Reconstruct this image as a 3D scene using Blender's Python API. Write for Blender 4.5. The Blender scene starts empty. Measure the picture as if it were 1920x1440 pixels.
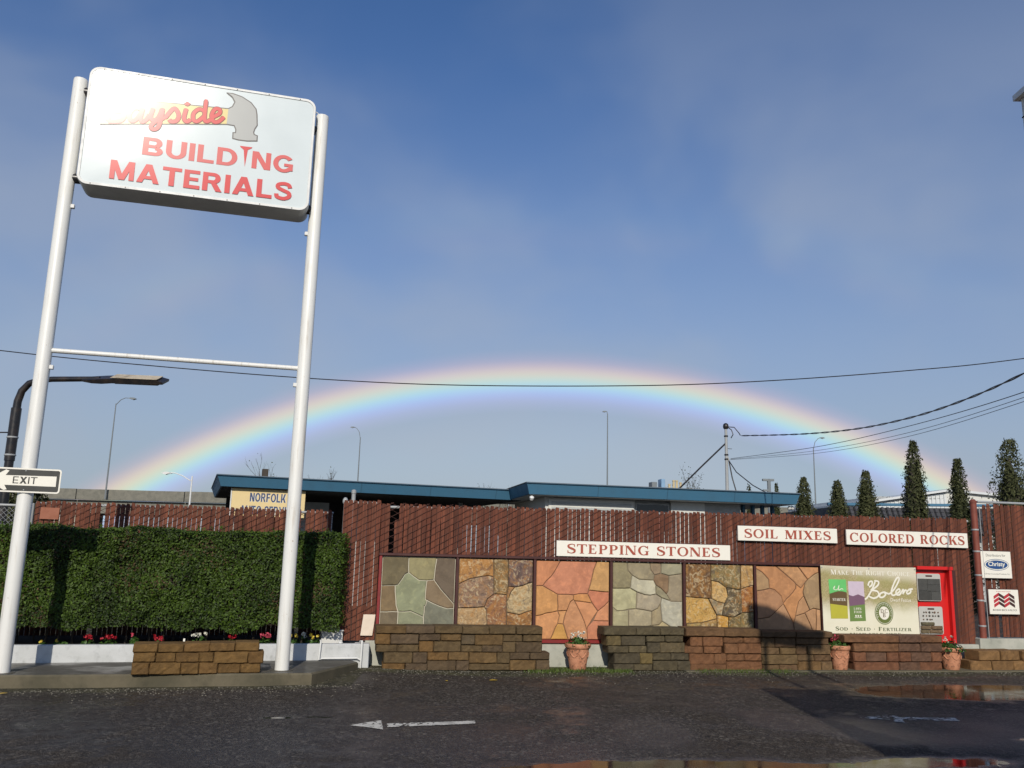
import bpy, bmesh, math, random
import numpy as np
from mathutils import Vector, Matrix

random.seed(7)
rng = np.random.default_rng(11)
scene = bpy.context.scene
COL = scene.collection
R = math.radians

# ------------------------------------------------------------------ camera
CAM_P, CAM_R, CAM_H = R(11.1), R(1.5), 1.6
cd = bpy.data.cameras.new('camera')
cam = bpy.data.objects.new('camera', cd)
COL.objects.link(cam)
cd.sensor_width = 36.0
cd.lens = 1610 * 36.0 / 1920
cd.clip_start = 0.1
cd.clip_end = 6000
fw = Vector((0, math.cos(CAM_P), math.sin(CAM_P)))
r0 = Vector((1, 0, 0))
u0 = Vector((0, -math.sin(CAM_P), math.cos(CAM_P)))
rt = r0 * math.cos(CAM_R) + u0 * math.sin(CAM_R)
up = u0 * math.cos(CAM_R) - r0 * math.sin(CAM_R)
m = Matrix((rt, up, -fw)).transposed().to_4x4()
m.translation = Vector((0, 0, CAM_H))
cam.matrix_world = m
scene.camera = cam

# ------------------------------------------------------------------ view, sun, sky
vs = scene.view_settings
vs.view_transform = 'Standard'
vs.look = 'None'
vs.gamma = 1.0
vs.use_curve_mapping = False
vs.exposure = 0.0

SUN_EL, SUN_AZ = 30.3, 2.5            # antisolar point: centre of the rainbow
anti = Vector((math.sin(R(SUN_AZ)) * math.cos(R(SUN_EL)),
               math.cos(R(SUN_AZ)) * math.cos(R(SUN_EL)), -math.sin(R(SUN_EL))))
sl = bpy.data.lights.new('sun', 'SUN')
sl.energy = 3.65
sl.angle = R(0.53)
sl.color = (1.0, 0.925, 0.80)
so = bpy.data.objects.new('sun', sl)
COL.objects.link(so)
LAMP_EL, LAMP_AZ = 29.6, -1.0
ray_ = Vector((math.sin(R(LAMP_AZ)) * math.cos(R(LAMP_EL)), math.cos(R(LAMP_AZ)) * math.cos(R(LAMP_EL)), -math.sin(R(LAMP_EL))))
so.rotation_euler = ray_.to_track_quat('-Z', 'Y').to_euler()
so.location = (0, -20, 30)

world = bpy.data.worlds.new('World')
scene.world = world
world.use_nodes = True
wt = world.node_tree
wt.nodes.clear()


def wn(t, **k):
    n = wt.nodes.new(t)
    for a, b in k.items():
        setattr(n, a, b)
    return n


def wmath(op, a, b=None, c=None, clamp=False):
    n = wn('ShaderNodeMath', operation=op)
    n.use_clamp = clamp
    for i, v in enumerate((a, b, c)):
        if v is None:
            continue
        if isinstance(v, (int, float)):
            n.inputs[i].default_value = v
        else:
            wt.links.new(v, n.inputs[i])
    return n.outputs[0]


def wmap(v, a, b, c, d):
    n = wn('ShaderNodeMapRange')
    n.interpolation_type = 'SMOOTHSTEP'
    wt.links.new(v, n.inputs['Value'])
    for k, x in zip(('From Min', 'From Max', 'To Min', 'To Max'), (a, b, c, d)):
        n.inputs[k].default_value = x
    return n.outputs['Result']


def wmix(kind, fac, a, b):
    n = wn('ShaderNodeMix', data_type='RGBA', blend_type=kind)
    for key, v in ((0, fac), (6, a), (7, b)):
        if isinstance(v, (int, float)):
            n.inputs[key].default_value = v
        elif isinstance(v, tuple):
            n.inputs[key].default_value = (*v, 1)
        else:
            wt.links.new(v, n.inputs[key])
    return n.outputs[2]


sky = wn('ShaderNodeTexSky', sky_type='NISHITA')
sky.sun_disc = False
sky.sun_elevation = R(LAMP_EL)
sky.sun_rotation = R(180 + LAMP_AZ)
sky.altitude = 10
sky.air_density = 1.0
sky.dust_density = 0.6
sky.ozone_density = 2.2
tc = wn('ShaderNodeTexCoord')
dirv = tc.outputs['Generated']
nrm = wn('ShaderNodeVectorMath', operation='NORMALIZE')
wt.links.new(dirv, nrm.inputs[0])
sep = wn('ShaderNodeSeparateXYZ')
wt.links.new(nrm.outputs[0], sep.inputs[0])
dot = wn('ShaderNodeVectorMath', operation='DOT_PRODUCT')
wt.links.new(nrm.outputs[0], dot.inputs[0])
dot.inputs[1].default_value = anti
ang = wmath('MULTIPLY', wmath('ARCCOSINE', dot.outputs['Value']), 180 / math.pi)
# thin rain haze low over the ground, thinning upwards, with soft streaky cloud
mp = wn('ShaderNodeMapping')
wt.links.new(nrm.outputs[0], mp.inputs[0])
mp.inputs['Scale'].default_value = (1.5, 1.5, 2.3)
mp.inputs['Rotation'].default_value = (0.0, R(12), R(20))
mp.inputs['Location'].default_value = (0.35, 0.1, 0.6)
nz = wn('ShaderNodeTexNoise')
wt.links.new(mp.outputs[0], nz.inputs['Vector'])
nz.inputs['Scale'].default_value = 1.7
nz.inputs['Detail'].default_value = 4
nz.inputs['Roughness'].default_value = 0.45
nz.inputs['Distortion'].default_value = 0.2
cloud = wmap(nz.outputs['Fac'], 0.38, 0.64, 0.0, 1.0)
el = sep.outputs['Z']
haze = wmap(el, -0.02, 0.62, 1.0, 0.0)
haze = wmath('POWER', haze, 1.25)
SKY_K = 0.10
skyc = wmix('MULTIPLY', 1.0, sky.outputs[0], (SKY_K * 0.57, SKY_K * 0.80, SKY_K * 1.10))
skyc = wmix('MIX', wmath('MULTIPLY', haze, 0.86), skyc, (0.365, 0.405, 0.455))
skyc = wmix('MIX', wmath('MULTIPLY', cloud, wmap(el, 0.32, 0.60, 0.50, 0.18)), skyc, (0.385, 0.430, 0.510))
# inside of the bow the rain scatters more light back
inside = wmap(ang, 36.5, 42.3, 1.0, 0.0)
skyc = wmix('ADD', 1.0, skyc, wmix('MIX', wmath('MULTIPLY', inside, 0.9), (0, 0, 0), (0.040, 0.048, 0.042)))
ramp = wn('ShaderNodeValToRGB')
ramp.color_ramp.interpolation = 'B_SPLINE'
pos = wmath('MULTIPLY', wmath('SUBTRACT', ang, 39.4), 1 / 4.6, clamp=True)
wt.links.new(pos, ramp.inputs[0])
A0, A1 = 39.4, 44.0
stops = [(39.7, (0, 0, 0)), (40.3, (0.06, 0.04, 0.11)), (40.75, (0.08, 0.09, 0.28)), (41.15, (0.09, 0.22, 0.32)),
         (41.5, (0.15, 0.31, 0.20)), (41.9, (0.32, 0.29, 0.05)), (42.25, (0.37, 0.21, 0.02)),
         (42.6, (0.26, 0.10, 0.02)), (43.0, (0.09, 0.02, 0.015)), (43.6, (0, 0, 0))]
el_ = ramp.color_ramp.elements
el_[0].position = 0
el_[0].color = (0, 0, 0, 1)
el_[1].position = 1
el_[1].color = (0, 0, 0, 1)
for a, c in stops:
    e = el_.new((a - A0) / (A1 - A0))
    e.color = (*c, 1)
skyc = wmix('ADD', 0.95, skyc, ramp.outputs[0])
# faint secondary bow, colours reversed
ramp2 = wn('ShaderNodeValToRGB')
ramp2.color_ramp.interpolation = 'B_SPLINE'
wt.links.new(wmath('MULTIPLY', wmath('SUBTRACT', ang, 49.5), 1 / 6.0, clamp=True), ramp2.inputs[0])
e2 = ramp2.color_ramp.elements
e2[0].color = (0, 0, 0, 1)
e2[1].color = (0, 0, 0, 1)
for a, c in ((50.0, (0, 0, 0)), (51.0, (0.060, 0.026, 0.016)), (51.7, (0.062, 0.048, 0.020)), (52.4, (0.040, 0.055, 0.036)), (53.2, (0.020, 0.034, 0.048)), (54.2, (0, 0, 0))):
    e2.new((a - 49.5) / 6.0).color = (*c, 1)
skyc = wmix('ADD', wmath('MULTIPLY', wmath('ADD', wmath('MULTIPLY', cloud, 0.7), 0.3), 0.38), skyc, ramp2.outputs[0])
bg = wn('ShaderNodeBackground')
wt.links.new(skyc, bg.inputs[0])
bg.inputs[1].default_value = 1.0
wo = wn('ShaderNodeOutputWorld')
wt.links.new(bg.outputs[0], wo.inputs[0])

# ------------------------------------------------------------------ helpers
def lin(c, k=0.95):
    """sRGB 0-255 of a sunlit surface -> base colour"""
    return tuple(min(0.85, k * ((v / 255 / 12.92) if v / 255 <= 0.04045 else ((v / 255 + 0.055) / 1.055) ** 2.4)) for v in c)


class NT:
    """small node-tree helper for materials"""
    def __init__(self, name):
        self.m = bpy.data.materials.new(name)
        self.m.use_nodes = True
        self.t = self.m.node_tree
        self.b = self.t.nodes['Principled BSDF']

    def n(self, t, **k):
        x = self.t.nodes.new(t)
        for a, b in k.items():
            setattr(x, a, b)
        return x

    def put(self, sock, v):
        if isinstance(v, (int, float)):
            sock.default_value = v
        elif isinstance(v, tuple):
            sock.default_value = (*v, 1) if len(v) == 3 and sock.type == 'RGBA' else v
        else:
            self.t.links.new(v, sock)

    def coord(self, kind='Object', scale=(1, 1, 1)):
        c = self.n('ShaderNodeTexCoord')
        mp = self.n('ShaderNodeMapping')
        self.t.links.new(c.outputs[kind], mp.inputs[0])
        mp.inputs['Scale'].default_value = scale
        return mp.outputs[0]

    def noise(self, vec, scale, detail=4, rough=0.55, dist=0.0):
        x = self.n('ShaderNodeTexNoise')
        self.t.links.new(vec, x.inputs['Vector'])
        x.inputs['Scale'].default_value = scale
        x.inputs['Detail'].default_value = detail
        x.inputs['Roughness'].default_value = rough
        x.inputs['Distortion'].default_value = dist
        return x.outputs['Fac']

    def rng(self, v, a, b, c, d, smooth=True):
        x = self.n('ShaderNodeMapRange')
        if smooth:
            x.interpolation_type = 'SMOOTHSTEP'
        self.t.links.new(v, x.inputs['Value'])
        for k, y in zip(('From Min', 'From Max', 'To Min', 'To Max'), (a, b, c, d)):
            x.inputs[k].default_value = y
        return x.outputs['Result']

    def math(self, op, a, b=0.0, clamp=False):
        x = self.n('ShaderNodeMath', operation=op)
        x.use_clamp = clamp
        self.put(x.inputs[0], a)
        self.put(x.inputs[1], b)
        return x.outputs[0]

    def mix(self, fac, a, b, kind='MIX'):
        x = self.n('ShaderNodeMix', data_type='RGBA', blend_type=kind)
        self.put(x.inputs[0], fac)
        self.put(x.inputs[6], a)
        self.put(x.inputs[7], b)
        return x.outputs[2]

    def bump(self, h, strength=0.3, dist=0.01):
        x = self.n('ShaderNodeBump')
        x.inputs['Strength'].default_value = strength
        x.inputs['Distance'].default_value = dist
        self.t.links.new(h, x.inputs['Height'])
        self.t.links.new(x.outputs[0], self.b.inputs['Normal'])

    def set(self, **k):
        names = dict(color='Base Color', rough='Roughness', metal='Metallic', spec='Specular IOR Level', ior='IOR',
                     coat='Coat Weight', coatr='Coat Roughness', sub='Subsurface Weight', trans='Transmission Weight')
        for a, v in k.items():
            self.put(self.b.inputs[names[a]], v)
        return self


def paint(name, c, rough=0.45, dirt=0.25, dirtc=None, bump=0.05, scale=6.0, spec=0.5):
    t = NT(name)
    v = t.coord()
    a = t.noise(v, scale, 6, 0.62)
    b = t.noise(v, scale * 9, 3, 0.6)
    f = t.math('MULTIPLY', t.rng(a, 0.42, 0.72, 0, 1), dirt)
    dc = dirtc or tuple(x * 0.55 for x in c)
    col = t.mix(f, c, dc)
    col = t.mix(t.math('MULTIPLY', t.rng(b, 0.5, 0.75, 0, 1), dirt * 0.4), col, dc)
    t.set(color=col, rough=t.rng(a, 0.3, 0.7, rough * 0.85, min(1, rough * 1.2)), spec=spec)
    if bump:
        t.bump(b, bump, 0.004)
    return t.m


def rough_stone(name, bump=0.6, scale=14, mott=0.45, usecolor=True, c=(0.2, 0.17, 0.12)):
    t = NT(name)
    v = t.coord()
    oi = t.n('ShaderNodeObjectInfo')
    rv = t.n('ShaderNodeVectorMath', operation='ADD')
    t.t.links.new(v, rv.inputs[0])
    cm = t.n('ShaderNodeCombineXYZ')
    for i in range(3):
        t.t.links.new(t.math('MULTIPLY', oi.outputs['Random'], 37.0 * (i + 1)), cm.inputs[i])
    t.t.links.new(cm.outputs[0], rv.inputs[1])
    vv = rv.outputs[0]
    a = t.noise(vv, scale * 0.35, 5, 0.6, 0.6)
    b = t.noise(vv, scale, 7, 0.66, 0.3)
    d = t.noise(vv, scale * 6, 3, 0.6)
    base = oi.outputs['Color'] if usecolor else c
    dark = t.mix(1.0, base, (0.52, 0.50, 0.50), 'MULTIPLY')
    lite = t.mix(1.0, base, (1.42, 1.36, 1.22), 'MULTIPLY')
    col = t.mix(t.math('MULTIPLY', t.rng(a, 0.36, 0.64, 0, 1), mott), base, dark)
    col = t.mix(t.math('MULTIPLY', t.rng(b, 0.48, 0.70, 0, 1), mott * 1.1), col, lite)
    col = t.mix(t.math('MULTIPLY', t.rng(d, 0.55, 0.75, 0, 1), mott * 0.8), col, dark)
    t.set(color=col, rough=0.88, spec=0.25)
    h = t.math('ADD', b, t.math('MULTIPLY', d, 0.4))
    t.bump(h, bump, 0.012)
    return t.m


def flat(name, c, rough=0.5, spec=0.5, metal=0.0, coat=0.0):
    t = NT(name)
    v = t.coord()
    a = t.noise(v, 9, 5, 0.6)
    col = t.mix(t.rng(a, 0.35, 0.7, 0, 0.16), c, tuple(x * 0.6 for x in c))
    t.set(color=col, rough=t.rng(a, 0.3, 0.7, rough * 0.9, min(1, rough * 1.15)), spec=spec, metal=metal, coat=coat)
    return t.m


def foliage(name, c0, c1, rough=0.42, trans=0.12, attr='tint'):
    t = NT(name)
    at = t.n('ShaderNodeAttribute')
    at.attribute_name = attr
    col = t.mix(at.outputs['Fac'], c0, c1)
    t.set(color=col, rough=rough, spec=0.28)
    tr = t.n('ShaderNodeBsdfTranslucent')
    t.t.links.new(col, tr.inputs[0])
    mx = t.n('ShaderNodeMixShader')
    mx.inputs[0].default_value = trans
    t.t.links.new(t.b.outputs[0], mx.inputs[1])
    t.t.links.new(tr.outputs[0], mx.inputs[2])
    out = t.t.nodes['Material Output']
    t.t.links.new(mx.outputs[0], out.inputs[0])
    return t.m


class MB:
    """collects shapes; build() links them as one mesh object"""
    def __init__(self):
        self.v, self.f = [], []

    def add(self, vs, fs):
        o = len(self.v)
        self.v += [tuple(p) for p in vs]
        self.f += [tuple(i + o for i in f) for f in fs]
        return self

    def box(self, x0, y0, z0, x1, y1, z1):
        vs = [(x0, y0, z0), (x1, y0, z0), (x1, y1, z0), (x0, y1, z0), (x0, y0, z1), (x1, y0, z1), (x1, y1, z1), (x0, y1, z1)]
        return self.add(vs, [(0, 3, 2, 1), (4, 5, 6, 7), (0, 1, 5, 4), (1, 2, 6, 5), (2, 3, 7, 6), (3, 0, 4, 7)])

    def cbox(self, x0, y0, z0, x1, y1, z1, b=0.006):
        bm = bmesh.new()
        bmesh.ops.create_cube(bm, size=1.0)
        for w in bm.verts:
            w.co = Vector(((x0 + x1) / 2 + w.co.x * (x1 - x0), (y0 + y1) / 2 + w.co.y * (y1 - y0), (z0 + z1) / 2 + w.co.z * (z1 - z0)))
        bmesh.ops.bevel(bm, geom=list(bm.edges), offset=b, segments=1, affect='EDGES')
        bm.verts.index_update()
        self.add([w.co for w in bm.verts], [[w.index for w in f.verts] for f in bm.faces])
        bm.free()
        return self

    def tube(self, pts, r, n=8, cap=True):
        pts = [Vector(p) for p in pts]
        rs = r if isinstance(r, (list, tuple)) else [r] * len(pts)
        rings = []
        prev = None
        for i, p in enumerate(pts):
            d = (pts[min(i + 1, len(pts) - 1)] - pts[max(i - 1, 0)]).normalized()
            if prev is None:
                a = d.cross(Vector((0, 0, 1)))
                if a.length < 1e-3:
                    a = d.cross(Vector((0, 1, 0)))
            else:
                a = prev - d * prev.dot(d)
            a.normalize()
            prev = a
            b = d.cross(a)
            rings.append([p + (a * math.cos(2 * math.pi * k / n) + b * math.sin(2 * math.pi * k / n)) * rs[i] for k in range(n)])
        vs = [q for rg in rings for q in rg]
        fs = []
        for i in range(len(pts) - 1):
            for k in range(n):
                fs.append((i * n + k, i * n + (k + 1) % n, (i + 1) * n + (k + 1) % n, (i + 1) * n + k))
        if cap:
            fs.append(tuple(range(n))[::-1])
            fs.append(tuple(range((len(pts) - 1) * n, len(pts) * n)))
        return self.add(vs, fs)

    def lathe(self, prof, n=24, c=(0, 0, 0), wob=0.0):
        vs, fs = [], []
        for r, z in prof:
            for k in range(n):
                a = 2 * math.pi * k / n
                rr = r * (1 + wob * math.sin(3 * a + z * 20))
                vs.append((c[0] + rr * math.cos(a), c[1] + rr * math.sin(a), c[2] + z))
        for i in range(len(prof) - 1):
            for k in range(n):
                fs.append((i * n + k, i * n + (k + 1) % n, (i + 1) * n + (k + 1) % n, (i + 1) * n + k))
        fs.append(tuple(range(n))[::-1])
        fs.append(tuple(range((len(prof) - 1) * n, len(prof) * n)))
        return self.add(vs, fs)

    def prism(self, poly, y0, y1):
        """poly in (x,z), extruded from y0 (front, small y) to y1"""
        n = len(poly)
        vs = [(x, y0, z) for x, z in poly] + [(x, y1, z) for x, z in poly]
        fs = [tuple(range(n)), tuple(range(2 * n - 1, n - 1, -1))]
        for i in range(n):
            j = (i + 1) % n
            fs.append((i, i + n, j + n, j))
        return self.add(vs, fs)

    def slab(self, poly, z0, z1):
        n = len(poly)
        vs = [(x, y, z0) for x, y in poly] + [(x, y, z1) for x, y in poly]
        fs = [tuple(range(n))[::-1], tuple(range(n, 2 * n))]
        for i in range(n):
            j = (i + 1) % n
            fs.append((i, j, j + n, i + n))
        return self.add(vs, fs)

    def mesh(self, name, mat=None, smooth=None):
        me = bpy.data.meshes.new(name)
        me.from_pydata(self.v, [], self.f)
        bm = bmesh.new()
        bm.from_mesh(me)
        bmesh.ops.recalc_face_normals(bm, faces=bm.faces)
        bm.to_mesh(me)
        bm.free()
        if smooth:
            me.polygons.foreach_set('use_smooth', [True] * len(me.polygons))
            me.set_sharp_from_angle(angle=R(smooth))
        if mat:
            me.materials.append(mat)
        return me

    def build(self, name, mat, parent=None, smooth=None, color=None):
        return obj(name, self.mesh(name, mat, smooth), parent, color)


def obj(name, me, parent=None, color=None, loc=None):
    o = bpy.data.objects.new(name, me)
    COL.objects.link(o)
    if parent:
        o.parent = parent
    if color:
        o.color = (*color, 1)
    if loc:
        o.location = loc
    return o


def tag(o, label=None, cat=None, group=None, kind=None):
    if label:
        o['label'] = label
    if cat:
        o['category'] = cat
    if group:
        o['group'] = group
    if kind:
        o['kind'] = kind
    return o


def thing(name, label, cat, loc=(0, 0, 0), rz=0.0, group=None):
    o = bpy.data.objects.new(name, None)
    o.empty_display_size = 0.2
    COL.objects.link(o)
    o.location = loc
    o.rotation_euler = (0, 0, rz)
    return tag(o, label, cat, group)


def vnoise(x, y, s, seed=0):
    """tileless value noise, numpy"""
    x = np.asarray(x, float) / s
    y = np.asarray(y, float) / s
    xi, yi = np.floor(x).astype(np.int64), np.floor(y).astype(np.int64)
    fx, fy = x - xi, y - yi
    fx, fy = fx * fx * (3 - 2 * fx), fy * fy * (3 - 2 * fy)

    def hsh(a, b):
        h = (a * 374761393 + b * 668265263 + seed * 974711) & 0xffffffff
        h = ((h ^ (h >> 13)) * 1274126177) & 0xffffffff
        return ((h ^ (h >> 16)) & 0xffff) / 65535.0
    a, b, c, d = hsh(xi, yi), hsh(xi + 1, yi), hsh(xi, yi + 1), hsh(xi + 1, yi + 1)
    return (a * (1 - fx) + b * fx) * (1 - fy) + (c * (1 - fx) + d * fx) * fy


def leaf_mesh(name, pos, nrm, size, tint, mat, aspect=0.5, fold=0.25, jitter=0.7):
    """many small folded leaves as one mesh; pos/nrm (n,3)"""
    n = len(pos)
    d = nrm + rng.normal(0, jitter, (n, 3))
    d /= np.linalg.norm(d, axis=1, keepdims=True)
    t = np.cross(d, rng.normal(0, 1, (n, 3)))
    t /= np.linalg.norm(t, axis=1, keepdims=True)
    b = np.cross(d, t)
    L = (size * rng.uniform(0.65, 1.3, n))[:, None]
    W = L * aspect
    V = np.empty((n, 4, 3))
    V[:, 0] = pos - t * L * 0.5
    V[:, 1] = pos + b * W * 0.5 + d * L * fold * 0.4
    V[:, 2] = pos + t * L * 0.5
    V[:, 3] = pos - b * W * 0.5 + d * L * fold * 0.4
    me = bpy.data.meshes.new(name)
    me.vertices.add(4 * n)
    me.vertices.foreach_set('co', V.reshape(-1))
    me.loops.add(6 * n)
    idx = np.arange(n)[:, None] * 4 + np.array([0, 1, 2, 0, 2, 3])[None]
    me.loops.foreach_set('vertex_index', idx.reshape(-1).astype(np.int32))
    me.polygons.add(2 * n)
    me.polygons.foreach_set('loop_start', (np.arange(2 * n) * 3).astype(np.int32))
    me.polygons.foreach_set('loop_total', np.full(2 * n, 3, np.int32))
    me.update(calc_edges=True)
    at = me.attributes.new('tint', 'FLOAT', 'POINT')
    at.data.foreach_set('value', np.repeat(tint, 4).astype(np.float32))
    me.materials.append(mat)
    return me


# ------------------------------------------------------------------ lettering
def crom(pts, seg=8):
    P = [Vector((*p, 0)).to_2d() if len(p) == 2 else Vector(p[:2]) for p in pts]
    out = []
    n = len(P)
    for i in range(n - 1):
        a, b, c, d = P[max(i - 1, 0)], P[i], P[i + 1], P[min(i + 2, n - 1)]
        for k in range(seg):
            t = k / seg
            out.append(0.5 * ((2 * b) + (c - a) * t + (2 * a - 5 * b + 4 * c - d) * t * t + (3 * b - a - 3 * c + d) * t ** 3))
    out.append(P[-1])
    return out


def ribbon(mb, pts, w, y, seg=8, dy=0.0002, ends=True):
    """flat brush stroke in the x-z plane in front of y (towards -y)"""
    C = crom(pts, seg)
    n = len(C)
    ws = w if isinstance(w, (list, tuple)) else [w] * len(pts)
    vs, fs = [], []
    for i, p in enumerate(C):
        d = (C[min(i + 1, n - 1)] - C[max(i - 1, 0)])
        if d.length < 1e-9:
            d = Vector((1, 0))
        d.normalize()
        q = Vector((-d.y, d.x))
        u = i / max(1, n - 1) * (len(ws) - 1)
        a = int(min(u, len(ws) - 2)) if len(ws) > 1 else 0
        ww = ws[a] + (ws[a + 1] - ws[a]) * (u - a) if len(ws) > 1 else ws[0]
        if ends and (i == 0 or i == n - 1):
            ww *= 0.55
        yy = y - dy * i / n
        vs += [(p.x + q.x * ww / 2, yy, p.y + q.y * ww / 2), (p.x - q.x * ww / 2, yy, p.y - q.y * ww / 2)]
        if i:
            fs.append((2 * i - 2, 2 * i - 1, 2 * i + 1, 2 * i))
    mb.add(vs, fs)


def serif_glyph(ch):
    T, t, sh, so = 0.19, 0.075, 0.055, 0.075
    P = []

    def rect(x0, y0, x1, y1):
        P.append([(x0, y0), (x1, y0), (x1, y1), (x0, y1)])

    def stem(x, top=True, bot=True, w=T):
        rect(x, 0, x + w, 1)
        if top:
            rect(x - so, 1 - sh, x + w + so, 1)
        if bot:
            rect(x - so, 0, x + w + so, sh)

    def diag(x0, x1, w, y0=0.0, y1=1.0):
        P.append([(x0, y0), (x0 + w, y0), (x1 + w, y1), (x1, y1)])

    def arc(cx, cy, rx, ry, a0, a1, tk=T, tn=t, n=12):
        q = []
        for k in range(n + 1):
            a = R(a0 + (a1 - a0) * k / n)
            q.append(((cx + rx * math.cos(a), cy + ry * math.sin(a)), (cx + (rx - tk) * math.cos(a), cy + (ry - tn) * math.sin(a))))
        for k in range(n):
            P.append([q[k][0], q[k + 1][0], q[k + 1][1], q[k][1]])
    x = 0.1
    if ch == 'I':
        stem(x); w = 0.40
    elif ch in 'EFL':
        stem(x)
        w = 0.78
        if ch in 'EL':
            rect(x + T, 0, 0.66, t); P.append([(0.56, t), (0.66, t), (0.68, 0.28), (0.64, 0.28)])
        if ch in 'EF':
            rect(x + T, 1 - t, 0.64, 1); P.append([(0.54, 1 - t), (0.64, 1 - t), (0.66, 0.74), (0.62, 0.74)])
            rect(x + T, 0.48, 0.50, 0.48 + t); rect(0.46, 0.38, 0.50, 0.64)
    elif ch == 'T':
        stem(0.32, top=False); rect(0.02, 1 - t, 0.81, 1)
        P.append([(0.02, 1 - t), (0.12, 1 - t), (0.06, 0.74), (0.02, 0.74)]); P.append([(0.71, 1 - t), (0.81, 1 - t), (0.81, 0.74), (0.77, 0.74)])
        w = 0.84
    elif ch == 'H':
        stem(x); stem(0.62); rect(x + T, 0.47, 0.62, 0.47 + t); w = 0.92
    elif ch in 'PRB':
        stem(x); rect(x + T, 1 - t, 0.42, 1); rect(x + T, 0.44, 0.42, 0.44 + t)
        arc(0.42, 0.72, 0.30, 0.28, -90, 90); w = 0.78
        if ch == 'R':
            diag(0.62, 0.36, 0.22, 0, 0.46); rect(0.58, 0, 0.90, sh); w = 0.88
        if ch == 'B':
            rect(x + T, 0, 0.42, t); arc(0.42, 0.24, 0.33, 0.24, -90, 90); w = 0.84
    elif ch == 'D':
        stem(x); rect(x + T, 1 - t, 0.36, 1); rect(x + T, 0, 0.36, t); arc(0.36, 0.5, 0.50, 0.5, -90, 90, n=18); w = 0.94
    elif ch == 'N':
        rect(x, 0, x + t, 1); rect(x - so, 0, x + t + so, sh); rect(x - so, 1 - sh, x + t, 1)
        diag(0.66, 0.06, 0.24); rect(0.78, 0, 0.78 + t, 1); rect(0.78 - so, 1 - sh, 0.78 + t + so, 1); w = 0.98
    elif ch == 'M':
        rect(x, 0, x + t, 1); rect(x - so, 0, x + t + so, sh); rect(x - so, 1 - sh, x + t, 1)
        diag(0.44, 0.08, 0.22); diag(0.46, 0.80, 0.09); stem(0.84); w = 1.16
    elif ch == 'K':
        stem(x); diag(0.30, 0.66, 0.10, 0.40, 1.0); diag(0.62, 0.34, 0.24, 0, 0.56); rect(0.58, 0, 0.92, sh); rect(0.58, 1 - sh, 0.86, 1); w = 0.92
    elif ch == 'X':
        diag(0.58, 0.08, 0.24); diag(0.06, 0.68, 0.10); rect(0, 0, 0.28, sh); rect(0.54, 0, 0.92, sh); rect(0, 1 - sh, 0.38, 1); rect(0.60, 1 - sh, 0.88, 1); w = 0.92
    elif ch in 'AV':
        if ch == 'A':
            diag(0.06, 0.40, 0.08); diag(0.62, 0.36, 0.22); rect(0.22, 0.30, 0.66, 0.30 + t); rect(-0.02, 0, 0.24, sh); rect(0.56, 0, 0.92, sh)
        else:
            diag(0.40, 0.08, 0.20); diag(0.42, 0.76, 0.08); rect(0, 1 - sh, 0.36, 1); rect(0.66, 1 - sh, 0.92, 1)
        w = 0.92
    elif ch == 'Z':
        rect(0.06, 1 - t, 0.72, 1); rect(0.04, 0, 0.74, t); diag(0.06, 0.48, 0.22); w = 0.78
    elif ch in 'OCG':
        if ch == 'O':
            arc(0.50, 0.5, 0.46, 0.52, 0, 360, n=26)
        else:
            arc(0.50, 0.5, 0.46, 0.52, 42, 318, n=22); rect(0.80, 0.66, 0.86, 1.0)
            if ch == 'C':
                rect(0.80, 0.02, 0.85, 0.24)
            else:
                rect(0.70, 0.0, 0.86, 0.44); rect(0.60, 0.40, 0.94, 0.44)
        w = 1.0 if ch != 'C' else 0.94
    elif ch == 'S':
        pts = [(0.60, 0.74), (0.56, 0.93), (0.36, 0.98), (0.13, 0.86), (0.16, 0.64), (0.40, 0.50), (0.60, 0.35), (0.58, 0.12), (0.34, 0.02), (0.12, 0.10), (0.08, 0.28)]
        ws = [0.05, 0.06, 0.08, 0.14, 0.19, 0.22, 0.19, 0.14, 0.08, 0.06, 0.05]
        C = crom(pts, 4)
        n = len(C)
        q = []
        for i, p in enumerate(C):
            d = (C[min(i + 1, n - 1)] - C[max(i - 1, 0)]).normalized()
            u = i / (n - 1) * (len(ws) - 1)
            a = min(int(u), len(ws) - 2)
            wd = ws[a] + (ws[a + 1] - ws[a]) * (u - a)
            q.append(((p.x - d.y * wd / 2, p.y + d.x * wd / 2), (p.x + d.y * wd / 2, p.y - d.x * wd / 2)))
        for i in range(n - 1):
            P.append([q[i][0], q[i + 1][0], q[i + 1][1], q[i][1]])
        rect(0.58, 0.70, 0.63, 0.98); rect(0.05, 0.02, 0.10, 0.32)
        w = 0.72
    elif ch == 'W':
        diag(0.26, 0.04, 0.18); diag(0.28, 0.50, 0.07); diag(0.72, 0.50, 0.18); diag(0.74, 0.98, 0.07); rect(0, 1 - sh, 0.30, 1); rect(0.88, 1 - sh, 1.12, 1); w = 1.12
    elif ch == 'U':
        rect(x, 0.36, x + T, 1); rect(0.68, 0.36, 0.68 + t, 1); rect(x - so, 1 - sh, x + T + so, 1); rect(0.68 - so, 1 - sh, 0.68 + t + so, 1)
        arc(0.4275, 0.36, 0.3275, 0.36, 180, 360); w = 0.86
    elif ch == '.':
        arc(0.25, 0.46, 0.09, 0.09, 0, 360, 0.085, 0.085); w = 0.5
    else:
        w = 0.45
    return w, P


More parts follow.
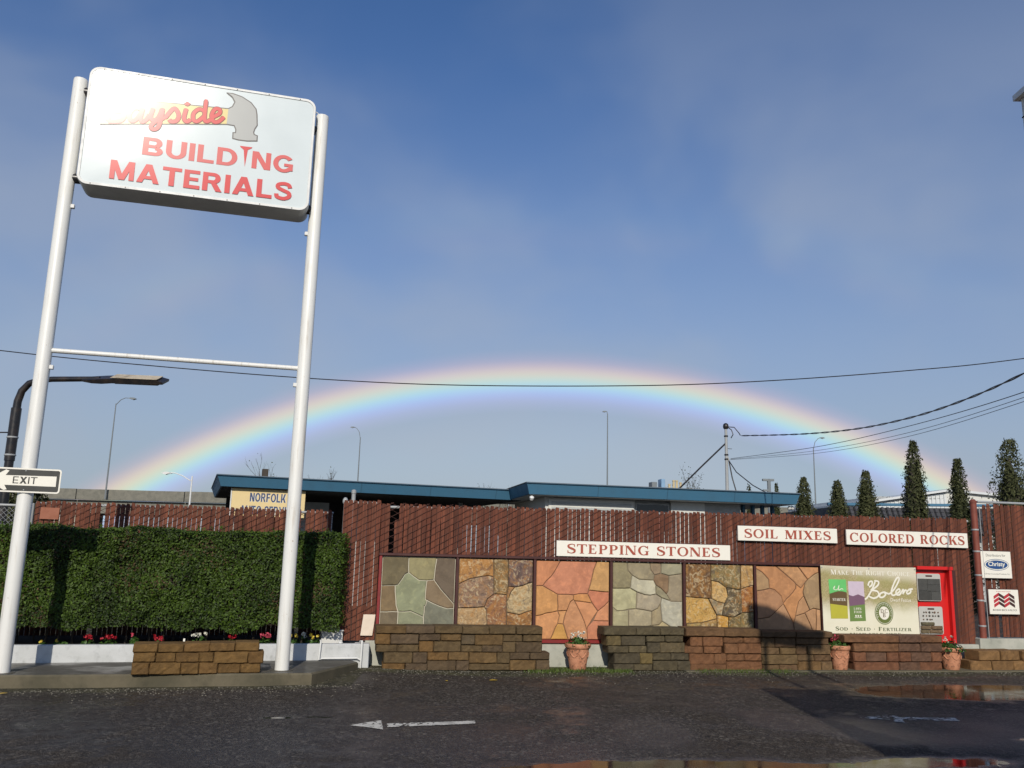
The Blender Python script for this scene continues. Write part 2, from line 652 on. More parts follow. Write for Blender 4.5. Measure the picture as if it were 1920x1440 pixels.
def serif_text(text, x0, x1, z0, z1, y, depth, caps=1.0, small=None, split=False):
    """raised roman capitals filling the box x0..x1 / z0..z1, standing out from y towards -y"""
    mb = MB()
    lay = []
    cx = 0.0
    for i, ch in enumerate(text):
        s = 1.0
        if small and not (i == 0 or text[i - 1] == ' '):
            s = small
        w, P = serif_glyph(ch)
        lay.append((cx, s, P))
        cx += (w + 0.06) * s
    k = (x1 - x0) / cx
    H = z1 - z0
    j = 0
    if split:
        out = []
        for ox, s, P in lay:
            q = MB()
            for j, poly in enumerate(P):
                q.prism([(x0 + (ox + px * s) * k, z0 + pz * s * H) for px, pz in poly], y - depth - 0.00012 * (j % 7), y)
            if P:
                out.append(q)
        return out
    for ox, s, P in lay:
        for poly in P:
            mb.prism([(x0 + (ox + px * s) * k, z0 + pz * s * H) for px, pz in poly], y - depth - 0.00012 * (j % 7), y)
            j += 1
    return mb


def font_text(text, x0, x1, z0, z1, y, offset=0.0, depth=0.001, shear=0.0, space=1.0):
    cu = bpy.data.curves.new('lettering', 'FONT')
    cu.body = text
    cu.offset = offset
    cu.extrude = 0.5
    cu.shear = shear
    cu.space_character = space
    cu.resolution_u = 4
    ob = bpy.data.objects.new('lettering', cu)
    COL.objects.link(ob)
    dg = bpy.context.evaluated_depsgraph_get()
    me = bpy.data.meshes.new_from_object(ob.evaluated_get(dg))
    V = np.array([v.co for v in me.vertices])
    F = [tuple(p.vertices) for p in me.polygons]
    bpy.data.objects.remove(ob)
    bpy.data.curves.remove(cu)
    bpy.data.meshes.remove(me)
    a, b = V.min(0), V.max(0)
    mb = MB()
    X = x0 + (V[:, 0] - a[0]) / (b[0] - a[0]) * (x1 - x0)
    Z = z0 + (V[:, 1] - a[1]) / (b[1] - a[1]) * (z1 - z0)
    Y = np.where(V[:, 2] > 0, y - depth, y)
    mb.add(list(zip(X.tolist(), Y.tolist(), Z.tolist())), F)
    return mb


def sans_text(text, x0, x1, z0, z1, y, depth=0.0006, T=0.235, t=0.19, gap=0.11):
    """bold grotesque capitals, one MB per letter"""
    def glyph(ch):
        P = []

        def rect(a, b, c, d):
            P.append([(a, b), (c, b), (c, d), (a, d)])

        def diag(a, b, w, ya=0.0, yb=1.0):
            P.append([(a, ya), (a + w, ya), (b + w, yb), (b, yb)])

        def arc(cx, cy, rx, ry, a0, a1, tk=T, tn=t, n=14):
            q = [((cx + rx * math.cos(R(a0 + (a1 - a0) * k / n)), cy + ry * math.sin(R(a0 + (a1 - a0) * k / n))),
                  (cx + (rx - tk) * math.cos(R(a0 + (a1 - a0) * k / n)), cy + (ry - tn) * math.sin(R(a0 + (a1 - a0) * k / n)))) for k in range(n + 1)]
            for k in range(n):
                P.append([q[k][0], q[k + 1][0], q[k + 1][1], q[k][1]])
        w = 0.8
        if ch == 'I':
            rect(0, 0, T, 1); w = T
        elif ch in 'LEF':
            rect(0, 0, T, 1); w = 0.70
            if ch in 'LE':
                rect(T, 0, 0.70, t)
            if ch in 'EF':
                rect(T, 1 - t, 0.68, 1); rect(T, 0.42, 0.62, 0.42 + t * 0.95)
        elif ch == 'T':
            rect(0, 1 - t, 0.82, 1); rect(0.41 - T / 2, 0, 0.41 + T / 2, 1 - t); w = 0.82
        elif ch == 'U':
            rect(0, 0.38, T, 1); rect(0.84 - T, 0.38, 0.84, 1); arc(0.42, 0.38, 0.42, 0.40, 180, 360); w = 0.84
        elif ch == 'D':
            rect(0, 0, T, 1); rect(T, 0, 0.40, t); rect(T, 1 - t, 0.40, 1); arc(0.40, 0.5, 0.46, 0.5, -90, 90); w = 0.86
        elif ch in 'BRP':
            rect(0, 0, T, 1); rect(T, 1 - t, 0.48, 1); rect(T, 0.42, 0.48, 0.42 + t * 0.9); arc(0.48, 0.71, 0.30, 0.29, -90, 90, tn=t); w = 0.82
            if ch == 'B':
                rect(T, 0, 0.50, t); arc(0.50, 0.255, 0.33, 0.255, -90, 90, tn=t * 0.95); w = 0.83
            if ch == 'R':
                diag(0.60, 0.36, 0.27, 0, 0.43); w = 0.87
        elif ch == 'N':
            rect(0, 0, T * 0.95, 1); rect(0.84 - T * 0.95, 0, 0.84, 1); diag(0.56, 0.02, 0.26); w = 0.84
        elif ch == 'M':
            rect(0, 0, T * 0.9, 1); rect(1.02 - T * 0.9, 0, 1.02, 1); diag(0.39, 0.02, 0.24); diag(0.39, 0.76, 0.24); w = 1.02
        elif ch == 'A':
            diag(0, 0.35, 0.25); diag(0.71, 0.36, 0.25); rect(0.20, 0.20, 0.76, 0.20 + t * 0.9); w = 0.96
        elif ch == 'V':
            diag(0.35, 0, 0.24); diag(0.35, 0.70, 0.24); w = 0.94
        elif ch == 'X':
            diag(0.62, 0, 0.27); diag(0, 0.62, 0.27); w = 0.89
        elif ch == 'K':
            rect(0, 0, T, 1); diag(T * 0.9, 0.58, 0.28, 0.30, 1.0); diag(0.62, 0.30, 0.28, 0, 0.56); w = 0.90
        elif ch in 'OCG':
            if ch == 'O':
                arc(0.48, 0.5, 0.48, 0.51, 0, 360, n=28); w = 0.96
            else:
                arc(0.48, 0.5, 0.48, 0.51, 38, 322, n=24); w = 0.92
                if ch == 'G':
                    rect(0.70, 0.12, 0.90, 0.52); rect(0.50, 0.36, 0.71, 0.52); w = 0.92
        elif ch == 'S':
            pts = [(0.70, 0.70), (0.62, 0.87), (0.40, 0.915), (0.17, 0.84), (0.15, 0.67), (0.38, 0.545), (0.64, 0.43), (0.68, 0.24), (0.52, 0.11), (0.32, 0.09), (0.13, 0.16), (0.09, 0.32)]
            C = crom(pts, 4)
            n = len(C)
            q = []
            for i, p in enumerate(C):
                d = (C[min(i + 1, n - 1)] - C[max(i - 1, 0)]).normalized()
                q.append(((p.x - d.y * 0.10, p.y + d.x * 0.095), (p.x + d.y * 0.10, p.y - d.x * 0.095)))
            for i in range(n - 1):
                P.append([q[i][0], q[i + 1][0], q[i + 1][1], q[i][1]])
            w = 0.80
        elif ch == ' ':
            w = 0.30
        return w, P
    lay, cx = [], 0.0
    for ch in text:
        w, P = glyph(ch)
        lay.append((cx, P))
        cx += w + gap
    cx -= gap
    k = (x1 - x0) / cx
    out = []
    for ox, P in lay:
        if not P:
            continue
        q = MB()
        for j, poly in enumerate(P):
            q.prism([(x0 + (ox + px * 1.0) * k, z0 + pz * (z1 - z0)) for px, pz in poly], y - depth - 0.00008 * (j % 9), y)
        out.append(q)
    return out


def letters(mb):
    """one MB per connected letter"""
    par = list(range(len(mb.v)))

    def find(a):
        while par[a] != a:
            par[a] = par[par[a]]
            a = par[a]
        return a
    key = {}
    for i, p in enumerate(mb.v):
        kk = (round(p[0], 6), round(p[1], 6), round(p[2], 6))
        if kk in key:
            par[find(i)] = find(key[kk])
        else:
            key[kk] = i
    for f in mb.f:
        for i in f[1:]:
            par[find(i)] = find(f[0])
    grp = {}
    for f in mb.f:
        grp.setdefault(find(f[0]), []).append(f)
    out = []
    for fs in grp.values():
        ids = sorted({i for f in fs for i in f})
        mp = {a: b for b, a in enumerate(ids)}
        q = MB()
        q.add([mb.v[i] for i in ids], [tuple(mp[i] for i in f) for f in fs])
        out.append(q)
    return out


def affine(A):
    return lambda x, y: (A[0][0] + A[0][1] * x + A[0][2] * y, A[1][0] + A[1][1] * x + A[1][2] * y)


def rrect(x0, z0, x1, z1, r, n=6):
    out = []
    for cx, cz, a in ((x1 - r, z1 - r, 0), (x0 + r, z1 - r, 90), (x0 + r, z0 + r, 180), (x1 - r, z0 + r, 270)):
        for k in range(n + 1):
            t = R(a + 90 * k / n)
            out.append((cx + r * math.cos(t), cz + r * math.sin(t)))
    return out

# ------------------------------------------------------------------ site frames
W_O, W_A = (-1.689, 12.428, 0.0), R(10.938)      # stone panels / slat fence line
H_O, H_A = (-2.438, 11.835, 0.0), R(16.293)      # hedge kerb line
S_O, S_A = (-5.587, 10.012, 0.0), R(15.108)      # pylon sign line


def to_world(o, a, x, y, z=0.0):
    """x along the line, y behind it"""
    return (o[0] + math.cos(a) * x - math.sin(a) * y, o[1] + math.sin(a) * x + math.cos(a) * y, o[2] + z)


# ------------------------------------------------------------------ materials
M = {}
t = NT('asphalt')
v = t.coord()
aw = t.n('ShaderNodeAttribute'); aw.attribute_name = 'wet'
av = t.n('ShaderNodeAttribute'); av.attribute_name = 'verge'
vo = t.n('ShaderNodeTexVoronoi'); t.t.links.new(v, vo.inputs['Vector']); vo.inputs['Scale'].default_value = 105
vo2 = t.n('ShaderNodeTexVoronoi'); t.t.links.new(v, vo2.inputs['Vector']); vo2.inputs['Scale'].default_value = 34
sp = t.n('ShaderNodeSeparateColor'); t.t.links.new(vo.outputs['Color'], sp.inputs[0])
sp2 = t.n('ShaderNodeSeparateColor'); t.t.links.new(vo2.outputs['Color'], sp2.inputs[0])
big = t.noise(v, 0.55, 5, 0.6)
mid = t.noise(v, 3.5, 5, 0.65)
c = t.mix(t.rng(sp.outputs[0], 0.35, 1.0, 0, 1), (0.030, 0.024, 0.019), (0.150, 0.126, 0.102))
c = t.mix(t.math('MULTIPLY', t.rng(sp2.outputs[1], 0.82, 0.94, 0, 1), 0.46), c, (0.27, 0.24, 0.20))
c = t.mix(t.math('MULTIPLY', t.rng(sp2.outputs[2], 0.22, 0.10, 0, 1), 0.45), c, (0.014, 0.012, 0.011))
c = t.mix(t.rng(mid, 0.42, 0.70, 0, 0.45), c, (0.040, 0.033, 0.028))
c = t.mix(t.rng(big, 0.45, 0.62, 0, 0.45), c, (0.052, 0.038, 0.026))
crk = t.n('ShaderNodeTexVoronoi'); crk.feature = 'DISTANCE_TO_EDGE'; crk.inputs['Scale'].default_value = 0.55
dv = t.n('ShaderNodeVectorMath', operation='ADD')
nzc = t.n('ShaderNodeTexNoise'); nzc.inputs['Scale'].default_value = 2.4; nzc.inputs['Detail'].default_value = 5
t.t.links.new(v, nzc.inputs['Vector'])
sc_ = t.n('ShaderNodeVectorMath', operation='SCALE'); sc_.inputs['Scale'].default_value = 0.55
t.t.links.new(nzc.outputs['Color'], sc_.inputs[0])
t.t.links.new(v, dv.inputs[0]); t.t.links.new(sc_.outputs[0], dv.inputs[1])
t.t.links.new(dv.outputs[0], crk.inputs['Vector'])
ck = t.math('MULTIPLY', t.rng(crk.outputs['Distance'], 0.0, 0.008, 0.8, 0.0), t.rng(big, 0.45, 0.58, 0, 1))
c = t.mix(ck, c, (0.012, 0.011, 0.010))
c = t.mix(t.math('MULTIPLY', aw.outputs['Fac'], 0.55), c, (0.013, 0.012, 0.014))  # wet also carries the shade painted on the right-hand asphalt
vg = t.mix(t.rng(mid, 0.35, 0.65, 0, 1), (0.085, 0.078, 0.040), (0.042, 0.040, 0.024))
vg = t.mix(t.rng(sp2.outputs[0], 0.7, 1.0, 0, 0.8), vg, (0.16, 0.145, 0.105))
c = t.mix(av.outputs['Fac'], c, vg)
t.set(color=c, spec=t.rng(aw.outputs['Fac'], 0, 1, 0.18, 0.5), rough=t.math('ADD', t.rng(aw.outputs['Fac'], 0, 1, 0.82, 0.24), t.math('MULTIPLY', av.outputs['Fac'], 0.22), True))
hb = t.math('ADD', t.math('MULTIPLY', vo.outputs['Distance'], -1.0), t.math('MULTIPLY', vo2.outputs['Distance'], -0.6))
bn = t.n('ShaderNodeBump'); bn.inputs['Distance'].default_value = 0.012
t.t.links.new(hb, bn.inputs['Height'])
t.t.links.new(t.rng(aw.outputs['Fac'], 0.0, 1.0, 1.0, 0.30), bn.inputs['Strength'])
t.t.links.new(bn.outputs[0], t.b.inputs['Normal'])
M['asphalt'] = t.m

t = NT('water')
v = t.coord()
t.set(color=(0.012, 0.011, 0.010), rough=t.rng(t.noise(v, 2.5, 4, 0.6), 0.35, 0.65, 0.03, 0.13), ior=1.33, spec=0.5)
t.bump(t.noise(v, 16, 4, 0.6), 0.03, 0.01)
M['water'] = t.m

def concrete(name, c, c2, wet=0.0, rough=0.8):
    t = NT(name)
    v = t.coord()
    a = t.noise(v, 1.7, 6, 0.62, 0.4)
    b = t.noise(v, 9, 6, 0.65)
    d = t.noise(v, 90, 2, 0.5)
    k = t.mix(t.rng(a, 0.36, 0.66, 0, 1), c, c2)
    k = t.mix(t.rng(b, 0.5, 0.78, 0, 0.5), k, tuple(x * 0.45 for x in c2))
    k = t.mix(t.rng(d, 0.5, 0.8, 0, 0.35), k, tuple(x * 0.6 for x in c))
    t.set(color=k, rough=t.rng(a, 0.35, 0.62, rough - wet, rough), spec=0.5)
    t.bump(t.math('ADD', b, t.math('MULTIPLY', d, 0.5)), 0.25, 0.006)
    return t.m

M['pad'] = concrete('damp_concrete', (0.115, 0.105, 0.088), (0.072, 0.066, 0.052), 0.42, 0.72)
M['kerb_face'] = concrete('dirty_kerb_face', (0.125, 0.105, 0.066), (0.072, 0.064, 0.040), 0.1, 0.9)
M['kerbstone'] = concrete('mossy_concrete', (0.13, 0.115, 0.075), (0.075, 0.072, 0.040), 0.1, 0.9)
M['white_wall'] = concrete('white_painted_concrete', (0.56, 0.57, 0.57), (0.47, 0.48, 0.47), 0, 0.75)
M['base_wall'] = concrete('pale_concrete', (0.44, 0.44, 0.38), (0.33, 0.34, 0.29), 0, 0.85)
M['far_concrete'] = concrete('weathered_concrete', (0.20, 0.19, 0.155), (0.15, 0.145, 0.12), 0, 0.9)

def wood(name, c, c2, var=0.55):
    t = NT(name)
    oi = t.n('ShaderNodeObjectInfo')
    v = t.coord('Object', (1, 1, 0.06))
    ad = t.n('ShaderNodeVectorMath', operation='ADD')
    cm = t.n('ShaderNodeCombineXYZ')
    for i in range(3):
        t.t.links.new(t.math('MULTIPLY', oi.outputs['Random'], 91.0 + 13 * i), cm.inputs[i])
    t.t.links.new(v, ad.inputs[0]); t.t.links.new(cm.outputs[0], ad.inputs[1])
    g = t.noise(ad.outputs[0], 55, 5, 0.6, 0.4)
    v2 = t.coord('Object', (1, 1, 1))
    ad2 = t.n('ShaderNodeVectorMath', operation='ADD')
    t.t.links.new(v2, ad2.inputs[0]); t.t.links.new(cm.outputs[0], ad2.inputs[1])
    st = t.noise(ad2.outputs[0], 3.2, 5, 0.65)
    k = t.mix(t.rng(g, 0.35, 0.68, 0, 1), c, c2)
    k = t.mix(t.math('MULTIPLY', oi.outputs['Random'], var), k, t.mix(1.0, k, (0.55, 0.50, 0.50), 'MULTIPLY'))
    k = t.mix(t.rng(st, 0.52, 0.78, 0, 0.55), k, tuple(x * 0.35 for x in c2))
    k = t.mix(t.rng(st, 0.22, 0.36, 0.5, 0.0), k, (0.30, 0.145, 0.085))
    t.set(color=k, rough=0.78, spec=0.3)
    t.bump(g, 0.35, 0.004)
    return t.m

M['slat'] = wood('stained_redwood', (0.205, 0.066, 0.036), (0.092, 0.034, 0.020), 0.85)
M['frame_red'] = paint('oxide_red_paint', (0.060, 0.014, 0.011), 0.6, 0.5, (0.028, 0.008, 0.007))
M['frame_red2'] = paint('red_frame_paint', (0.23, 0.016, 0.017), 0.5, 0.5, (0.10, 0.012, 0.010))
M['bright_red'] = paint('bright_red_paint', (0.62, 0.018, 0.016), 0.35, 0.18)
M['wire'] = paint('coated_wire', (0.085, 0.036, 0.026), 0.55, 0.3)
M['galv'] = paint('galvanised_steel', (0.34, 0.35, 0.35), 0.4, 0.3)
M['post_red'] = paint('rust_red_pipe', (0.22, 0.055, 0.034), 0.6, 0.5, (0.10, 0.03, 0.02))
M['stone'] = rough_stone('split_stone', 0.5, 13, 0.42)
M['block'] = rough_stone('tumbled_concrete_block', 0.85, 17, 0.55)
t = NT('white_pole_paint')
v = t.coord('Object', (1, 1, 0.05))
v2 = t.coord()
a = t.noise(v, 26, 5, 0.6)
b = t.noise(v2, 1.4, 5, 0.6)
d = t.noise(v2, 22, 5, 0.65)
k = t.mix(t.math('MULTIPLY', t.rng(a, 0.50, 0.72, 0, 1), t.rng(b, 0.40, 0.65, 0.08, 0.75)), (0.72, 0.715, 0.68), (0.42, 0.36, 0.28))
k = t.mix(t.rng(d, 0.66, 0.74, 0, 0.6), k, (0.30, 0.17, 0.09))
t.set(color=k, rough=t.rng(b, 0.3, 0.7, 0.35, 0.55), spec=0.5)
t.bump(d, 0.05, 0.004)
M['pole_white'] = t.m
M['white_metal'] = paint('white_sheet_metal', (0.66, 0.66, 0.64), 0.45, 0.18)
M['board_white'] = paint('white_sign_board', (0.80, 0.77, 0.68), 0.55, 0.06)
M['letter_red'] = paint('brick_red_lettering', (0.36, 0.075, 0.045), 0.5, 0.12)
M['blue_fascia'] = paint('blue_fascia_paint', (0.052, 0.155, 0.252), 0.5, 0.35, (0.034, 0.10, 0.16), 0.05, 2.5)
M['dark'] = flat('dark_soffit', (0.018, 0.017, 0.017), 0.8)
M['black_metal'] = paint('black_pole_paint', (0.014, 0.014, 0.016), 0.35, 0.4, (0.07, 0.045, 0.03))
M['black'] = flat('black_sheet', (0.02, 0.02, 0.019), 0.4)
M['soil'] = concrete('bark_soil', (0.030, 0.022, 0.014), (0.018, 0.013, 0.009), 0, 0.95)
M['dry'] = foliage('dry_leaf', (0.045, 0.028, 0.014), (0.12, 0.075, 0.035), 0.7, 0.1)
M['hedge'] = foliage('hedge_leaf', (0.010, 0.022, 0.002), (0.080, 0.138, 0.012), 0.58, 0.10)
M['cypress'] = foliage('cypress_spray', (0.024, 0.030, 0.011), (0.105, 0.112, 0.042), 0.75, 0.08)
M['plant'] = foliage('plant_leaf', (0.022, 0.055, 0.010), (0.075, 0.15, 0.03), 0.4, 0.15)
M['grass'] = foliage('grass_blade', (0.05, 0.08, 0.018), (0.13, 0.18, 0.035), 0.5, 0.2)
M['bark'] = flat('bark', (0.055, 0.045, 0.036), 0.9)

STRUCT = lambda o: tag(o, kind='structure')

# ------------------------------------------------------------------ ground
PUD = [(6.35, 11.60, 2.45, 0.78, 11, 0.032), (1.45, 6.86, 2.0, 0.66, 7, 0.034), (3.55, 7.52, 1.15, 0.33, 9, 0.0125), (2.6, 7.15, 0.9, 0.3, 9, 0.012),
       (-2.16, 8.66, 0.20, 0.055, 8, 0.016), (-1.80, 8.74, 0.22, 0.04, 5, 0.014), (-2.05, 10.42, 0.30, 0.07, 12, 0.013), (5.2, 8.6, 0.6, 0.12, 8, 0.012)]


def ground_h(x, y):
    x = np.asarray(x, float); y = np.asarray(y, float)
    near = np.clip(1.5 - np.maximum(np.abs(x - 0.5) / 9, np.abs(y - 9) / 6), 0, 1)
    h = ((vnoise(x, y, 1.3, 1) - 0.5) * 0.006 + (vnoise(x, y, 0.35, 2) - 0.5) * 0.004 + (vnoise(x, y, 0.11, 3) - 0.5) * 0.0035 + (vnoise(x, y, 0.05, 4) - 0.5) * 0.0028)
    for cx, cy, rx, ry, a, d in PUD:
        ca, sa = math.cos(R(a)), math.sin(R(a))
        u = ((x - cx) * ca + (y - cy) * sa) / rx
        w = (-(x - cx) * sa + (y - cy) * ca) / ry
        q = np.clip(1 - np.sqrt(u * u + w * w), 0, 1)
        h -= d * q * q * (3 - 2 * q) * 1.15
    # little bank of grit by the corner of the island
    h += 0.045 * np.exp(-(((x + 1.9) / 0.75) ** 2 + ((y - 11.75) / 0.75) ** 2))
    return h * near


fx = np.concatenate(([-3000, -600, -150, -50, -20, -11], np.arange(-8.5, 9.01, 0.045), [11, 20, 50, 150, 600, 3000]))
fy = np.concatenate(([-400, -60, -15, 0, 3.5], np.arange(5.6, 13.6, 0.045), [15, 18, 25, 40, 80, 200, 800, 3500]))
GX, GY = np.meshgrid(fx, fy)
GZ = ground_h(GX, GY)
nx, ny = len(fx), len(fy)
me = bpy.data.meshes.new('ground')
me.vertices.add(nx * ny)
me.vertices.foreach_set('co', np.stack([GX, GY, GZ], -1).reshape(-1))
ii = np.arange(nx * ny).reshape(ny, nx)
quads = np.stack([ii[:-1, :-1], ii[:-1, 1:], ii[1:, 1:], ii[1:, :-1]], -1).reshape(-1, 4)
me.loops.add(quads.size)
me.loops.foreach_set('vertex_index', quads.reshape(-1).astype(np.int32))
me.polygons.add(len(quads))
me.polygons.foreach_set('loop_start', (np.arange(len(quads)) * 4).astype(np.int32))
me.polygons.foreach_set('loop_total', np.full(len(quads), 4, np.int32))
me.polygons.foreach_set('use_smooth', np.ones(len(quads), bool))
me.update(calc_edges=True)
WL = -0.0052
wet = np.clip(1.0 - (GZ - WL) / 0.0075, 0, 1)
low = vnoise(GX, GY, 2.2, 9) * 0.6 + vnoise(GX, GY, 0.7, 10) * 0.4
wet = np.maximum(wet, np.clip((low - 0.57) * 4.0, 0, 0.60))
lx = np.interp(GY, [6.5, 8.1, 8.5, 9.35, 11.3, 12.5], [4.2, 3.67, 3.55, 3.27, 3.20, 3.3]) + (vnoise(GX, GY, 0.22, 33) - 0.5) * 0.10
shade_film = np.clip((GX - lx) / 0.10, 0, 1) * (GY < 12.4) * (GY > 6.5) * (GX < 30)  # wet film whose darkening paints shade along the cast shadow's edge
wet = np.maximum(wet, shade_film * np.clip(0.42 + (low - 0.5) * 0.9, 0.15, 0.75))
du = (GX - W_O[0]) * math.sin(W_A) - (GY - W_O[1]) * math.cos(W_A)      # distance in front of the panel line
sx = (GX - W_O[0]) * math.cos(W_A) + (GY - W_O[1]) * math.sin(W_A)
verge = np.clip((0.92 + (vnoise(GX, GY, 0.5, 20) - 0.5) * 0.5 - du) / 0.18, 0, 1) * (du > -1.5) * (sx > -1.2)
kd = (GX - H_O[0]) * math.sin(H_A) - (GY - H_O[1]) * math.cos(H_A)
verge = np.maximum(verge, np.clip((1.42 + (vnoise(GX, GY, 0.35, 21) - 0.5) * 0.3 - kd) / 0.15, 0, 0.75) * (GX < -1.8) * (GX > -9))
wet = wet * (1 - 0.85 * verge)
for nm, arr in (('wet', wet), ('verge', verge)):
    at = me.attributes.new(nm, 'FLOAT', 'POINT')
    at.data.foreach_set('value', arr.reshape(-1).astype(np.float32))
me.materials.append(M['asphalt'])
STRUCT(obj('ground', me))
for x0, y0, x1, y1 in ((3.4, 10.6, 9.0, 12.85), (-0.8, 5.7, 6.2, 8.9), (-2.7, 8.4, -1.4, 9.0), (-2.6, 10.2, -1.5, 10.6)):
    STRUCT(MB().add([(x0, y0, WL), (x1, y0, WL), (x1, y1, WL), (x0, y1, WL)], [(0, 1, 2, 3)]).build('puddle', M['water']))


def flaked(name, poly, keep, cell, mat, seed):
    """painted marking: cells of worn paint that follow the ground"""
    P = np.array(poly)
    xs = np.arange(P[:, 0].min(), P[:, 0].max(), cell)
    ys = np.arange(P[:, 1].min(), P[:, 1].max(), cell)
    mb = MB()
    idx = {}

    def vert(i, j):
        if (i, j) not in idx:
            x, y = P[:, 0].min() + i * cell, P[:, 1].min() + j * cell
            idx[(i, j)] = len(mb.v)
            mb.v.append((x, y, float(ground_h(x, y)) + 0.004))
        return idx[(i, j)]
    for i in range(len(xs)):
        for j in range(len(ys)):
            x, y = xs[i] + cell / 2, ys[j] + cell / 2
            ins = False
            for a in range(len(poly)):
                (xa, ya), (xb, yb) = poly[a], poly[a - 1]
                if (ya > y) != (yb > y) and x < (xb - xa) * (y - ya) / (yb - ya) + xa:
                    ins = not ins
            if not ins:
                continue
            n = 0.55 * float(vnoise(x, y, 0.06, seed)) + 0.45 * float(vnoise(x, y, 0.022, seed + 1))
            if n > keep:
                continue
            mb.f.append((vert(i, j), vert(i + 1, j), vert(i + 1, j + 1), vert(i, j + 1)))
    return mb.build(name, mat)


M['road_paint'] = paint('worn_road_paint', (0.62, 0.59, 0.52), 0.6, 0.6, (0.12, 0.11, 0.095), 0.2, 9)
ar = thing('painted_arrow', 'worn white arrow painted on the asphalt in front of the brown block wall', 'road marking', (-0.9, 8.5, 0))
for nm, pl in (('arrow_head', [(-1.406, 8.375), (-1.165, 8.655), (-1.085, 8.235)]), ('arrow_shaft', [(-1.085, 8.50), (-0.274, 8.733), (-0.262, 8.600), (-1.062, 8.345)])):
    o = flaked(nm, pl, 0.60, 0.010, M['road_paint'], 40)
    o.parent = ar
    o.matrix_parent_inverse = Matrix.Translation((0.9, -8.5, 0))
ar = thing('painted_arrow', 'almost worn away white arrow on the shaded wet asphalt at the right', 'road marking', (4.2, 9.5, 0))
for nm, pl in (('arrow_head', [(3.72, 9.46), (4.20, 9.68), (4.09, 9.22)]), ('arrow_shaft', [(4.14, 9.52), (4.78, 9.57), (4.74, 9.40), (4.10, 9.38)])):
    o = flaked(nm, pl, 0.52, 0.012, M['road_paint'], 50)
    o.parent = ar
    o.matrix_parent_inverse = Matrix.Translation((-4.2, -9.5, 0))

# concrete island under the pylon sign
pts = [(-9.0, 8.99), (-5.5, 9.85), (-2.276, 10.64), (-1.92, 11.77), (-2.438 + 0.3, 12.1), (-2.44, 12.0), (-9.0, 10.08)]
bm_ = MB()
edge = []
for a in range(3):
    (xa, ya), (xb, yb) = pts[a], pts[a + 1]
    n = max(2, int(math.hypot(xb - xa, yb - ya) / 0.12))
    for k in range(n):
        u = k / n
        j = (random.random() - 0.5) * 0.010
        edge.append((xa + (xb - xa) * u, ya + (yb - ya) * u + j))
edge += pts[3:]
n = len(edge)
cxy = Vector((-4.5, 11.0))
top_in = [tuple(Vector(p) + (cxy - Vector(p)).normalized() * 0.02) for p in edge]
vs = [(x, y, -0.12) for x, y in edge] + [(x, y, 0.122 + random.uniform(-0.003, 0.003)) for x, y in edge] + [(x, y, 0.14) for x, y in top_in]
fs = [tuple(range(2 * n, 3 * n))]
for i in range(n):
    j = (i + 1) % n
    fs += [(i, j, j + n, i + n), (i + n, j + n, j + 2 * n, i + 2 * n)]
island = MB().add(vs, fs).build('concrete_island', M['pad'])
island.data.materials.append(M['kerb_face'])
for p_ in island.data.polygons:
    if abs(p_.normal.z) < 0.9:
        p_.material_index = 1
STRUCT(island)

# ------------------------------------------------------------------ walls of the yard
# white kerb wall along the hedge bed
wl = thing('kerb_wall', 'low white painted concrete wall holding the flower bed in front of the hedge', 'wall', H_O, H_A)
MB().cbox(-7.0, 0.0, -0.1, 0.64, 0.12, 0.345, 0.008).build('wall_body', M['white_wall'], wl)
# base wall under the stone panels
wl = thing('base_wall', 'pale concrete base wall under the stone panels and slat fence', 'wall', W_O, W_A)
MB().cbox(-0.26, -0.01, -0.1, 9.42, 0.20, 0.350, 0.006).build('wall_body', M['base_wall'], wl)
MB().cbox(9.425, -0.03, -0.1, 14.5, 0.22, 0.445, 0.006).build('wall_end', M['base_wall'], wl)
MB().cbox(-0.40, -0.30, -0.1, -0.20, -0.012, 0.33, 0.008).build('wall_return', M['white_wall'], wl)
STRUCT(MB().slab([to_world(W_O, W_A, a, b)[:2] for a, b in ((4.25, -0.52), (15, -0.52), (15, -0.02), (4.25, -0.02))], -0.1, 0.014).build('kerb', M['kerbstone']))
o = MB().slab([to_world(W_O, W_A, a, b)[:2] for a, b in ((-0.30, -0.66), (0.25, -0.60), (0.25, -0.30), (-0.36, -0.30))], -0.1, 0.022).build('concrete_slab', M['base_wall'])
STRUCT(o)
# soil bed
STRUCT(MB().slab([to_world(H_O, H_A, a, b)[:2] for a, b in ((-7, 0.118), (0.5, 0.118), (0.35, 1.7), (-7, 1.7))], -0.1, 0.30).build('soil_bed', M['soil']))

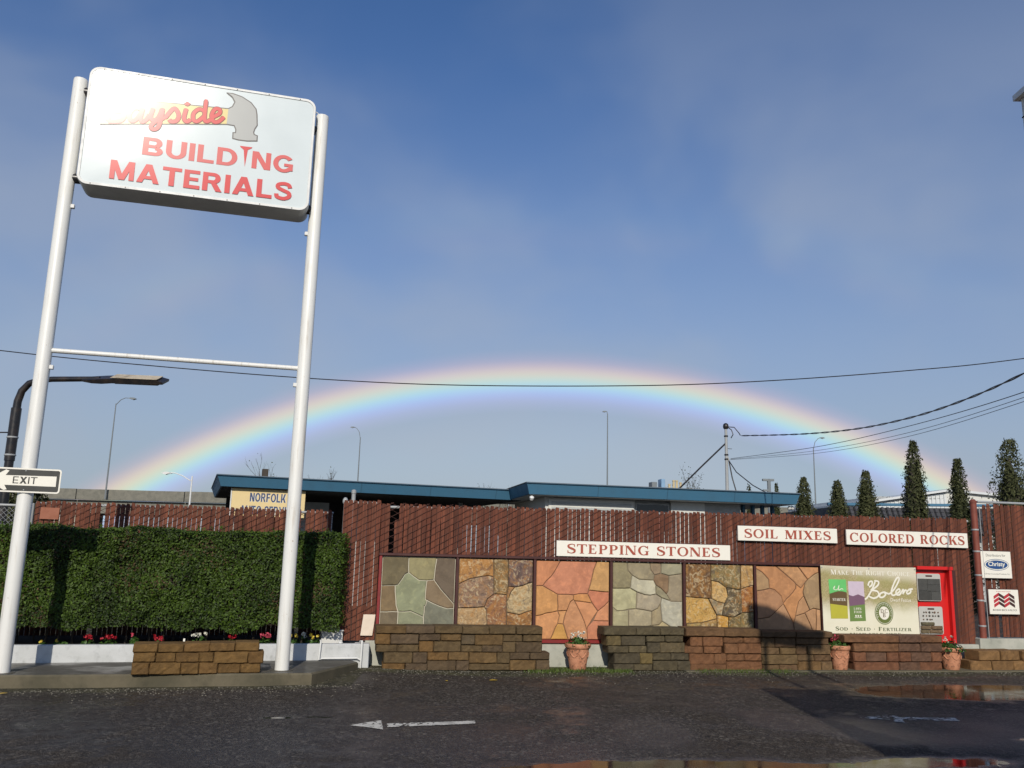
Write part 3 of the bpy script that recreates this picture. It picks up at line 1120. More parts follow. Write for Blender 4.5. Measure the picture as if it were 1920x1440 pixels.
# stone outlines and block sizes, metres
STONES = [
 [
  ((108,98,74), [(0,1.115), (.369,1.115), (.375,.9), (.328,.876), (.233,.731), (.194,.719), (0,.711)]),
  ((142,134,98), [(.369,1.115), (.768,1.115), (.739,.806), (.64,.793), (.522,.798), (.447,.847), (.375,.9)]),
  ((104,91,76), [(.768,1.115), (1.037,1.115), (1.037,.434), (1.037,.472), (.833,.685), (.739,.806)]),
  ((138,142,112), [(.375,.9), (.447,.847), (.522,.798), (.64,.793), (.625,.535), (.652,.52), (.636,.448), (.618,.443), (.61,.291), (.424,.369), (.251,.359), (.221,.445), (.194,.719), (.233,.731), (.328,.876)]),
  ((122,105,82), [(.64,.793), (.739,.806), (.833,.685), (1.037,.472), (1.037,.419), (.943,.41), (.831,.443), (.652,.52), (.625,.535)]),
  ((116,98,72), [(0,.711), (.194,.719), (.221,.445), (.251,.359), (0,.355)]),
  ((110,98,78), [(0,.355), (.251,.359), (.248,.18), (.257,0), (0,0)]),
  ((128,130,104), [(.251,.359), (.424,.369), (.61,.291), (.615,.252), (.615,0), (.257,0), (.248,.18)]),
  ((116,116,100), [(.652,.52), (.831,.443), (.943,.41), (1.037,.419), (1.037,0), (.615,0), (.615,.252), (.61,.291), (.618,.443), (.636,.448)]),
 ],
 [
  ((176,128,74), [(0,1.115), (.503,1.115), (.506,.865), (.432,.878), (.169,.834), (0,.755)]),
  ((150,120,96), [(0,.755), (.169,.834), (.432,.878), (.506,.865), (.517,.626), (.426,.555), (.383,.441), (0,.42)]),
  ((138,112,74), [(.503,1.115), (.716,1.115), (.725,.737), (.705,.613), (.517,.626), (.506,.865)]),
  ((116,92,82), [(.716,1.115), (1.081,1.115), (1.081,.799), (.938,.749), (.82,.724), (.725,.737)]),
  ((186,162,120), [(.82,.724), (.938,.749), (1.081,.799), (1.081,.404), (.9,.34), (.711,.373), (.707,.522), (.767,.661)]),
  ((158,112,76), [(.517,.626), (.705,.613), (.707,.522), (.711,.373), (.709,0), (.443,0), (.415,.395), (.383,.441), (.426,.555)]),
  ((178,146,104), [(0,.42), (.383,.441), (.415,.395), (.443,0), (0,0)]),
  ((150,106,62), [(.711,.373), (.9,.34), (1.081,.404), (1.081,0), (.709,0)]),
  ((170,128,84), [(.725,.737), (.82,.724), (.767,.661), (.707,.522), (.705,.613)]),
 ],
 [
  ((206,138,96), [(0,1.115), (.365,1.115), (.268,.944), (.101,.75), (0,.749)]),
  ((196,130,98), [(.365,1.115), (.917,1.115), (.865,.979), (.795,.701), (.781,.646), (.647,.645), (.562,.626), (.325,.631), (.101,.75), (.268,.944)]),
  ((200,154,98), [(.917,1.115), (1.106,1.115), (1.106,.679), (.795,.701), (.865,.979)]),
  ((206,150,92), [(0,.749), (.101,.75), (.325,.631), (.329,.399), (0,.325)]),
  ((196,140,94), [(.325,.631), (.562,.626), (.563,.564), (.516,.528), (.465,.405), (.329,.399)]),
  ((202,142,86), [(.562,.626), (.647,.645), (.781,.646), (.849,.515), (.582,.543), (.563,.564)]),
  ((196,124,92), [(.795,.701), (1.106,.679), (1.106,.546), (.936,.402), (.849,.515), (.781,.646)]),
  ((204,142,98), [(.582,.543), (.849,.515), (.936,.402), (.785,.181), (.771,.137), (.728,.259), (.65,.416)]),
  ((206,148,104), [(.516,.528), (.563,.564), (.582,.543), (.65,.416), (.728,.259), (.771,.137), (.782,0), (.49,0), (.416,.212), (.429,.3), (.465,.405)]),
  ((208,148,98), [(0,.325), (.329,.399), (.358,.333), (.331,.22), (.228,0), (0,0)]),
  ((202,148,96), [(.329,.399), (.465,.405), (.429,.3), (.416,.212), (.331,.22), (.358,.333)]),
  ((210,158,84), [(.331,.22), (.416,.212), (.49,0), (.228,0)]),
  ((204,140,100), [(.936,.402), (1.106,.546), (1.106,.263), (.87,.269)]),
  ((198,130,96), [(.87,.269), (1.106,.263), (1.106,0), (.782,0), (.771,.137), (.785,.181)]),
 ],
 [
  ((146,136,104), [(0,1.115), (.223,1.115), (.24,.992), (.3,.93), (.274,.74), (0,.732)]),
  ((158,146,118), [(.223,1.115), (.585,1.115), (.593,1.015), (.653,.937), (.636,.862), (.411,.869), (.3,.93), (.24,.992)]),
  ((158,138,112), [(.585,1.115), (.759,1.115), (.758,.964), (.653,.937), (.593,1.015)]),
  ((156,150,124), [(.759,1.115), (1.089,1.115), (1.089,.963), (.88,.934), (.758,.964)]),
  ((142,116,88), [(.653,.937), (.758,.964), (.88,.934), (.883,.879), (.873,.703), (.842,.659), (.756,.741), (.67,.795), (.636,.862)]),
  ((190,184,158), [(.3,.93), (.411,.869), (.636,.862), (.67,.795), (.673,.661), (.583,.643), (.497,.65), (.377,.687), (.274,.74)]),
  ((150,142,114), [(.67,.795), (.756,.741), (.842,.659), (.902,.573), (.859,.577), (.764,.607), (.673,.661)]),
  ((162,148,122), [(.88,.934), (1.089,.963), (1.089,.557), (.911,.557), (.902,.573), (.842,.659), (.873,.703), (.883,.879)]),
  ((186,180,140), [(0,.732), (.274,.74), (.377,.687), (.363,.444), (.07,.409), (0,.463)]),
  ((170,158,134), [(.377,.687), (.497,.65), (.583,.643), (.673,.661), (.764,.607), (.746,.528), (.702,.457), (.607,.408), (.496,.427), (.363,.444)]),
  ((172,164,128), [(0,.463), (.07,.409), (.244,.424), (.244,.172), (.24,0), (0,0)]),
  ((176,164,134), [(.244,.424), (.363,.444), (.496,.427), (.607,.408), (.606,.206), (.443,.181), (.409,0), (.24,0), (.244,.172)]),
  ((156,142,112), [(.607,.408), (.702,.457), (.746,.528), (.753,.418), (.769,.269), (.717,.215), (.606,.206)]),
  ((182,178,158), [(.764,.607), (.859,.577), (.911,.557), (1.089,.557), (1.089,.179), (.924,.178), (.769,.269), (.753,.418), (.746,.528)]),
  ((178,162,122), [(.443,.181), (.606,.206), (.717,.215), (.769,.269), (.924,.178), (1.089,.179), (1.089,0), (.409,0)]),
 ],
 [
  ((126,92,56), [(0,1.115), (.406,1.115), (.41,.878), (.405,.613), (.36,.608), (0,.631)]),
  ((138,120,78), [(.406,1.115), (.887,1.115), (.886,.757), (.831,.749), (.651,.774), (.526,.856), (.41,.878)]),
  ((182,144,88), [(.887,1.115), (1.093,1.115), (1.093,.818), (.886,.757)]),
  ((206,168,104), [(.41,.878), (.526,.856), (.651,.774), (.675,.65), (.618,.54), (.502,.566), (.405,.613)]),
  ((112,98,72), [(.651,.774), (.831,.749), (.886,.757), (.904,.412), (.766,.346), (.676,.345), (.569,.367), (.618,.54), (.675,.65)]),
  ((170,110,56), [(.886,.757), (1.093,.818), (1.093,.421), (.904,.412)]),
  ((198,158,84), [(0,.631), (.36,.608), (.411,.509), (.489,.37), (.488,.312), (.229,.253), (0,.243)]),
  ((168,150,116), [(.36,.608), (.405,.613), (.502,.566), (.618,.54), (.569,.367), (.489,.37), (.411,.509)]),
  ((206,156,70), [(.489,.37), (.569,.367), (.676,.345), (.65,0), (.481,0), (.488,.312)]),
  ((176,150,94), [(0,.243), (.229,.253), (.233,0), (0,0)]),
  ((160,128,74), [(.229,.253), (.488,.312), (.481,0), (.233,0)]),
  ((126,108,68), [(.676,.345), (.766,.346), (.867,.387), (.847,0), (.65,0)]),
  ((134,116,74), [(.867,.387), (.904,.412), (1.093,.421), (1.093,0), (.847,0)]),
 ],
 [
  ((178,144,104), [(0,1.071), (.108,1.016), (.211,.909), (.22,.777), (.135,.752), (0,.733)]),
  ((190,136,92), [(0,1.115), (.335,1.115), (.457,1.023), (.641,.877), (.667,.844), (.655,.777), (.44,.55), (.408,.665), (.304,.755), (.22,.777), (.211,.909), (.108,1.016), (0,1.071)]),
  ((194,146,102), [(.335,1.115), (.709,1.115), (.865,.922), (.812,.863), (.746,.787), (.667,.844), (.641,.877), (.457,1.023)]),
  ((194,142,98), [(.709,1.115), (1.053,1.115), (1.053,1.036), (.973,1), (.865,.922)]),
  ((176,146,108), [(.865,.922), (.973,1), (1.053,1.036), (1.053,.751), (1.053,.468), (.986,.48), (.941,.488), (.877,.462), (.786,.671), (.775,.729), (.812,.863)]),
  ((194,138,90), [(.667,.844), (.746,.787), (.812,.863), (.775,.729), (.786,.671), (.701,.587), (.639,.368), (.599,.257), (.44,.55), (.655,.777)]),
  ((192,146,104), [(.786,.671), (.877,.462), (.793,.415), (.639,.368), (.701,.587)]),
  ((178,132,96), [(0,.733), (.135,.752), (.22,.777), (.304,.755), (.408,.665), (.44,.55), (.329,.45), (.202,.347), (0,.316)]),
  ((186,142,104), [(0,.316), (.202,.347), (.329,.45), (.44,.55), (.599,.257), (.622,0), (0,0)]),
  ((186,144,104), [(.639,.368), (.793,.415), (.884,.227), (.963,0), (.622,0), (.599,.257)]),
  ((190,146,106), [(.793,.415), (.877,.462), (.941,.488), (.986,.48), (.963,0), (.884,.227)]),
  ((190,146,106), [(.986,.48), (1.053,.468), (1.053,0), (.963,0)]),
 ],
]
BLOCKS = {
 1: [
  (-0.136,0.483,0.265,0.580,(108,85,53)), (0.265,0.486,0.650,0.584,(86,73,60)), (0.657,0.489,1.032,0.588,(95,80,56)), (1.039,0.485,1.403,0.584,(95,80,56)),
  (1.411,0.488,1.779,0.588,(95,80,56)), (1.795,0.487,2.160,0.584,(95,80,56)), (-0.136,0.340,0.056,0.482,(116,86,48)), (0.063,0.345,0.441,0.477,(86,73,60)),
  (0.451,0.392,0.734,0.480,(86,73,60)), (0.745,0.391,1.021,0.482,(108,85,53)), (1.033,0.343,1.214,0.477,(92,82,66)), (1.222,0.337,1.602,0.476,(108,85,53)),
  (1.609,0.385,1.880,0.482,(95,80,56)), (1.896,0.387,2.162,0.484,(95,80,56)), (-0.122,0.240,0.155,0.333,(95,80,56)), (0.166,0.241,0.443,0.335,(95,80,56)),
  (0.456,0.242,0.645,0.382,(116,86,48)), (0.652,0.243,1.022,0.383,(95,80,56)), (1.034,0.245,1.315,0.329,(95,80,56)), (1.322,0.246,1.598,0.334,(84,71,56)),
  (1.605,0.240,1.785,0.378,(95,80,56)), (1.793,0.241,2.164,0.380,(84,71,56)), (-0.016,0.096,0.367,0.234,(95,80,56)), (0.377,0.097,0.564,0.235,(86,73,60)),
  (0.578,0.135,0.851,0.236,(116,86,48)), (0.858,0.136,1.137,0.237,(108,85,53)), (1.148,0.098,1.527,0.238,(108,85,53)), (1.534,0.098,1.706,0.239,(95,80,56)),
  (1.713,0.148,1.985,0.237,(84,71,56)), (2.000,0.149,2.274,0.238,(84,71,56)), (-0.024,0.000,0.268,0.089,(116,86,48)), (0.282,0.000,0.570,0.090,(86,73,60)),
  (0.576,0.000,0.961,0.132,(84,71,56)), (0.969,0.000,1.145,0.132,(86,73,60)), (1.153,0.004,1.710,0.091,(95,80,56)), (1.716,0.004,2.078,0.138,(108,85,53)),
  (2.086,0.004,2.276,0.138,(84,71,56)),
 ],
 2: [
  (3.061,0.486,3.532,0.589,(84,76,58)), (3.536,0.489,3.890,0.592,(84,76,58)), (3.898,0.492,4.255,0.588,(84,76,58)), (3.105,0.340,3.314,0.478,(104,90,58)),
  (3.322,0.341,3.680,0.480,(72,66,54)), (3.700,0.394,3.970,0.479,(84,76,58)), (3.982,0.396,4.246,0.481,(84,76,58)), (3.125,0.242,3.417,0.333,(84,76,58)),
  (3.433,0.243,3.699,0.334,(98,88,66)), (3.711,0.244,3.900,0.383,(72,66,54)), (3.904,0.245,4.276,0.385,(98,86,64)), (3.216,0.094,3.599,0.235,(72,66,54)),
  (3.603,0.094,3.783,0.236,(122,104,62)), (3.791,0.142,4.056,0.237,(84,76,58)), (4.068,0.143,4.336,0.238,(72,66,54)), (3.216,0.000,3.504,0.087,(72,66,54)),
  (3.512,0.000,3.782,0.087,(84,76,58)), (3.790,0.000,4.152,0.131,(84,76,58)), (4.160,0.000,4.354,0.132,(72,66,54)),
 ],
 3: [
  (4.288,0.481,4.873,0.593,(104,80,56)), (4.881,0.478,5.451,0.583,(100,78,54)), (5.459,0.474,6.005,0.557,(92,74,54)), (6.013,0.470,6.603,0.555,(92,74,54)),
  (4.367,0.339,4.544,0.472,(124,84,58)), (4.556,0.340,4.862,0.474,(124,84,58)), (4.887,0.383,5.179,0.469,(113,78,54)), (5.196,0.385,5.465,0.471,(113,78,54)),
  (4.276,0.239,4.554,0.331,(113,78,54)), (4.570,0.240,4.838,0.333,(124,84,58)), (4.892,0.237,5.092,0.375,(113,78,54)), (5.100,0.238,5.461,0.377,(124,84,58)),
  (4.347,0.088,4.724,0.232,(124,84,58)), (4.732,0.089,4.910,0.233,(113,78,54)), (4.918,0.137,5.189,0.226,(113,78,54)), (5.197,0.138,5.461,0.227,(124,84,58)),
  (4.362,0.000,4.903,0.085,(113,78,54)), (4.911,0.000,5.470,0.126,(124,84,58)), (5.472,0.330,5.676,0.465,(98,82,58)), (5.684,0.331,6.013,0.467,(92,74,54)),
  (6.027,0.371,6.546,0.466,(92,74,54)), (5.468,0.228,5.748,0.322,(98,82,58)), (5.765,0.229,6.008,0.324,(106,90,60)), (6.030,0.230,6.193,0.363,(92,74,54)),
  (6.211,0.231,6.570,0.364,(98,82,58)), (5.473,0.090,6.033,0.221,(104,90,62)), (6.042,0.136,6.305,0.223,(98,82,58)), (6.318,0.136,6.586,0.223,(92,74,54)),
  (5.486,0.000,5.739,0.082,(98,82,58)), (5.752,0.000,6.028,0.082,(92,74,54)), (6.042,0.000,6.407,0.128,(116,92,58)), (6.415,0.000,6.589,0.129,(98,82,58)),
 ],
 4: [
  (6.793,0.407,7.697,0.508,(116,84,58)), (7.705,0.411,8.082,0.509,(94,74,62)), (8.091,0.413,8.439,0.508,(116,84,58)), (6.953,0.273,7.702,0.392,(116,84,58)),
  (7.711,0.275,8.073,0.395,(94,74,62)), (8.082,0.276,8.448,0.398,(94,74,62)), (6.954,0.130,7.157,0.260,(118,78,56)), (7.170,0.130,7.504,0.261,(94,74,62)),
  (7.513,0.131,7.697,0.262,(118,78,56)), (7.715,0.131,7.900,0.263,(118,78,56)), (7.913,0.132,8.254,0.264,(94,74,62)), (8.268,0.132,8.437,0.265,(118,78,56)),
  (6.964,0.000,7.691,0.119,(118,78,56)), (7.709,0.000,8.052,0.120,(94,74,62)), (8.061,0.000,8.425,0.120,(118,78,56)),
 ],
 5: [
  (9.087,0.150,9.473,0.292,(124,95,62)), (9.492,0.151,9.848,0.294,(124,95,62)), (9.862,0.143,10.265,0.287,(124,95,62)), (8.925,0.000,9.289,0.141,(124,95,62)),
  (9.308,0.000,9.666,0.142,(124,95,62)), (9.685,0.000,10.057,0.143,(124,95,62)),
 ],
}
PLANTER_BLOCKS = [
 (-0.018,0.243,0.239,0.333),
 (0.248,0.240,0.519,0.331),
 (0.524,0.241,0.799,0.335),
 (0.807,0.247,1.076,0.339),
 (1.087,0.247,1.351,0.344),
 (-0.008,0.136,0.221,0.235),
 (0.233,0.133,0.440,0.232),
 (0.448,0.130,0.695,0.230),
 (0.701,0.130,0.852,0.234),
 (0.859,0.112,1.234,0.237),
 (1.243,0.108,1.406,0.238),
 (-0.012,0.000,0.169,0.128),
 (0.177,0.000,0.505,0.125),
 (0.511,0.000,0.698,0.121),
 (0.706,0.000,0.904,0.121),
 (0.913,0.000,1.158,0.104),
 (1.164,0.002,1.382,0.103),
]


# ------------------------------------------------------------------ stone panels
def poly_inset(poly, d):
    n = len(poly)
    A = sum(poly[i][0] * poly[(i + 1) % n][1] - poly[(i + 1) % n][0] * poly[i][1] for i in range(n))
    P = [Vector(p) for p in (poly if A > 0 else poly[::-1])]
    out = []
    for i in range(n):
        a, b, c = P[i - 1], P[i], P[(i + 1) % n]
        e0, e1 = (b - a), (c - b)
        if e0.length < 1e-6 or e1.length < 1e-6:
            out.append(b.copy())
            continue
        e0.normalize(); e1.normalize()
        n0, n1 = Vector((-e0.y, e0.x)), Vector((-e1.y, e1.x))
        bis = n0 + n1
        if bis.length < 1e-3:
            bis = n0.copy()
        bis.normalize()
        k = d / max(0.45, bis.dot(n0))
        out.append(b + bis * k)
    return out


def stone_mesh(poly, thick, seed, joint=0.004, rough=0.0):
    rr = random.Random(seed)
    q = []
    n = len(poly)
    for i in range(n):
        a, b = Vector(poly[i]), Vector(poly[(i + 1) % n])
        if (b - a).length < 0.012:
            continue
        k = max(1, int((b - a).length / 0.075))
        perp = Vector((-(b - a).y, (b - a).x)).normalized()
        # wobble depends on the edge, so neighbours share it
        for j in range(k):
            p = a + (b - a) * (j / k)
            if j and not (abs(a.x - b.x) < 1e-4 or abs(a.y - b.y) < 1e-4):
                h = math.sin(p.x * 91.7 + p.y * 57.3) * 0.0045
                p = p + Vector((h, -h))
            q.append((p.x, p.y))
    r0 = poly_inset(q, joint)
    r1 = poly_inset(q, joint + 0.001)
    r2 = poly_inset(q, joint + 0.008)
    n = len(r0)
    tx, tz = rr.uniform(-0.006, 0.006), rr.uniform(-0.006, 0.006)
    cx = sum(p.x for p in r0) / n
    cz = sum(p.y for p in r0) / n
    f = lambda p: -thick + tx * (p.x - cx) + tz * (p.y - cz)
    vs = [(p.x, 0.0, p.y) for p in r0] + [(p.x, f(p) + 0.006, p.y) for p in r1] + [(p.x, f(p), p.y) for p in r2]
    fs = [tuple(range(2 * n, 3 * n))]
    for i in range(n):
        j = (i + 1) % n
        fs += [(i, j, j + n, i + n), (i + n, j + n, j + 2 * n, i + 2 * n)]
    if not rough:
        return MB().add(vs, fs).mesh('stone', M['stone'])
    bm = bmesh.new()
    vv = [bm.verts.new(p) for p in vs]
    bm.verts.index_update()
    for f_ in fs:
        try:
            bm.faces.new([vv[i] for i in f_])
        except ValueError:
            pass
    ring = set(range(3 * n))
    ff = [f_ for f_ in bm.faces if len(f_.verts) > 4 or all(w.index >= 2 * n for w in f_.verts)]
    bmesh.ops.triangulate(bm, faces=ff)
    for _ in range(4):
        le = [e for e in bm.edges if e.calc_length() > 0.06 and all(w.index >= 2 * n or w.index < 0 for w in e.verts) and not (e.is_boundary)]
        le = [e for e in le if not (e.verts[0].index in ring and e.verts[1].index in ring and len([1 for f_ in e.link_faces if any(w.index in ring and w.index < 2 * n for w in f_.verts)]))]
        if not le:
            break
        bmesh.ops.subdivide_edges(bm, edges=le, cuts=1)
        bmesh.ops.triangulate(bm, faces=[f_ for f_ in bm.faces if len(f_.verts) > 4])
        for w in bm.verts:
            if w.index >= 3 * n:
                w.index = -1
    for w in bm.verts:
        if w.index not in ring:
            w.co.y += (float(vnoise(w.co.x + seed, w.co.z, 0.07, 77)) - 0.62) * rough + (float(vnoise(w.co.x + seed, w.co.z, 0.16, 78)) - 0.5) * rough
    me = bpy.data.meshes.new('stone')
    bm.verts.index_update()
    bmesh.ops.recalc_face_normals(bm, faces=list(bm.faces))
    bm.to_mesh(me)
    bm.free()
    me.materials.append(M['stone'])
    return me


t = NT('split_ledge_rock')
v = t.coord()
oi = t.n('ShaderNodeObjectInfo')
cm = t.n('ShaderNodeCombineXYZ')
for i in range(3):
    t.t.links.new(t.math('MULTIPLY', oi.outputs['Random'], 29.0 * (i + 1)), cm.inputs[i])
rv = t.n('ShaderNodeVectorMath', operation='ADD')
t.t.links.new(v, rv.inputs[0]); t.t.links.new(cm.outputs[0], rv.inputs[1])
a = t.noise(rv.outputs[0], 5.0, 6, 0.60, 2.6)
b = t.noise(rv.outputs[0], 12, 6, 0.62, 1.8)
d = t.noise(rv.outputs[0], 60, 4, 0.65)
base = oi.outputs['Color']
col = t.mix(t.rng(a, 0.50, 0.62, 0, 0.9), base, t.mix(0.55, base, (0.42, 0.20, 0.055)))
col = t.mix(t.rng(a, 0.36, 0.48, 0.9, 0), col, t.mix(0.6, base, (0.095, 0.075, 0.075)))
col = t.mix(t.rng(b, 0.52, 0.62, 0, 0.95), col, t.mix(0.6, base, (0.55, 0.44, 0.27)))
col = t.mix(t.rng(b, 0.34, 0.45, 0.85, 0), col, t.mix(0.5, base, (0.05, 0.035, 0.025)))
col = t.mix(t.rng(d, 0.55, 0.75, 0, 0.30), col, t.mix(1.0, base, (0.45, 0.42, 0.4), 'MULTIPLY'))
t.set(color=col, rough=0.88, spec=0.25)
t.bump(t.math('ADD', b, t.math('MULTIPLY', d, 0.35)), 0.9, 0.02)
M['ledge'] = t.m

STILE = [-0.105, 0.988, 2.125, 3.287, 4.432, 5.581, 6.690]
PANEL_LABEL = ['stone sample panel of large grey-green slate flags with pale joints, leftmost of six',
               'stone sample panel of rough rusty, gold and purple ledge rock',
               'stone sample panel of salmon pink sandstone flags above the first flower pot',
               'stone sample panel of pale grey and white quartzite flags under the STEPPING STONES sign',
               'stone sample panel of mixed brown stones with yellow blocks',
               'stone sample panel of peach sandstone flags with a curved shadow, beside the banner']
GROUT = [(0.52, 0.48, 0.38), (0.14, 0.105, 0.07), (0.19, 0.115, 0.07), (0.24, 0.20, 0.14), (0.13, 0.10, 0.065), (0.14, 0.085, 0.055)]
for i, L in enumerate(STONES):
    x0 = STILE[i] + 0.028
    w = STILE[i + 1] - STILE[i] - 0.056
    smat = M['ledge'] if i in (1, 4) else M['stone']
    p = thing('stone_panel', PANEL_LABEL[i], 'stone panel', to_world(W_O, W_A, x0, 0.0, 0.385), W_A, 'stone sample panels along the fence')
    MB().cbox(-0.004, 0.0, -0.004, w + 0.004, 0.018, 1.119, 0.002).build('backing_board', paint('grout', GROUT[i], 0.9, 0.3), p)
    for j, (c, poly) in enumerate(L):
        me = stone_mesh(poly, random.uniform(0.012, 0.028) + (0.016 if i in (1, 4) else 0) * random.random(), i * 50 + j, 0.0065 if i == 0 else 0.0045, (0.0, 0.020, 0.0, 0.010, 0.018, 0.0)[i])
        me.materials[0] = smat
        k = random.uniform(0.93, 1.07)
        lc = lin(c, 0.92 if i else 1.12)
        g_ = sum(lc) / 3
        obj('stone', me, p, tuple((v * 0.94 + g_ * 0.06) * k for v in lc))
fr = thing('panel_frame', 'dark red timber frame holding the row of six stone panels', 'frame', to_world(W_O, W_A, 0, 0), W_A)
for i, x in enumerate(STILE):
    b = 0.36 if i else 0.33
    MB().cbox(x - 0.020, -0.046, b, x + 0.020, 0.03, 1.512, 0.004).build('stile', M['frame_red2'] if i == 0 else M['frame_red'], fr)
MB().cbox(STILE[0] - 0.03, -0.058, 1.514, STILE[-1] + 0.03, 0.03, 1.552, 0.005).build('top_rail', M['frame_red'], fr)
for i in range(6):
    MB().cbox(STILE[i] + 0.026, -0.044, 0.334, STILE[i + 1] - 0.026, 0.03, 0.380, 0.004).build('bottom_rail', M['frame_red2'], fr)

# ------------------------------------------------------------------ block walls


def block_mesh(w, d, h, seed):
    """tumbled retaining-wall block, rough split front (towards -y)"""
    rr = random.Random(seed)
    nx_, nz_ = max(3, min(8, int(w / 0.05) + 1)), 3 if h > 0.11 else 2
    b = 0.011
    xs = [0, b] + [b + (w - 2 * b) * k / nx_ for k in range(1, nx_)] + [w - b, w]
    zs = [0, b] + [b + (h - 2 * b) * k / nz_ for k in range(1, nz_)] + [h - b, h]
    vs = []
    for j, z in enumerate(zs):
        for i, x in enumerate(xs):
            ex = i in (0, len(xs) - 1)
            ez = j in (0, len(zs) - 1)
            y = -rr.uniform(0.0, 0.010)
            if ex or ez:
                y = 0.012 + rr.uniform(-0.003, 0.006)
            if ex and ez:
                y = 0.026
            jx = rr.uniform(-0.004, 0.004)
            jz = rr.uniform(-0.003, 0.003)
            vs.append((x + jx, y, z + jz))
    m_, n_ = len(xs), len(zs)
    fs = []
    for j in range(n_ - 1):
        for i in range(m_ - 1):
            fs.append((j * m_ + i, j * m_ + i + 1, (j + 1) * m_ + i + 1, (j + 1) * m_ + i))
    base = len(vs)
    for x, z in ((0, 0), (w, 0), (w, h), (0, h)):
        vs.append((x, d, z))
    bot = [i for i in range(m_)]
    top = [(n_ - 1) * m_ + i for i in range(m_)]
    lef = [j * m_ for j in range(n_)]
    rig = [j * m_ + m_ - 1 for j in range(n_)]
    fs.append(tuple(bot + [base + 1, base]))
    fs.append(tuple(top + [base + 2, base + 3]))
    fs.append(tuple(lef + [base + 3, base]))
    fs.append(tuple(rig + [base + 2, base + 1]))
    fs.append((base, base + 1, base + 2, base + 3))
    return MB().add(vs, fs).mesh('block', M['block'])


WALL_LABEL = {1: 'long low wall of stacked brown and tan concrete blocks under the two leftmost stone panels',
              2: 'dark grey-brown stacked block wall just right of the first flower pot',
              3: 'stacked block wall with reddish left half and shaded olive brown right half',
              4: 'short red-brown stacked block wall under the banner, between the two right flower pots',
              5: 'low two-course tan block wall right of the last flower pot'}
for k, L in BLOCKS.items():
    s0 = min(b[0] for b in L)
    p = thing('block_wall', WALL_LABEL[k], 'block wall', to_world(W_O, W_A, s0, -0.40, 0.0), W_A, 'stacked display block walls')
    ztop = max(b[3] for b in L)
    mean = [sum(lin(b[4], 1.0)[q] for b in L) / len(L) for q in range(3)]
    for j, (a, z0, b, z1, c) in enumerate(L):
        cap = z1 > ztop - 0.06 and k != 5
        dep = 0.33 if cap else random.uniform(0.27, 0.31)
        me = block_mesh(b - a + 0.006, dep, z1 - z0 + 0.004, k * 100 + j)
        kk = random.uniform(0.90, 1.10)
        o = obj('block', me, p, tuple((v * 0.62 + q * 0.38) * kk for v, q in zip(lin(c, 0.98), mean)), (a - s0, (-0.03 if cap else random.uniform(-0.012, 0.012)), z0))
        if k == 5 and z0 > 0.1:
            o.rotation_euler.z = R(random.uniform(4, 9))
p = thing('block_wall', 'short three-course brown block wall on the island between the sign posts', 'block wall', (-4.18, 10.105, 0.14), R(17.8), 'stacked display block walls')
for j, (a, z0, b, z1) in enumerate(PLANTER_BLOCKS):
    me = block_mesh(b - a + 0.006, 0.28, z1 - z0 + 0.003, 900 + j)
    kk = random.uniform(0.88, 1.12)
    obj('block', me, p, tuple(v * kk for v in lin(random.choice([(110, 85, 50), (104, 80, 48), (114, 87, 52)]), 0.95)), (a, random.uniform(-0.01, 0.01), z0))

# ------------------------------------------------------------------ slat fences
SLATS = []
for k, wd in enumerate(((0.0630, 0.0635, 0.8), (0.0610, 0.0640, 0.80), (0.0590, 0.0650, 0.86), (0.0575, 0.0650, 0.885), (0.0600, 0.0605, 0.8), (0.0570, 0.0585, 0.9))):
    mb = MB()
    # slat of unit height with clipped top; lower part may be planed narrower
    lo, hi, zn = wd
    zl = [0, 0.4, zn - 0.004, zn, 0.95, 0.978, 1.0]
    n = 6
    vs, fs = [], []
    for j in range(n + 1):
        z = zl[j]
        h_ = (lo if j < 3 else hi) / 2
        bow = 0.001 * math.sin(3 * z + k * 2)
        vs += [(-h_ + bow, -0.004, z), (h_ + bow, -0.004, z), (h_ + bow, 0.005, z), (-h_ + bow, 0.005, z)]
    vs[-4] = (vs[-4][0] + 0.012, vs[-4][1], 1.0); vs[-3] = (vs[-3][0] - 0.008, vs[-3][1], 0.996)
    vs[-2] = (vs[-2][0] - 0.008, vs[-2][1], 0.996); vs[-1] = (vs[-1][0] + 0.012, vs[-1][1], 1.0)
    for j in range(n):
        a = j * 4
        for q in range(4):
            fs.append((a + q, a + (q + 1) % 4, a + 4 + (q + 1) % 4, a + 4 + q))
    fs += [(3, 2, 1, 0), (n * 4, n * 4 + 1, n * 4 + 2, n * 4 + 3)]
    SLATS.append(mb.add(vs, fs).mesh('slat', M['slat']))


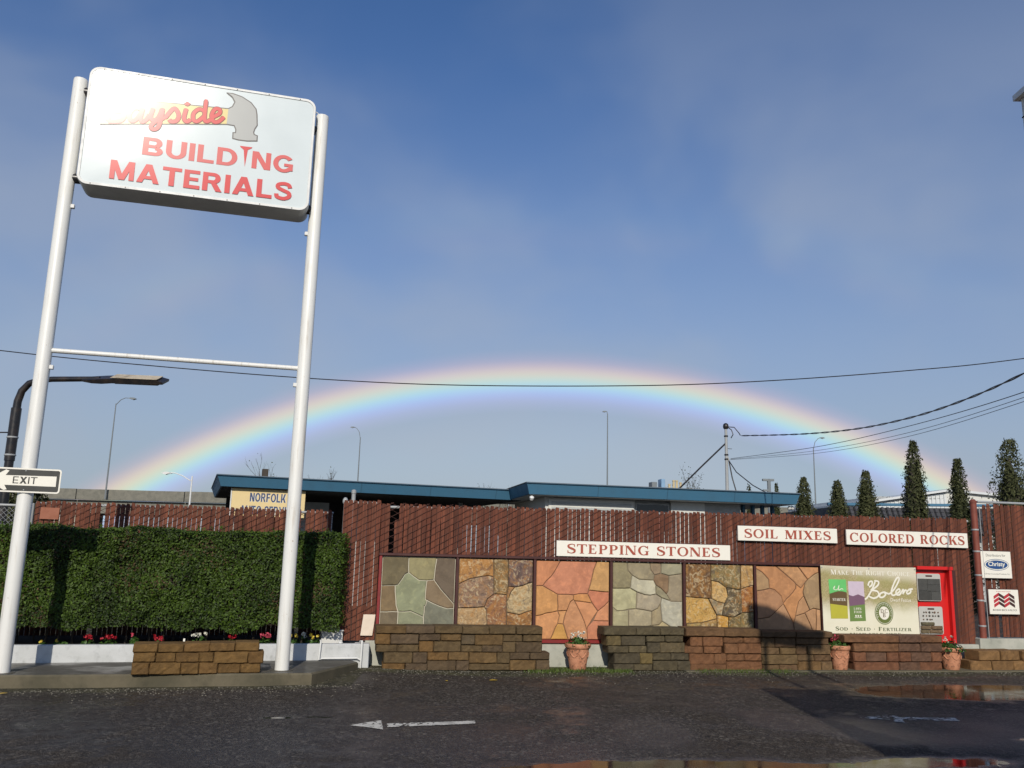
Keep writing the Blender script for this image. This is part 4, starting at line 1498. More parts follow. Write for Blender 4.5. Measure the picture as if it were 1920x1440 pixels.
def slat_fence(label, org, ang, s0, s1, zb, ztop, pitch=0.066, y=0.0, posts=(), gaps=(), wire=True, rail=True, short=(), rail_z=None, post_mat='post_red', kinds=None):
    f = thing('slat_fence', label, 'fence', to_world(org, ang, s0, y), ang, 'redwood slat and chain-link fences')
    L = s1 - s0
    x = pitch / 2
    while x < L - pitch / 3:
        s = s0 + x
        skip = any(a < s < b for a, b in gaps)
        if not skip:
            zt = ztop(s) + random.uniform(-0.018, 0.012)
            for a, b, h in short:
                if a < s < b:
                    zt = h + random.uniform(-0.01, 0.01)
            vr = kinds(s) if kinds else (0, 1, 4, 5)
            o = obj('slat', SLATS[random.choice(vr)], f, None, (x + random.uniform(-0.0025, 0.0025), random.uniform(-0.008, 0.008), zb))
            o.scale = (random.uniform(0.985, 1.01), 1, zt - zb)
            o.rotation_euler = (R(random.uniform(-0.2, 0.2)), R(random.uniform(-0.10, 0.10)), R(random.uniform(-9, 9)))
        x += pitch
    if wire:
        mb = MB()
        step = 0.172
        z1 = ztop((s0 + s1) / 2) - 0.03
        hgt = z1 - zb
        run = hgt / 0.55
        k = -run
        while k < L:
            for sg in (1, -1):
                if sg == 1:
                    a, b = k, k + run
                else:
                    a, b = k + run, k
                za, zb_ = zb, z1
                xa, xb = a, b
                # clip to the fence length
                pts = []
                for xx in (xa, xb):
                    pts.append(min(max(xx, 0), L))
                if abs(pts[1] - pts[0]) > 0.02:
                    z_a = za + (zb_ - za) * (pts[0] - xa) / (xb - xa)
                    z_b = za + (zb_ - za) * (pts[1] - xa) / (xb - xa)
                    yy = -0.020 if sg == 1 else 0.018
                    mb.tube([(pts[0], yy, z_a), (pts[1], yy, z_b)], 0.0036 if sg == 1 else 0.0025, 4, False)
            k += step
        o = mb.build('chain_link', M['wire'], f)
        o['kind'] = 'stuff'
    if rail:
        rz = (lambda s: ztop(s) - 0.045) if rail_z is None else rail_z
        MB().tube([(0, 0.035, rz(s0)), (L, 0.035, rz(s1))], 0.02, 8).build('top_rail', M['galv'], f, 40)
    for px_, h in posts:
        MB().lathe([(0.034, 0), (0.034, h), (0.030, h + 0.01), (0.012, h + 0.02)], 12, (px_ - s0, 0.06, 0.0)).build('post', M[post_mat], f, 40)
    return f


main_top = lambda s: 2.245 + 0.0105 * s
slat_fence('long red-brown slat fence behind the stone panels and lettered signs', W_O, W_A, -0.13, 9.47, 0.352, main_top, y=0.075,
           posts=[(1.5, 2.2), (4.1, 2.2), (6.8, 2.25)], gaps=[(-0.01, 0.06)], short=[(0.04, 0.11, 2.02)],
           kinds=lambda s: (2, 3) if s < 1.75 else (0, 0, 1, 2) if s < 2.6 else (4, 5, 5) if s < 5.2 else (1, 2, 4) if s < 6.0 else (0, 0, 0, 1, 4))
slat_fence('narrow reddish slat fence piece between the hedge and the stone panels', W_O, W_A, -0.66, -0.14, 0.345, lambda s: 2.29 + 0.01 * s, y=0.05, posts=[(-0.62, 2.25)], kinds=lambda s: (0, 1, 1, 4))
slat_fence('red-brown slat fence rising above the hedge at the left', H_O, H_A, -3.98, 0.20, 0.25, lambda s: 2.175 + 0.004 * s, y=1.72,
           posts=[(-3.9, 2.1), (-1.6, 2.1), (0.16, 2.1)], gaps=[(-3.1, -3.05), (-0.3, -0.25)], post_mat='galv', kinds=lambda s: (4, 5, 5, 1))
slat_fence('taller slat fence at the right edge with two square signs', W_O, W_A, 9.70, 13.2, 0.46, lambda s: 2.60, y=0.10,
           posts=[(11.0, 2.6)], gaps=[(9.91, 9.98)], short=[(9.66, 9.74, 2.06)], rail_z=lambda s: 2.63)
gp = thing('gate_post', 'rust red steel gate post between the long fence and the right fence', 'post', to_world(W_O, W_A, 9.56, 0.06), W_A)
MB().lathe([(0.052, 0.0), (0.052, 2.60), (0.058, 2.60), (0.058, 2.63), (0.03, 2.66), (0.01, 2.665)], 16).build('pipe', M['post_red'], gp, 40)
for z in (0.62, 1.02, 1.42, 1.80, 2.15):
    MB().lathe([(0.0545, z), (0.0575, z + 0.004), (0.0575, z + 0.022), (0.0545, z + 0.026)], 16).build('tension_band', M['galv'], gp, 40)
MB().tube([(0.085, -0.03, 0.36), (0.085, -0.03, 2.55)], 0.006, 6).build('tension_bar', M['galv'], gp)

# ------------------------------------------------------------------ hedge
ns = 66000
s_ = rng.uniform(-6.9, 0.24, ns)
part = rng.uniform(0, 1, ns)
z_ = np.empty(ns); y_ = np.empty(ns)
nr = np.zeros((ns, 3))
front = part < 0.76
topm = (part >= 0.76) & (part < 0.93)
endm = part >= 0.93
zbot = 0.52 + (vnoise(s_, s_ * 0 + 3, 0.22, 5) - 0.5) * 0.16
ztop = 1.80 + 0.012 * s_ + (vnoise(s_, s_ * 0, 0.5, 6) - 0.5) * 0.075
u = rng.uniform(0, 1, ns)
z_[front] = (zbot + (ztop - zbot) * u)[front]
lump = (vnoise(s_, z_, 0.34, 7) - 0.5) * 0.14 + (vnoise(s_, z_, 0.11, 8) - 0.5) * 0.07
y_[front] = (0.18 + lump + rng.exponential(0.022, ns) - 0.012)[front]
y_[front] += np.where(z_[front] > ztop[front] - 0.08, (z_[front] - ztop[front] + 0.08) ** 2 * 8, 0)
nr[front] = (0, -1, 0.25)
yt = 0.10 + u * 1.15
z_[topm] = (ztop - np.abs(rng.normal(0, 0.02, ns)) + (vnoise(s_, yt, 0.2, 12) - 0.5) * 0.07)[topm]
y_[topm] = yt[topm]
nr[topm] = (0, -0.2, 1)
ne = endm.sum()
s_[endm] = 0.24 + rng.normal(0, 0.025, ne) + (vnoise(u[endm] * 1.3, yt[endm], 0.2, 13) - 0.5) * 0.12
z_[endm] = 0.55 + rng.uniform(0, 1, ne) * 1.25
y_[endm] = 0.14 + rng.uniform(0, 1, ne) * 1.05
nr[endm] = (1, -0.2, 0.2)
# stray sprigs
st = rng.uniform(0, 1, ns) < 0.03
y_[st & front] -= rng.uniform(0, 0.05, (st & front).sum())
z_[st & topm] += rng.uniform(0, 0.05, (st & topm).sum())
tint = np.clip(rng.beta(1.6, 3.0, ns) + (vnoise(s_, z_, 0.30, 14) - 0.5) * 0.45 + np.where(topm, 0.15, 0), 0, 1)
hg = thing('hedge', 'clipped dark green box hedge behind the flower bed and the sign posts', 'hedge', H_O, H_A)
obj('foliage', leaf_mesh('foliage', np.stack([s_, y_, z_], 1), nr, 0.040, tint, M['hedge'], 0.55, 0.3, 0.55), hg)
core = MB()
core.box(-6.95, 0.28, 0.56, 0.19, 1.25, 1.73)
core.build('inner_twigs', M['soil'], hg)
for k in range(46):
    x = -6.8 + k * 0.153 + random.uniform(-0.05, 0.05)
    y = random.uniform(0.45, 0.95)
    MB().tube([(x, y, 0.25), (x + random.uniform(-0.04, 0.04), y, 0.45), (x + random.uniform(-0.08, 0.08), y, 0.72)], [0.013, 0.011, 0.008], 5).build('stem', M['bark'], hg)

# a few dry patches, protruding twigs and long shoots
nd = 2600
cs_ = rng.uniform(-6.5, 0.1, 26)
cz_ = rng.uniform(0.62, 1.7, 26)
ci = rng.integers(0, 26, nd)
ds = cs_[ci] + rng.normal(0, 0.10, nd)
dz = np.clip(cz_[ci] + rng.normal(0, 0.08, nd), 0.55, 1.76)
dl = (vnoise(ds, dz, 0.34, 7) - 0.5) * 0.14 + (vnoise(ds, dz, 0.11, 8) - 0.5) * 0.07
dyy = 0.175 + dl + rng.uniform(-0.012, 0.03, nd)
obj('dry_leaves', leaf_mesh('dry_leaves', np.stack([ds, dyy, dz], 1), np.tile((0, -1, 0.2), (nd, 1)), 0.036, rng.uniform(0, 1, nd), M['dry'], 0.5, 0.3, 0.6), hg)
tw = MB()
sp_, sn_, stt = [], [], []
for k in range(260):
    x = random.uniform(-6.6, 0.2)
    if random.random() < 0.55:
        a = Vector((x, random.uniform(0.16, 1.1), 1.76 + 0.012 * x))
        d = Vector((random.uniform(-0.4, 0.4), random.uniform(-0.4, 0.2), 1)).normalized()
        L_ = random.uniform(0.03, 0.13)
    else:
        a = Vector((x, 0.19, random.uniform(0.5, 1.7)))
        d = Vector((random.uniform(-0.5, 0.5), -1, random.uniform(-0.3, 0.8))).normalized()
        L_ = random.uniform(0.02, 0.08)
    tw.tube([a, a + d * L_], [0.0025, 0.0012], 4, False)
    for q in range(int(L_ / 0.014)):
        c_ = a + d * (L_ * random.uniform(0.25, 1.0))
        sp_.append(c_); sn_.append((random.uniform(-1, 1), random.uniform(-1, 0.3), random.uniform(0, 1))); stt.append(random.uniform(0.3, 1.0))
tw.build('twigs', M['bark'], hg)
obj('shoots', leaf_mesh('shoots', np.array(sp_), np.array(sn_), 0.036, np.array(stt), M['hedge'], 0.5, 0.3, 0.4), hg)


# ------------------------------------------------------------------ pylon sign
t = NT('sign_face_acrylic')
v = t.coord()
a = t.noise(v, 1.6, 4, 0.55)
t.set(color=t.mix(t.rng(a, 0.4, 0.7, 0, 0.25), (0.66, 0.715, 0.715), (0.52, 0.57, 0.57)), rough=0.142, spec=0.5)
M['acrylic'] = t.m


def vinyl(name, c):
    t = NT(name)
    v = t.coord()
    a = t.noise(v, 2.2, 4, 0.55)
    t.set(color=t.mix(t.rng(a, 0.4, 0.7, 0, 0.3), c, tuple(min(0.85, x * 0.8 + 0.06) for x in c)), rough=0.142, spec=0.5)
    return t.m


M['v_red'] = vinyl('red_vinyl', (0.66, 0.085, 0.075))
M['v_red2'] = vinyl('glare_pale_red_vinyl', (0.68, 0.15, 0.13))  # red painted paler, as gloss washes out the letters
M['v_dark'] = vinyl('grey_outline_vinyl', (0.16, 0.14, 0.12))
M['v_dkred'] = vinyl('dark_red_vinyl', (0.22, 0.06, 0.05))
M['v_yel'] = vinyl('pale_yellow_vinyl', (0.76, 0.62, 0.26))
M['v_grey'] = vinyl('silver_grey_vinyl', (0.46, 0.46, 0.43))
py = thing('pylon_sign', 'tall white two-post pylon sign reading Bayside Building Materials with a hammer', 'pylon sign', (S_O[0], S_O[1], 0.14), S_A)
ZO = -0.14
for x in (0.0, 3.015):
    po = MB().lathe([(0.084, 0.0), (0.084, 7.21), (0.080, 7.222), (0.06, 7.232), (0.02, 7.236)], 28, (x, 0, 0)).build('post', M['pole_white'], py, 40)
    MB().lathe([(0.13, -0.01), (0.13, 0.004), (0.12, 0.008)], 24, (x, 0, 0)).build('base_collar', M['pad'], po)
cab = MB()
out = rrect(0.14, 5.89 + ZO, 2.92, 7.47 + ZO, 0.13, 8)
inn = rrect(0.175, 5.925 + ZO, 2.885, 7.435 + ZO, 0.10, 8)
n = len(out)
vs = [(x, 0.22, z) for x, z in out] + [(x, -0.205, z) for x, z in out] + [(x, -0.222, z) for x, z in rrect(0.146, 5.896 + ZO, 2.914, 7.464 + ZO, 0.125, 8)] + [(x, -0.222, z) for x, z in inn] + [(x, -0.212, z) for x, z in inn]
fs = [tuple(range(n))]
for r_ in range(4):
    for i in range(n):
        j = (i + 1) % n
        fs.append((r_ * n + i, r_ * n + j, (r_ + 1) * n + j, (r_ + 1) * n + i))
cabinet = MB().add(vs, fs).build('sign_cabinet', M['white_metal'], py, 35)
# slightly pillowed face
gx, gz_ = 26, 15
vs, fs = [], []
face = rrect(0.176, 5.926 + ZO, 2.884, 7.434 + ZO, 0.10, 8)
cx, cz = 1.53, 6.68 + ZO
rings = [1.0, 0.97, 0.85, 0.6, 0.3]
for k in rings:
    for x, z in face:
        X, Z = cx + (x - cx) * k, cz + (z - cz) * k
        e = (1 - ((X - cx) / 1.36) ** 4) * (1 - ((Z - cz) / 0.76) ** 4)
        vs.append((X, -0.213 - 0.0085 * max(0, e), Z))
n = len(face)
for r_ in range(len(rings) - 1):
    for i in range(n):
        j = (i + 1) % n
        fs.append((r_ * n + i, r_ * n + j, (r_ + 1) * n + j, (r_ + 1) * n + i))
fs.append(tuple(range((len(rings) - 1) * n, len(rings) * n)))
MB().add(vs, fs).build('sign_face', M['acrylic'], cabinet, 60)
FY = -0.2235
# lettering
for q in sans_text('BUILD', 0.85, 1.985, 6.372 + ZO, 6.612 + ZO, FY):
    q.build('letter', M['v_red2'], cabinet)
for q in sans_text('NG', 2.165, 2.685, 6.385 + ZO, 6.622 + ZO, FY):
    q.build('letter', M['v_red2'], cabinet)
MB().prism([(2.002, 6.668 + ZO), (2.156, 6.671 + ZO), (2.148, 6.655 + ZO), (2.103, 6.625 + ZO), (2.083, 6.389 + ZO), (2.052, 6.620 + ZO), (2.010, 6.652 + ZO)], FY - 0.001, FY).build('nail', M['v_red'], cabinet)
for q in sans_text('MATERIALS', 0.508, 2.695, 6.003 + ZO, 6.250 + ZO, FY):
    q.build('letter', M['v_red'], cabinet)
hammer = [(1.818, 7.151), (1.87, 7.191), (1.897, 7.265), (1.858, 7.334), (1.8, 7.372), (1.855, 7.372), (1.968, 7.347), (2.085, 7.285), (2.152, 7.208), (2.169, 7.135), (2.184, 6.986), (2.158, 6.931), (2.148, 6.88), (2.159, 6.844), (2.197, 6.835), (2.198, 6.773), (2.083, 6.754), (1.973, 6.752), (1.912, 6.761), (1.909, 6.829), (1.939, 6.833), (1.94, 6.883), (1.913, 6.941), (1.814, 6.944)]
handle = [(0.345, 6.706), (0.345, 7.062), (1.818, 7.151), (1.814, 6.944)]


def grow(poly, d):
    return [tuple(p) for p in poly_inset(poly, -d)]


lift = lambda P: [(x, z + ZO) for x, z in P]
MB().prism(lift(grow(handle, 0.014)), FY - 0.0004, FY).build('hammer_outline', M['v_dark'], cabinet)
MB().prism(lift(grow(hammer, 0.014)), FY - 0.0006, FY).build('hammer_outline', M['v_dark'], cabinet)
MB().prism(lift(handle), FY - 0.0012, FY).build('hammer_handle', M['v_yel'], cabinet)
MB().prism(lift(hammer), FY - 0.0018, FY).build('hammer_head', M['v_grey'], cabinet)
AB = affine([[0.2258, 1.0433e-3, 1.1718e-4], [7.2113 + ZO, 1.7745e-4, -1.20927e-3]])
STR = [[(150, 195), (143, 300), (140, 405)], [(120, 205), (240, 185), (285, 230), (255, 280), (180, 295)], [(180, 295), (290, 305), (318, 355), (270, 405), (140, 408)],
       [(505, 275), (430, 262), (375, 330), (392, 400), (450, 388), (512, 300)], [(525, 258), (498, 370), (515, 412), (562, 390), (600, 330)],
       [(640, 258), (612, 350), (632, 395), (692, 372), (742, 262)], [(748, 258), (718, 400), (690, 475), (640, 497), (612, 465), (660, 412), (765, 368)],
       [(765, 378), (862, 268), (905, 290), (925, 350), (900, 402), (842, 412), (815, 385)], [(1012, 262), (985, 370), (1012, 412), (1062, 390)], [(1005, 195), (1022, 215), (1038, 195)],
       [(1228, 300), (1160, 272), (1095, 320), (1092, 392), (1140, 408), (1222, 345)], [(1240, 160), (1218, 370), (1242, 412), (1292, 390)],
       [(1300, 368), (1390, 322), (1392, 275), (1342, 270), (1302, 340), (1322, 412), (1382, 412), (1446, 358)]]
o1, o2 = MB(), MB()
for k, s in enumerate(STR):
    q = [AB(*p) for p in s]
    ribbon(o1, q, 0.062, FY - 0.0020 - 0.00012 * k, 7, 0.0001)
    ribbon(o2, q, 0.046, FY - 0.0037 - 0.00012 * k, 7, 0.0001)
o1.build('script_outline', M['v_dkred'], cabinet)
o2.build('script_lettering', M['v_red'], cabinet)
for x0, x1, z in ((0.06, 0.16, 6.03), (0.06, 0.16, 7.20), (2.90, 2.97, 7.14), (2.90, 2.97, 6.0)):
    MB().tube([(x0, 0, z + ZO), (x1, 0, z + ZO)], 0.062, 12).build('mounting_sleeve', M['black_metal'], py, 40)
MB().tube([(0.05, 0, 3.83 + ZO), (2.965, 0, 3.845 + ZO)], 0.030, 10).build('crossbar', M['pole_white'], py, 40)
for x, z in ((0.09, 5.655), (2.925, 5.655), (0.09, 3.62), (2.925, 3.62)):
    MB().cbox(x - 0.03, -0.03, z - 0.02 + ZO, x + 0.03, 0.02, z + 0.03 + ZO, 0.005).build('bolt_lug', M['white_metal'], py)
MB().tube([(2.90, -0.05, 7.40 + ZO), (2.955, -0.05, 7.37 + ZO), (2.968, -0.05, 7.27 + ZO), (2.966, -0.05, 7.17 + ZO)], 0.008, 6).build('conduit', M['white_metal'], py)
for k in range(7):
    x = 0.30 + k * 0.40
    MB().cbox(x, -0.2245, 7.438 + ZO, x + 0.014, -0.2215, 7.452 + ZO, 0.001).build('screw', M['black'], cabinet)
    MB().cbox(x, -0.2245, 5.902 + ZO, x + 0.014, -0.2215, 5.916 + ZO, 0.001).build('screw', M['black'], cabinet)

# EXIT plate on the left post
M['sign_black'] = paint('black_sign_paint', (0.030, 0.030, 0.027), 0.4, 0.15)
ex = thing('exit_sign', 'black and white EXIT arrow sign fixed to the left sign post', 'sign', to_world(S_O, S_A, 0, -0.098, 2.13), S_A)
MB().prism(rrect(-0.545, 0.0, 0.373, 0.279, 0.032), -0.004, 0.0).build('plate', M['board_white'], ex)
MB().prism(rrect(-0.528, 0.017, 0.357, 0.262, 0.022), -0.0052, -0.0041).build('black_field', M['sign_black'], ex)
MB().prism([(-0.395, 0.130), (-0.205, 0.255), (-0.172, 0.243), (-0.205, 0.190), (0.326, 0.197), (0.328, 0.079), (-0.205, 0.080), (-0.175, 0.030), (-0.205, 0.020)], -0.0064, -0.0053).build('arrow', M['board_white'], ex)
for q in sans_text('EXIT', -0.124, 0.128, 0.100, 0.180, -0.0065, T=0.16, t=0.13, gap=0.13):
    q.build('letter', M['sign_black'], ex)
for z in (0.247, 0.030):
    MB().lathe([(0.008, 0), (0.008, 0.004), (0.004, 0.007)], 8).build('bolt', M['galv'], ex).matrix_local = Matrix.Translation((0, -0.006, z)) @ Matrix.Rotation(R(90), 4, 'X')

# ------------------------------------------------------------------ lettered boards
BO = {'STEPPING STONES': (2.457, 5.202, 1.567, 1.793, 'long white board lettered STEPPING STONES in red above the stone panels', 0.155),
      'SOIL MIXES': (5.338, 7.022, 1.874, 2.099, 'white board lettered SOIL MIXES in red on the fence', 0.10),
      'COLORED ROCKS': (7.183, 9.361, 1.860, 2.096, 'white board lettered COLORED ROCKS in red at the right end of the fence', 0.05)}
for txt, (x0, x1, z0, z1, lab, mg) in BO.items():
    b = thing('sign_board', lab, 'sign', to_world(W_O, W_A, x0, 0.03, z0), W_A, 'red lettered boards on the fence')
    w, h = x1 - x0, z1 - z0
    MB().cbox(0, -0.028, 0, w, -0.002, h, 0.003).build('board', M['board_white'], b)
    MB().cbox(-0.008, -0.001, -0.010, w + 0.008, 0.010, h + 0.010, 0.002).build('backing_strip', M['frame_red'], b)
    for q in serif_text(txt, mg, w - mg, h * 0.205, h * 0.80, -0.028, 0.005, split=True):
        q.build('letter', M['letter_red'], b)
    for k in range(2):
        MB().cbox(w * (0.2 + 0.6 * k), 0.0105, h * 0.3, w * (0.2 + 0.6 * k) + 0.04, 0.036, h * 0.7, 0.002).build('batten', M['frame_red'], b)

# banner
t = NT('banner_print')
c_ = t.n('ShaderNodeTexCoord')
sep_ = t.n('ShaderNodeSeparateXYZ')
t.t.links.new(c_.outputs['Object'], sep_.inputs[0])
vv = t.coord()
n1 = t.noise(vv, 3.2, 5, 0.6)
n2 = t.noise(vv, 60, 3, 0.6)
grs = t.mix(t.rng(n2, 0.3, 0.7, 0, 1), lin((142, 128, 84)), lin((196, 180, 142)))
grs = t.mix(t.rng(n1, 0.35, 0.65, 0, 0.6), grs, lin((158, 156, 96)))
pale = t.mix(t.rng(n1, 0.4, 0.7, 0, 0.4), (0.74, 0.71, 0.56), (0.66, 0.63, 0.46))
zz = t.math('ADD', sep_.outputs['Z'], t.math('MULTIPLY', n1, 0.22))
k = t.mix(t.rng(zz, 0.42, 0.72, 0, 1), pale, grs)
k = t.mix(t.rng(t.math('ADD', sep_.outputs['Z'], t.math('MULTIPLY', sep_.outputs['X'], 0.10)), 0.93, 1.12, 0, 0.80), k, (0.70, 0.65, 0.52))
t.set(color=k, rough=0.38, spec=0.4)
M['banner'] = t.m
M['v_white'] = flat('white_print', (0.80, 0.77, 0.66), 0.45)
M['v_green'] = flat('olive_green_print', lin((104, 116, 58)), 0.45)
M['v_dgreen'] = flat('dark_green_print', lin((72, 88, 52)), 0.45)
M['v_bag1'] = flat('mint_green_print', lin((108, 196, 112)), 0.4)
M['v_brown'] = flat('brown_print', lin((104, 84, 54)), 0.4)
M['v_lime'] = flat('lime_print', lin((186, 180, 64)), 0.4)
M['v_lilac'] = flat('lilac_print', lin((206, 190, 204)), 0.4)
M['v_purple'] = flat('purple_print', lin((124, 92, 112)), 0.4)
M['v_bag2'] = flat('green_print', lin((112, 138, 74)), 0.4)
bn_ = thing('banner', 'creased green and cream vinyl lawn banner lettered Bolero beside the red display case', 'banner', to_world(W_O, W_A, 6.668, -0.062, 0.46), W_A)
BW, BH = 1.66, 1.07
gx_, gz2 = 84, 54
vs, fs = [], []


def bany(x, z):
    """sag and creases of the hung vinyl (towards -y is out)"""
    u, w = x / BW, z / BH
    y = -0.016 * math.sin(math.pi * u) * (0.6 + 0.4 * math.cos(w * 3)) - 0.006 * math.sin(u * 21 + w * 5) * (1 - w) - 0.005 * math.sin((u + (1 - w) * 0.55) * 26) * max(0, 1 - 2.2 * (u + (1 - w) * 0.5))
    return y


for j in range(gz2 + 1):
    for i in range(gx_ + 1):
        x, z = BW * i / gx_, BH * j / gz2
        zt = z + (0.012 * math.sin(math.pi * x / BW) * -1 if j == gz2 else 0)
        if j == 0:
            zt += 0.035 * math.sin(x * 5.5) * (1 if x < 0.5 else 0.3)
        vs.append((x + 0.012 * (1 - z / BH) * (1 - x / BW), bany(x, z), zt))
for j in range(gz2):
    for i in range(gx_):
        a = j * (gx_ + 1) + i
        fs.append((a, a + 1, a + gx_ + 2, a + gx_ + 1))
sheet = MB().add(vs, fs).build('vinyl_sheet', M['banner'], bn_, 80)


def on_banner(mb, dy):
    """lay flat print on the sheet: cut it small enough to follow the folds"""
    bm = bmesh.new()
    vv_ = [bm.verts.new(p) for p in mb.v]
    for f in mb.f:
        try:
            bm.faces.new([vv_[i] for i in f])
        except ValueError:
            pass
    bmesh.ops.triangulate(bm, faces=list(bm.faces))
    for _ in range(6):
        le = [e for e in bm.edges if e.calc_length() > 0.035]
        if not le:
            break
        bmesh.ops.subdivide_edges(bm, edges=le, cuts=1)
        bmesh.ops.triangulate(bm, faces=[f for f in bm.faces if len(f.verts) > 3])
    bm.verts.index_update()
    mb.v = [tuple(w.co) for w in bm.verts]
    mb.f = [tuple(w.index for w in f.verts) for f in bm.faces]
    bm.free()
    mb.v = [(x, bany(x, z) - dy + (y * 0.25), z) for x, y, z in mb.v]
    return mb


def bprint(name, poly, mat, dy):
    return on_banner(MB().add([(x, 0.0, z) for x, z in poly], [tuple(range(len(poly)))]), dy).build(name, mat, sheet)


bs = lambda s, z: (s - 6.668, z - 0.46)
bag1 = [bs(6.796, 1.319), bs(7.092, 1.319), bs(7.094, 0.731), bs(6.809, 0.728)]
bprint('print_bag', [(0.128, 0.86), (0.424, 0.86), (0.426, 0.271), (0.141, 0.268)], M['v_brown'], 0.0015)
bprint('print_bag_top', [(0.128, 0.86), (0.424, 0.86), (0.425, 0.665), (0.36, 0.680), (0.28, 0.682), (0.20, 0.670), (0.134, 0.640)], M['v_bag1'], 0.0025)
bprint('print_bag_grass', [(0.138, 0.49), (0.425, 0.46), (0.426, 0.271), (0.141, 0.268)], M['v_lime'], 0.0025)
bprint('print_bag', [(0.457, 0.836), (0.725, 0.835), (0.731, 0.239), (0.457, 0.230)], M['v_bag2'], 0.0015)
bprint('print_bag_sky', [(0.457, 0.836), (0.725, 0.835), (0.728, 0.60), (0.62, 0.64), (0.53, 0.61), (0.457, 0.63)], M['v_lilac'], 0.0025)
bprint('print_bag_flowers', [(0.457, 0.63), (0.53, 0.61), (0.62, 0.64), (0.728, 0.60), (0.728, 0.49), (0.457, 0.46)], M['v_purple'], 0.0026)
on_banner(serif_text('STARTER', 0.185, 0.40, 0.535, 0.575, 0, 0.0004), 0.0032).build('print_lettering', M['v_white'], sheet)
on_banner(serif_text('LAWN', 0.53, 0.665, 0.405, 0.44, 0, 0.0004), 0.0032).build('print_lettering', M['v_white'], sheet)
on_banner(serif_text('FOOD', 0.53, 0.665, 0.355, 0.39, 0, 0.0004), 0.0032).build('print_lettering', M['v_white'], sheet)
mb = MB()
for q in ([(0.20, 0.72), (0.23, 0.76), (0.21, 0.71), (0.25, 0.70)], [(0.25, 0.70), (0.28, 0.72), (0.30, 0.77), (0.29, 0.70), (0.34, 0.72), (0.37, 0.71)]):
    ribbon(mb, q, 0.010, 0, 5)
on_banner(mb, 0.0034).build('print_script', M['v_white'], sheet)
mb = MB()
for x in (0.56, 0.60, 0.64):
    mb.prism(rrect(x - 0.014, 0.30, x + 0.014, 0.328, 0.012, 3), -0.0004, 0)
mb.prism([(0.535, 0.285), (0.665, 0.285), (0.665, 0.292), (0.535, 0.292)], -0.0004, 0)
on_banner(mb, 0.0030).build('print_icons', M['v_white'], sheet)
on_banner(serif_text('MAKE THE RIGHT CHOICE', 0.17, 1.555, 0.934, 1.008, 0, 0.0004, small=0.84), 0.0020).build('print_lettering', M['v_white'], sheet)
AW = affine([[6.5106 - 6.668, 1.36658e-3, -7.714e-5], [1.69194 - 0.46, 2.4218e-5, -1.1951e-3]])
BL = [[(722, 400), (738, 352), (775, 345), (768, 392), (735, 415)], [(815, 345), (770, 450), (715, 545), (682, 572)],
      [(800, 335), (855, 345), (850, 390), (800, 432), (760, 455), (838, 468), (858, 520), (800, 558), (735, 535)],
      [(930, 478), (880, 500), (872, 542), (912, 545), (948, 510), (928, 480), (992, 508)], [(992, 508), (1060, 440), (1120, 325), (1108, 290), (1070, 335), (1022, 465), (1040, 522), (1092, 500)],
      [(1092, 500), (1130, 468), (1118, 440), (1082, 470), (1086, 510), (1122, 515), (1152, 480)], [(1152, 480), (1172, 448), (1182, 470), (1166, 505), (1200, 458), (1218, 462)],
      [(1250, 448), (1220, 480), (1230, 503), (1264, 490), (1274, 460), (1250, 448), (1302, 440)]]
mb = MB()
for k, s in enumerate(BL):
    ribbon(mb, [AW(*p) for p in s], 0.027, -0.0008 * k, 6)
on_banner(mb, 0.0022).build('print_script', M['v_white'], sheet)
on_banner(font_text('Dwarf Fescue', 1.178, 1.540, 0.537, 0.592, 0, 0.0, 0.0004, 0.15), 0.0022).build('print_lettering', M['v_white'], sheet)
scx, scz = 1.05, 0.362
ring = lambda rx, rz, n=40: [(scx + rx * math.cos(2 * math.pi * k / n), scz + rz * math.sin(2 * math.pi * k / n)) for k in range(n)]
bprint('print_seal', ring(0.163, 0.174), M['v_green'], 0.0014)
bprint('print_seal_line', ring(0.150, 0.161), M['v_white'], 0.0018)
bprint('print_seal_ring', ring(0.144, 0.155), M['v_green'], 0.0022)
bprint('print_seal_centre', ring(0.092, 0.100), M['v_white'], 0.0026)
for ch, x0, x1, z0, z1 in (('D', -0.066, 0.000, 0.0, 0.062), ('C', 0.008, 0.068, 0.0, 0.062), ('B', -0.030, 0.030, -0.062, 0.006)):
    on_banner(serif_text(ch, scx + x0, scx + x1, scz + z0, scz + z1, 0, 0.0003), 0.0032).build('print_lettering', M['v_brown'], sheet)
mb = MB()
for k, ch in enumerate('DELTABLUEGRASSCO'):
    an = R(205 - k * 14.7)
    w_, P_ = serif_glyph(ch)
    ca, sa = math.cos(an - math.pi / 2), math.sin(an - math.pi / 2)
    for poly in P_:
        mb.prism([(scx + 0.112 * math.cos(an) + ((px_ - w_ / 2) * 0.024) * ca - (pz_ * 0.026) * sa,
                   scz + 0.121 * math.sin(an) + ((px_ - w_ / 2) * 0.024) * sa + (pz_ * 0.026) * ca) for px_, pz_ in poly], -0.0003, 0)
on_banner(mb, 0.0030).build('print_seal_lettering', M['v_white'], sheet)
on_banner(serif_text('SOD . SEED . FERTILIZER', 0.207, 1.520, 0.092, 0.150, 0, 0.0004, small=0.82), 0.0022).build('print_lettering', M['v_dgreen'], sheet)
on_banner(serif_text('AVAILABLE HERE', 0.425, 1.335, 0.018, 0.060, 0, 0.0004), 0.0022).build('print_lettering', M['v_dgreen'], sheet)
